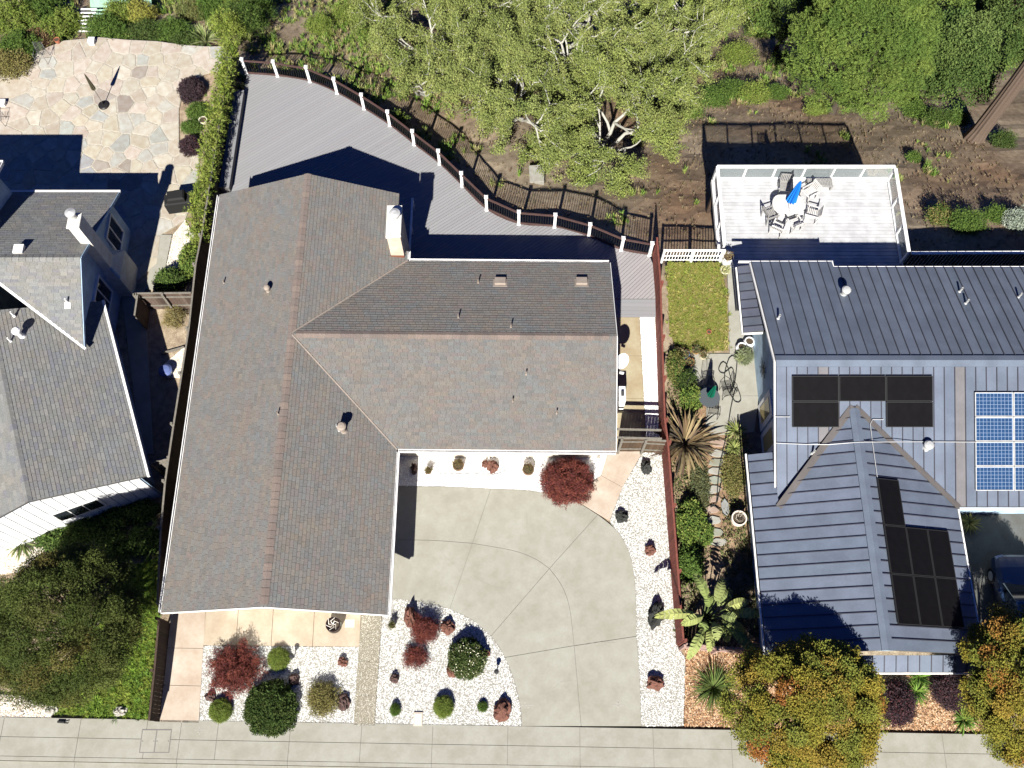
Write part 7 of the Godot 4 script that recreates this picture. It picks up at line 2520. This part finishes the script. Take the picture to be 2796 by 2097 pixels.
	simple("wall_heater", "white utility cabinet at the side wall near the brown gate", "cabinet", Vector3(4.67, 0, -14.92), [["cabinet", Color(0.7, 0.7, 0.69), "plain", [[Vector3(-0.1, 0.05, -0.35), Vector3(0.2, 1.2, 0.3)]]], ["vent", Color(0.05, 0.05, 0.05), "plain", [[Vector3(0.0, 1.2, -0.1), Vector3(0.12, 1.32, 0.1)]]], ["foot", Color(0.3, 0.3, 0.3), "plain", [[Vector3(-0.1, -0.02, -0.33), Vector3(0.18, 0.05, 0.28)]]]])
	# lawn edge and patio of the right neighbour
	pot("white_planter", "tall white cylinder planter with a dry plant at the corner of the white deck", Vector3(9.93, 0, -21.84), 0.24, 0.75, Color(0.7, 0.7, 0.69), "long", [Color(0.18, 0.13, 0.07), Color(0.22, 0.17, 0.09)])
	pot("cream_pot", "small cream pot of spiky succulents below the tall white planter", Vector3(9.87, 0, -21.46), 0.2, 0.2, Color(0.6, 0.56, 0.42), "long", [Color(0.42, 0.42, 0.2), Color(0.34, 0.36, 0.17)])
	for p in [[Vector3(7.45, 0, -17.31), 0.2, 0.25, Color(0.2, 0.16, 0.1), "brown pot with grey foliage nearest the red fence in the pot row"], [Vector3(7.75, 0, -17.2), 0.18, 0.24, Color(0.08, 0.13, 0.3), "blue glazed pot in the row at the lawn's end"], [Vector3(7.93, 0, -16.84), 0.19, 0.2, Color(0.36, 0.13, 0.06), "wide terracotta pot standing on the patio before the pot row"], [Vector3(8.22, 0, -17.38), 0.16, 0.25, Color(0.3, 0.18, 0.08), "rust brown pot with reddish plant in the row at the lawn's end"], [Vector3(8.54, 0, -17.13), 0.17, 0.26, Color(0.42, 0.38, 0.26), "beige pot at the path end of the pot row"]]:
		pot("garden_pot", p[4], p[0], p[1], p[2], p[3], "small", [Color(0.12, 0.13, 0.06), Color(0.2, 0.13, 0.06), Color(0.09, 0.11, 0.05)], 1.05, "garden pots at the lawn's end")
	pot("lawn_pot", "tiny terracotta saucer pot sunk in the small lawn", Vector3(8.91, 0, -18.36), 0.1, 0.08, Color(0.45, 0.14, 0.08))
	for p in [[Vector3(10.27, 0, -17.51), "white globe pot on the path, the one further from the wall"], [Vector3(10.63, 0, -17.78), "white globe pot on the path, the one against the wall"]]:
		pot("globe_pot", p[1], p[0], 0.19, 0.36, Color(0.72, 0.72, 0.71), "", [], 1.35, "white globe pots")
	pot("barrel_pot", "large cream barrel pot with a twisted plant beside the stepping stones", Vector3(9.41, 0, -9.64), 0.3, 0.62, Color(0.62, 0.55, 0.47), "", [], 1.02)
	var tq = thing("barrel_plant", "dark twisted stems growing in the cream barrel pot", "plant", Vector3(9.41, 0, -9.64) + Vector3(0, 0.55, 0))
	var tw2 := MB.new()
	tw2.col = Color(0.3, 0.27, 0.22)
	for k in 7:
		var a = TAU * k / 7
		tw2.tube([Vector3(cos(a) * 0.1, 0, sin(a) * 0.1), Vector3(cos(a) * 0.16, 0.14, sin(a) * 0.16), Vector3(cos(a + 1.2) * 0.2, 0.18, sin(a + 1.2) * 0.2)], [0.02, 0.015, 0.008], 5)
	lpart(tq, "stems", tw2, mats.plain)
	pot("leafy_pot", "dark pot of pale leaves under the wall ornament", Vector3(10.23, 0, -16.97), 0.17, 0.25, Color(0.05, 0.05, 0.06), "long", [Color(0.3, 0.33, 0.16), Color(0.2, 0.25, 0.1)])
	# glass table with a closed green umbrella and four mesh chairs
	var gt: Vector3 = Vector3(8.55, 0.7, -14.95)
	gt.y = 0
	mat("table_glass", Color(0.07, 0.08, 0.085), 0.25)
	var tb = thing("glass_table", "round smoky glass garden table on the concrete patio", "table", gt)
	var t1 := MB.new()
	t1.lathe(Vector3.ZERO, [Vector2(0, 0.69), Vector2(0.46, 0.69), Vector2(0.46, 0.705), Vector2(0, 0.706)], 28)
	lpart(tb, "top", t1, mats.table_glass)
	for k in 4:
		var a = TAU * (k + 0.5) / 4
		var l := MB.new()
		l.tube([Vector3(cos(a) * 0.36, 0, sin(a) * 0.36), Vector3(cos(a) * 0.2, 0.35, sin(a) * 0.2), Vector3(cos(a) * 0.38, 0.685, sin(a) * 0.38)], [0.014, 0.014, 0.014], 6)
		lpart(tb, "leg", l, mats.black_metal)
	var gu = thing("green_umbrella", "closed dark green umbrella standing through the glass table", "umbrella", gt)
	umbrella(gu, 2.1, 0.95, 0.17, Color(0.0, 0.10, 0.055), true)
	var mc: Node3D = null
	for c in [[Vector3(8.61, 0.3, -15.84), 0.0, "black mesh chair on the lawn side of the glass table"], [Vector3(8, 0.3, -15.62), 0.9, "black mesh chair between the glass table and the spiky shrub"], [Vector3(9.43, 0.3, -15.36), -1.4, "black mesh chair between the glass table and the hose coil"], [Vector3(8.77, 0.3, -14.47), 3.0, "black mesh chair on the flax side of the glass table"]]:
		var p: Vector3 = c[0]
		p.y = 0
		if mc == null:
			mc = thing("mesh_chair", c[2], "chair", p, "black mesh chairs around the glass table")
			var fm := MB.new()
			for s in [-1.0, 1.0]:
				fm.tube([Vector3(s * 0.24, 0, 0.22), Vector3(s * 0.25, 0.42, 0.22), Vector3(s * 0.25, 0.62, 0.0), Vector3(s * 0.24, 0.45, -0.22), Vector3(s * 0.22, 0, -0.28)], [0.012, 0.012, 0.012, 0.012, 0.012], 6)
			fm.tube([Vector3(-0.24, 0.43, -0.2), Vector3(-0.22, 0.82, -0.3), Vector3(0, 0.92, -0.33), Vector3(0.22, 0.82, -0.3), Vector3(0.24, 0.43, -0.2)], [0.012, 0.012, 0.012, 0.012, 0.012], 6)
			lpart(mc, "frame", fm, mats.black_metal)
			var sm2 := MB.new()
			for k in 9:
				sm2.bar(Vector3(-0.24, 0.43, -0.2 + k * 0.052), Vector3(0.24, 0.43, -0.2 + k * 0.052), 0.012, 0.006)
				sm2.bar(Vector3(-0.2 + k * 0.05, 0.43, -0.2), Vector3(-0.2 + k * 0.05, 0.43, 0.22), 0.012, 0.006)
			lpart(mc, "seat", sm2, mats.black_metal)
			var bm2 := MB.new()
			for k in 7:
				bm2.bar(Vector3(-0.18 + k * 0.06, 0.45, -0.21), Vector3(-0.17 + k * 0.057, 0.86, -0.315), 0.01, 0.006, Vector3(0, 0, 1))
			lpart(mc, "backrest", bm2, mats.black_metal)
			mc.rotation.y = c[1]
		else:
			copy(mc, p, c[1], c[2])
	hose("garden_hose", "long dark garden hose looping over the patio and stepping stones", "hose", [Vector2(9.94, -15.47), Vector2(9.77, -15.82), Vector2(9.6, -16.7), Vector2(9.4, -16.88), Vector2(9.21, -16.53), Vector2(9.41, -16.35), Vector2(9.81, -16.61), Vector2(9.84, -16), Vector2(9.61, -15.39), Vector2(9.85, -15.82), Vector2(10.06, -16.97), Vector2(9.92, -17.2), Vector2(9.67, -16.97), Vector2(9.43, -16), Vector2(9.79, -15.04), Vector2(10.07, -15.09), Vector2(9.92, -15.65), Vector2(9.62, -14.78), Vector2(9.35, -13.6), Vector2(9.1, -12.76), Vector2(8.84, -11.78), Vector2(8.64, -10.49), Vector2(8.46, -10.36), Vector2(8.38, -10.25), Vector2(8.57, -10.27), Vector2(9.04, -9.83), Vector2(9.39, -9.45)], 0.02, Color(0.03, 0.032, 0.03))
	hose("garden_hose", "second strand of dark hose beside the stepping stones", "hose", [Vector2(9.41, -13.43), Vector2(9.17, -12.43), Vector2(8.94, -11.45), Vector2(8.67, -10.46)], 0.018, Color(0.03, 0.032, 0.03))
	var sb = thing("stone_basin", "grey flat stone basin beside the stepping stones", "basin", Vector3(9, 0, -10.25))
	var sbm := MB.new()
	sbm.col = Color(0.28, 0.29, 0.29)
	var sp = []
	for k in 12:
		var a = TAU * k / 12
		sp.append(Vector2(cos(a) * R(0.14, 0.2), sin(a) * R(0.32, 0.42)))
	sbm.slab(sp, -0.02, 0.06, 0.03)
	lpart(sb, "slab", sbm, mats.stone)
	var mbk = thing("mirror_ball", "silver mirror ball among the bright green shrub", "garden ball", Vector3(7.78, 0.55, -9.35))
	var sph := MB.new()
	var prof = []
	for k in 13:
		var a = -PI / 2 + PI * k / 12
		prof.append(Vector2(cos(a) * 0.16, sin(a) * 0.16))
	sph.lathe(Vector3.ZERO, prof, 22)
	lpart(mbk, "ball", sph, mat("mirror", Color(0.75, 0.78, 0.82), 0.08, "", 1.0, 1.0))
	var st := MB.new()
	st.tube([Vector3(0, -0.6, 0), Vector3(0, -0.14, 0)], [0.04, 0.06], 8)
	lpart(mbk, "stand", st, mats.black_metal)
	# flat stone slab on the slope under the pale trees
	var fs = thing("grey_slab", "flat grey concrete slab lying on the slope under the pale-limbed trees", "slab", Vector3(1.27, -2.82, -28.56))
	var fm2 := MB.new()
	fm2.col = Color(0.3, 0.29, 0.26)
	fm2.slab([Vector2(-0.4, -0.5), Vector2(0.42, -0.55), Vector2(0.38, 0.5), Vector2(-0.36, 0.55)], -0.2, 0.25, 0.02)
	lpart(fs, "slab", fm2, mats.stone)
	car()

func car() -> void:
	var o: Vector3 = Vector3(20.42, 0, -5.95)
	var t = thing("parked_car", "dark blue car parked in the shade beside the metal roof house", "car", o)
	mat("car_paint", Color(0.012, 0.03, 0.075), 0.18)
	mats.car_paint.clearcoat_enabled = true
	mats.car_paint.clearcoat = 0.8
	mats.car_paint.metallic_specular = 0.6
	# sections along the length: z, half width, lower height, upper height
	var secs = [[-2.15, 0.62, 0.35, 0.62], [-2.05, 0.78, 0.25, 0.74], [-1.6, 0.87, 0.22, 0.86], [-0.75, 0.9, 0.2, 0.96], [0.4, 0.9, 0.2, 0.98], [1.5, 0.89, 0.2, 1.0], [2.0, 0.82, 0.25, 0.95], [2.15, 0.7, 0.4, 0.8]]
	var cab = [[-0.95, 0.72, 0.95], [-0.15, 0.62, 1.4], [0.3, 0.62, 1.45], [1.0, 0.62, 1.42], [1.75, 0.7, 1.0]]
	var mb := MB.new()
	var rings = []
	for s in secs:
		var ring = []
		var hw: float = s[1]
		for q in [[-0.94, s[2]], [-1.0, lerpf(s[2], s[3], 0.4)], [-0.97, lerpf(s[2], s[3], 0.8)], [-0.8, s[3] - 0.01], [-0.4, s[3] + 0.035], [0.0, s[3] + 0.045], [0.4, s[3] + 0.035], [0.8, s[3] - 0.01], [0.97, lerpf(s[2], s[3], 0.8)], [1.0, lerpf(s[2], s[3], 0.4)], [0.94, s[2]]]:
			ring.append(Vector3(q[0] * hw, q[1], s[0]))
		rings.append(ring)
	for i in rings.size() - 1:
		for k in 10:
			mb.quad(rings[i][k], rings[i][k + 1], rings[i + 1][k + 1], rings[i + 1][k], Vector3(rings[i][k].x + rings[i][k + 1].x, (rings[i][k].y - 0.6) * 2.0 + 0.05, 0))
	mb.fan(rings[0], Vector3(0, 0, -1))
	mb.fan(rings[-1], Vector3(0, 0, 1))
	lpart(t, "body", mb, mats.car_paint)
	# cabin: glass all round under a painted roof
	var gl := MB.new()
	var rf := MB.new()
	for i in cab.size() - 1:
		var a: Array = cab[i]
		var b: Array = cab[i + 1]
		for s in [-1.0, 1.0]:
			gl.quad(Vector3(s * 0.8, 0.97, a[0]), Vector3(s * 0.8, 0.97, b[0]), Vector3(s * b[1], b[2], b[0]), Vector3(s * a[1], a[2], a[0]), Vector3(s, 0.2, 0))
		var tgt = gl if i == 0 or i == cab.size() - 2 else rf
		tgt.quad(Vector3(-a[1], a[2], a[0]), Vector3(a[1], a[2], a[0]), Vector3(b[1], b[2], b[0]), Vector3(-b[1], b[2], b[0]), Vector3.UP)
	lpart(t, "window", gl, mats.glass_dark)
	lpart(t, "roof", rf, mats.car_paint)
	for s in [-1.0, 1.0]:
		for z in [-1.35, 1.35]:
			var w := MB.new()
			w.tube([Vector3(s * 0.72, 0.31, z), Vector3(s * 0.9, 0.31, z)], [0.31, 0.31], 20)
			var wh = lpart(t, "wheel", w, mats.dark)
			var rm := MB.new()
			rm.tube([Vector3(s * 0.9, 0.31, z), Vector3(s * 0.915, 0.31, z)], [0.2, 0.19], 16)
			lpart(wh, "rim", rm, mats.galvanised)
		var hl := MB.new()
		hl.col = Color(0.6, 0.62, 0.65)
		hl.obox(Vector3(s * 0.6, 0.66, -2.06), Vector3(0.14, 0, 0.03 * s), Vector3(0, 0.06, 0), Vector3(0, 0, 0.06))
		lpart(t, "headlight", hl, mats.gloss)
		var mr := MB.new()
		mr.obox(Vector3(s * 0.98, 1.0, -0.65), Vector3(0.1, 0, 0), Vector3(0, 0.07, 0), Vector3(0, 0, 0.05))
		lpart(t, "mirror", mr, mats.car_paint)
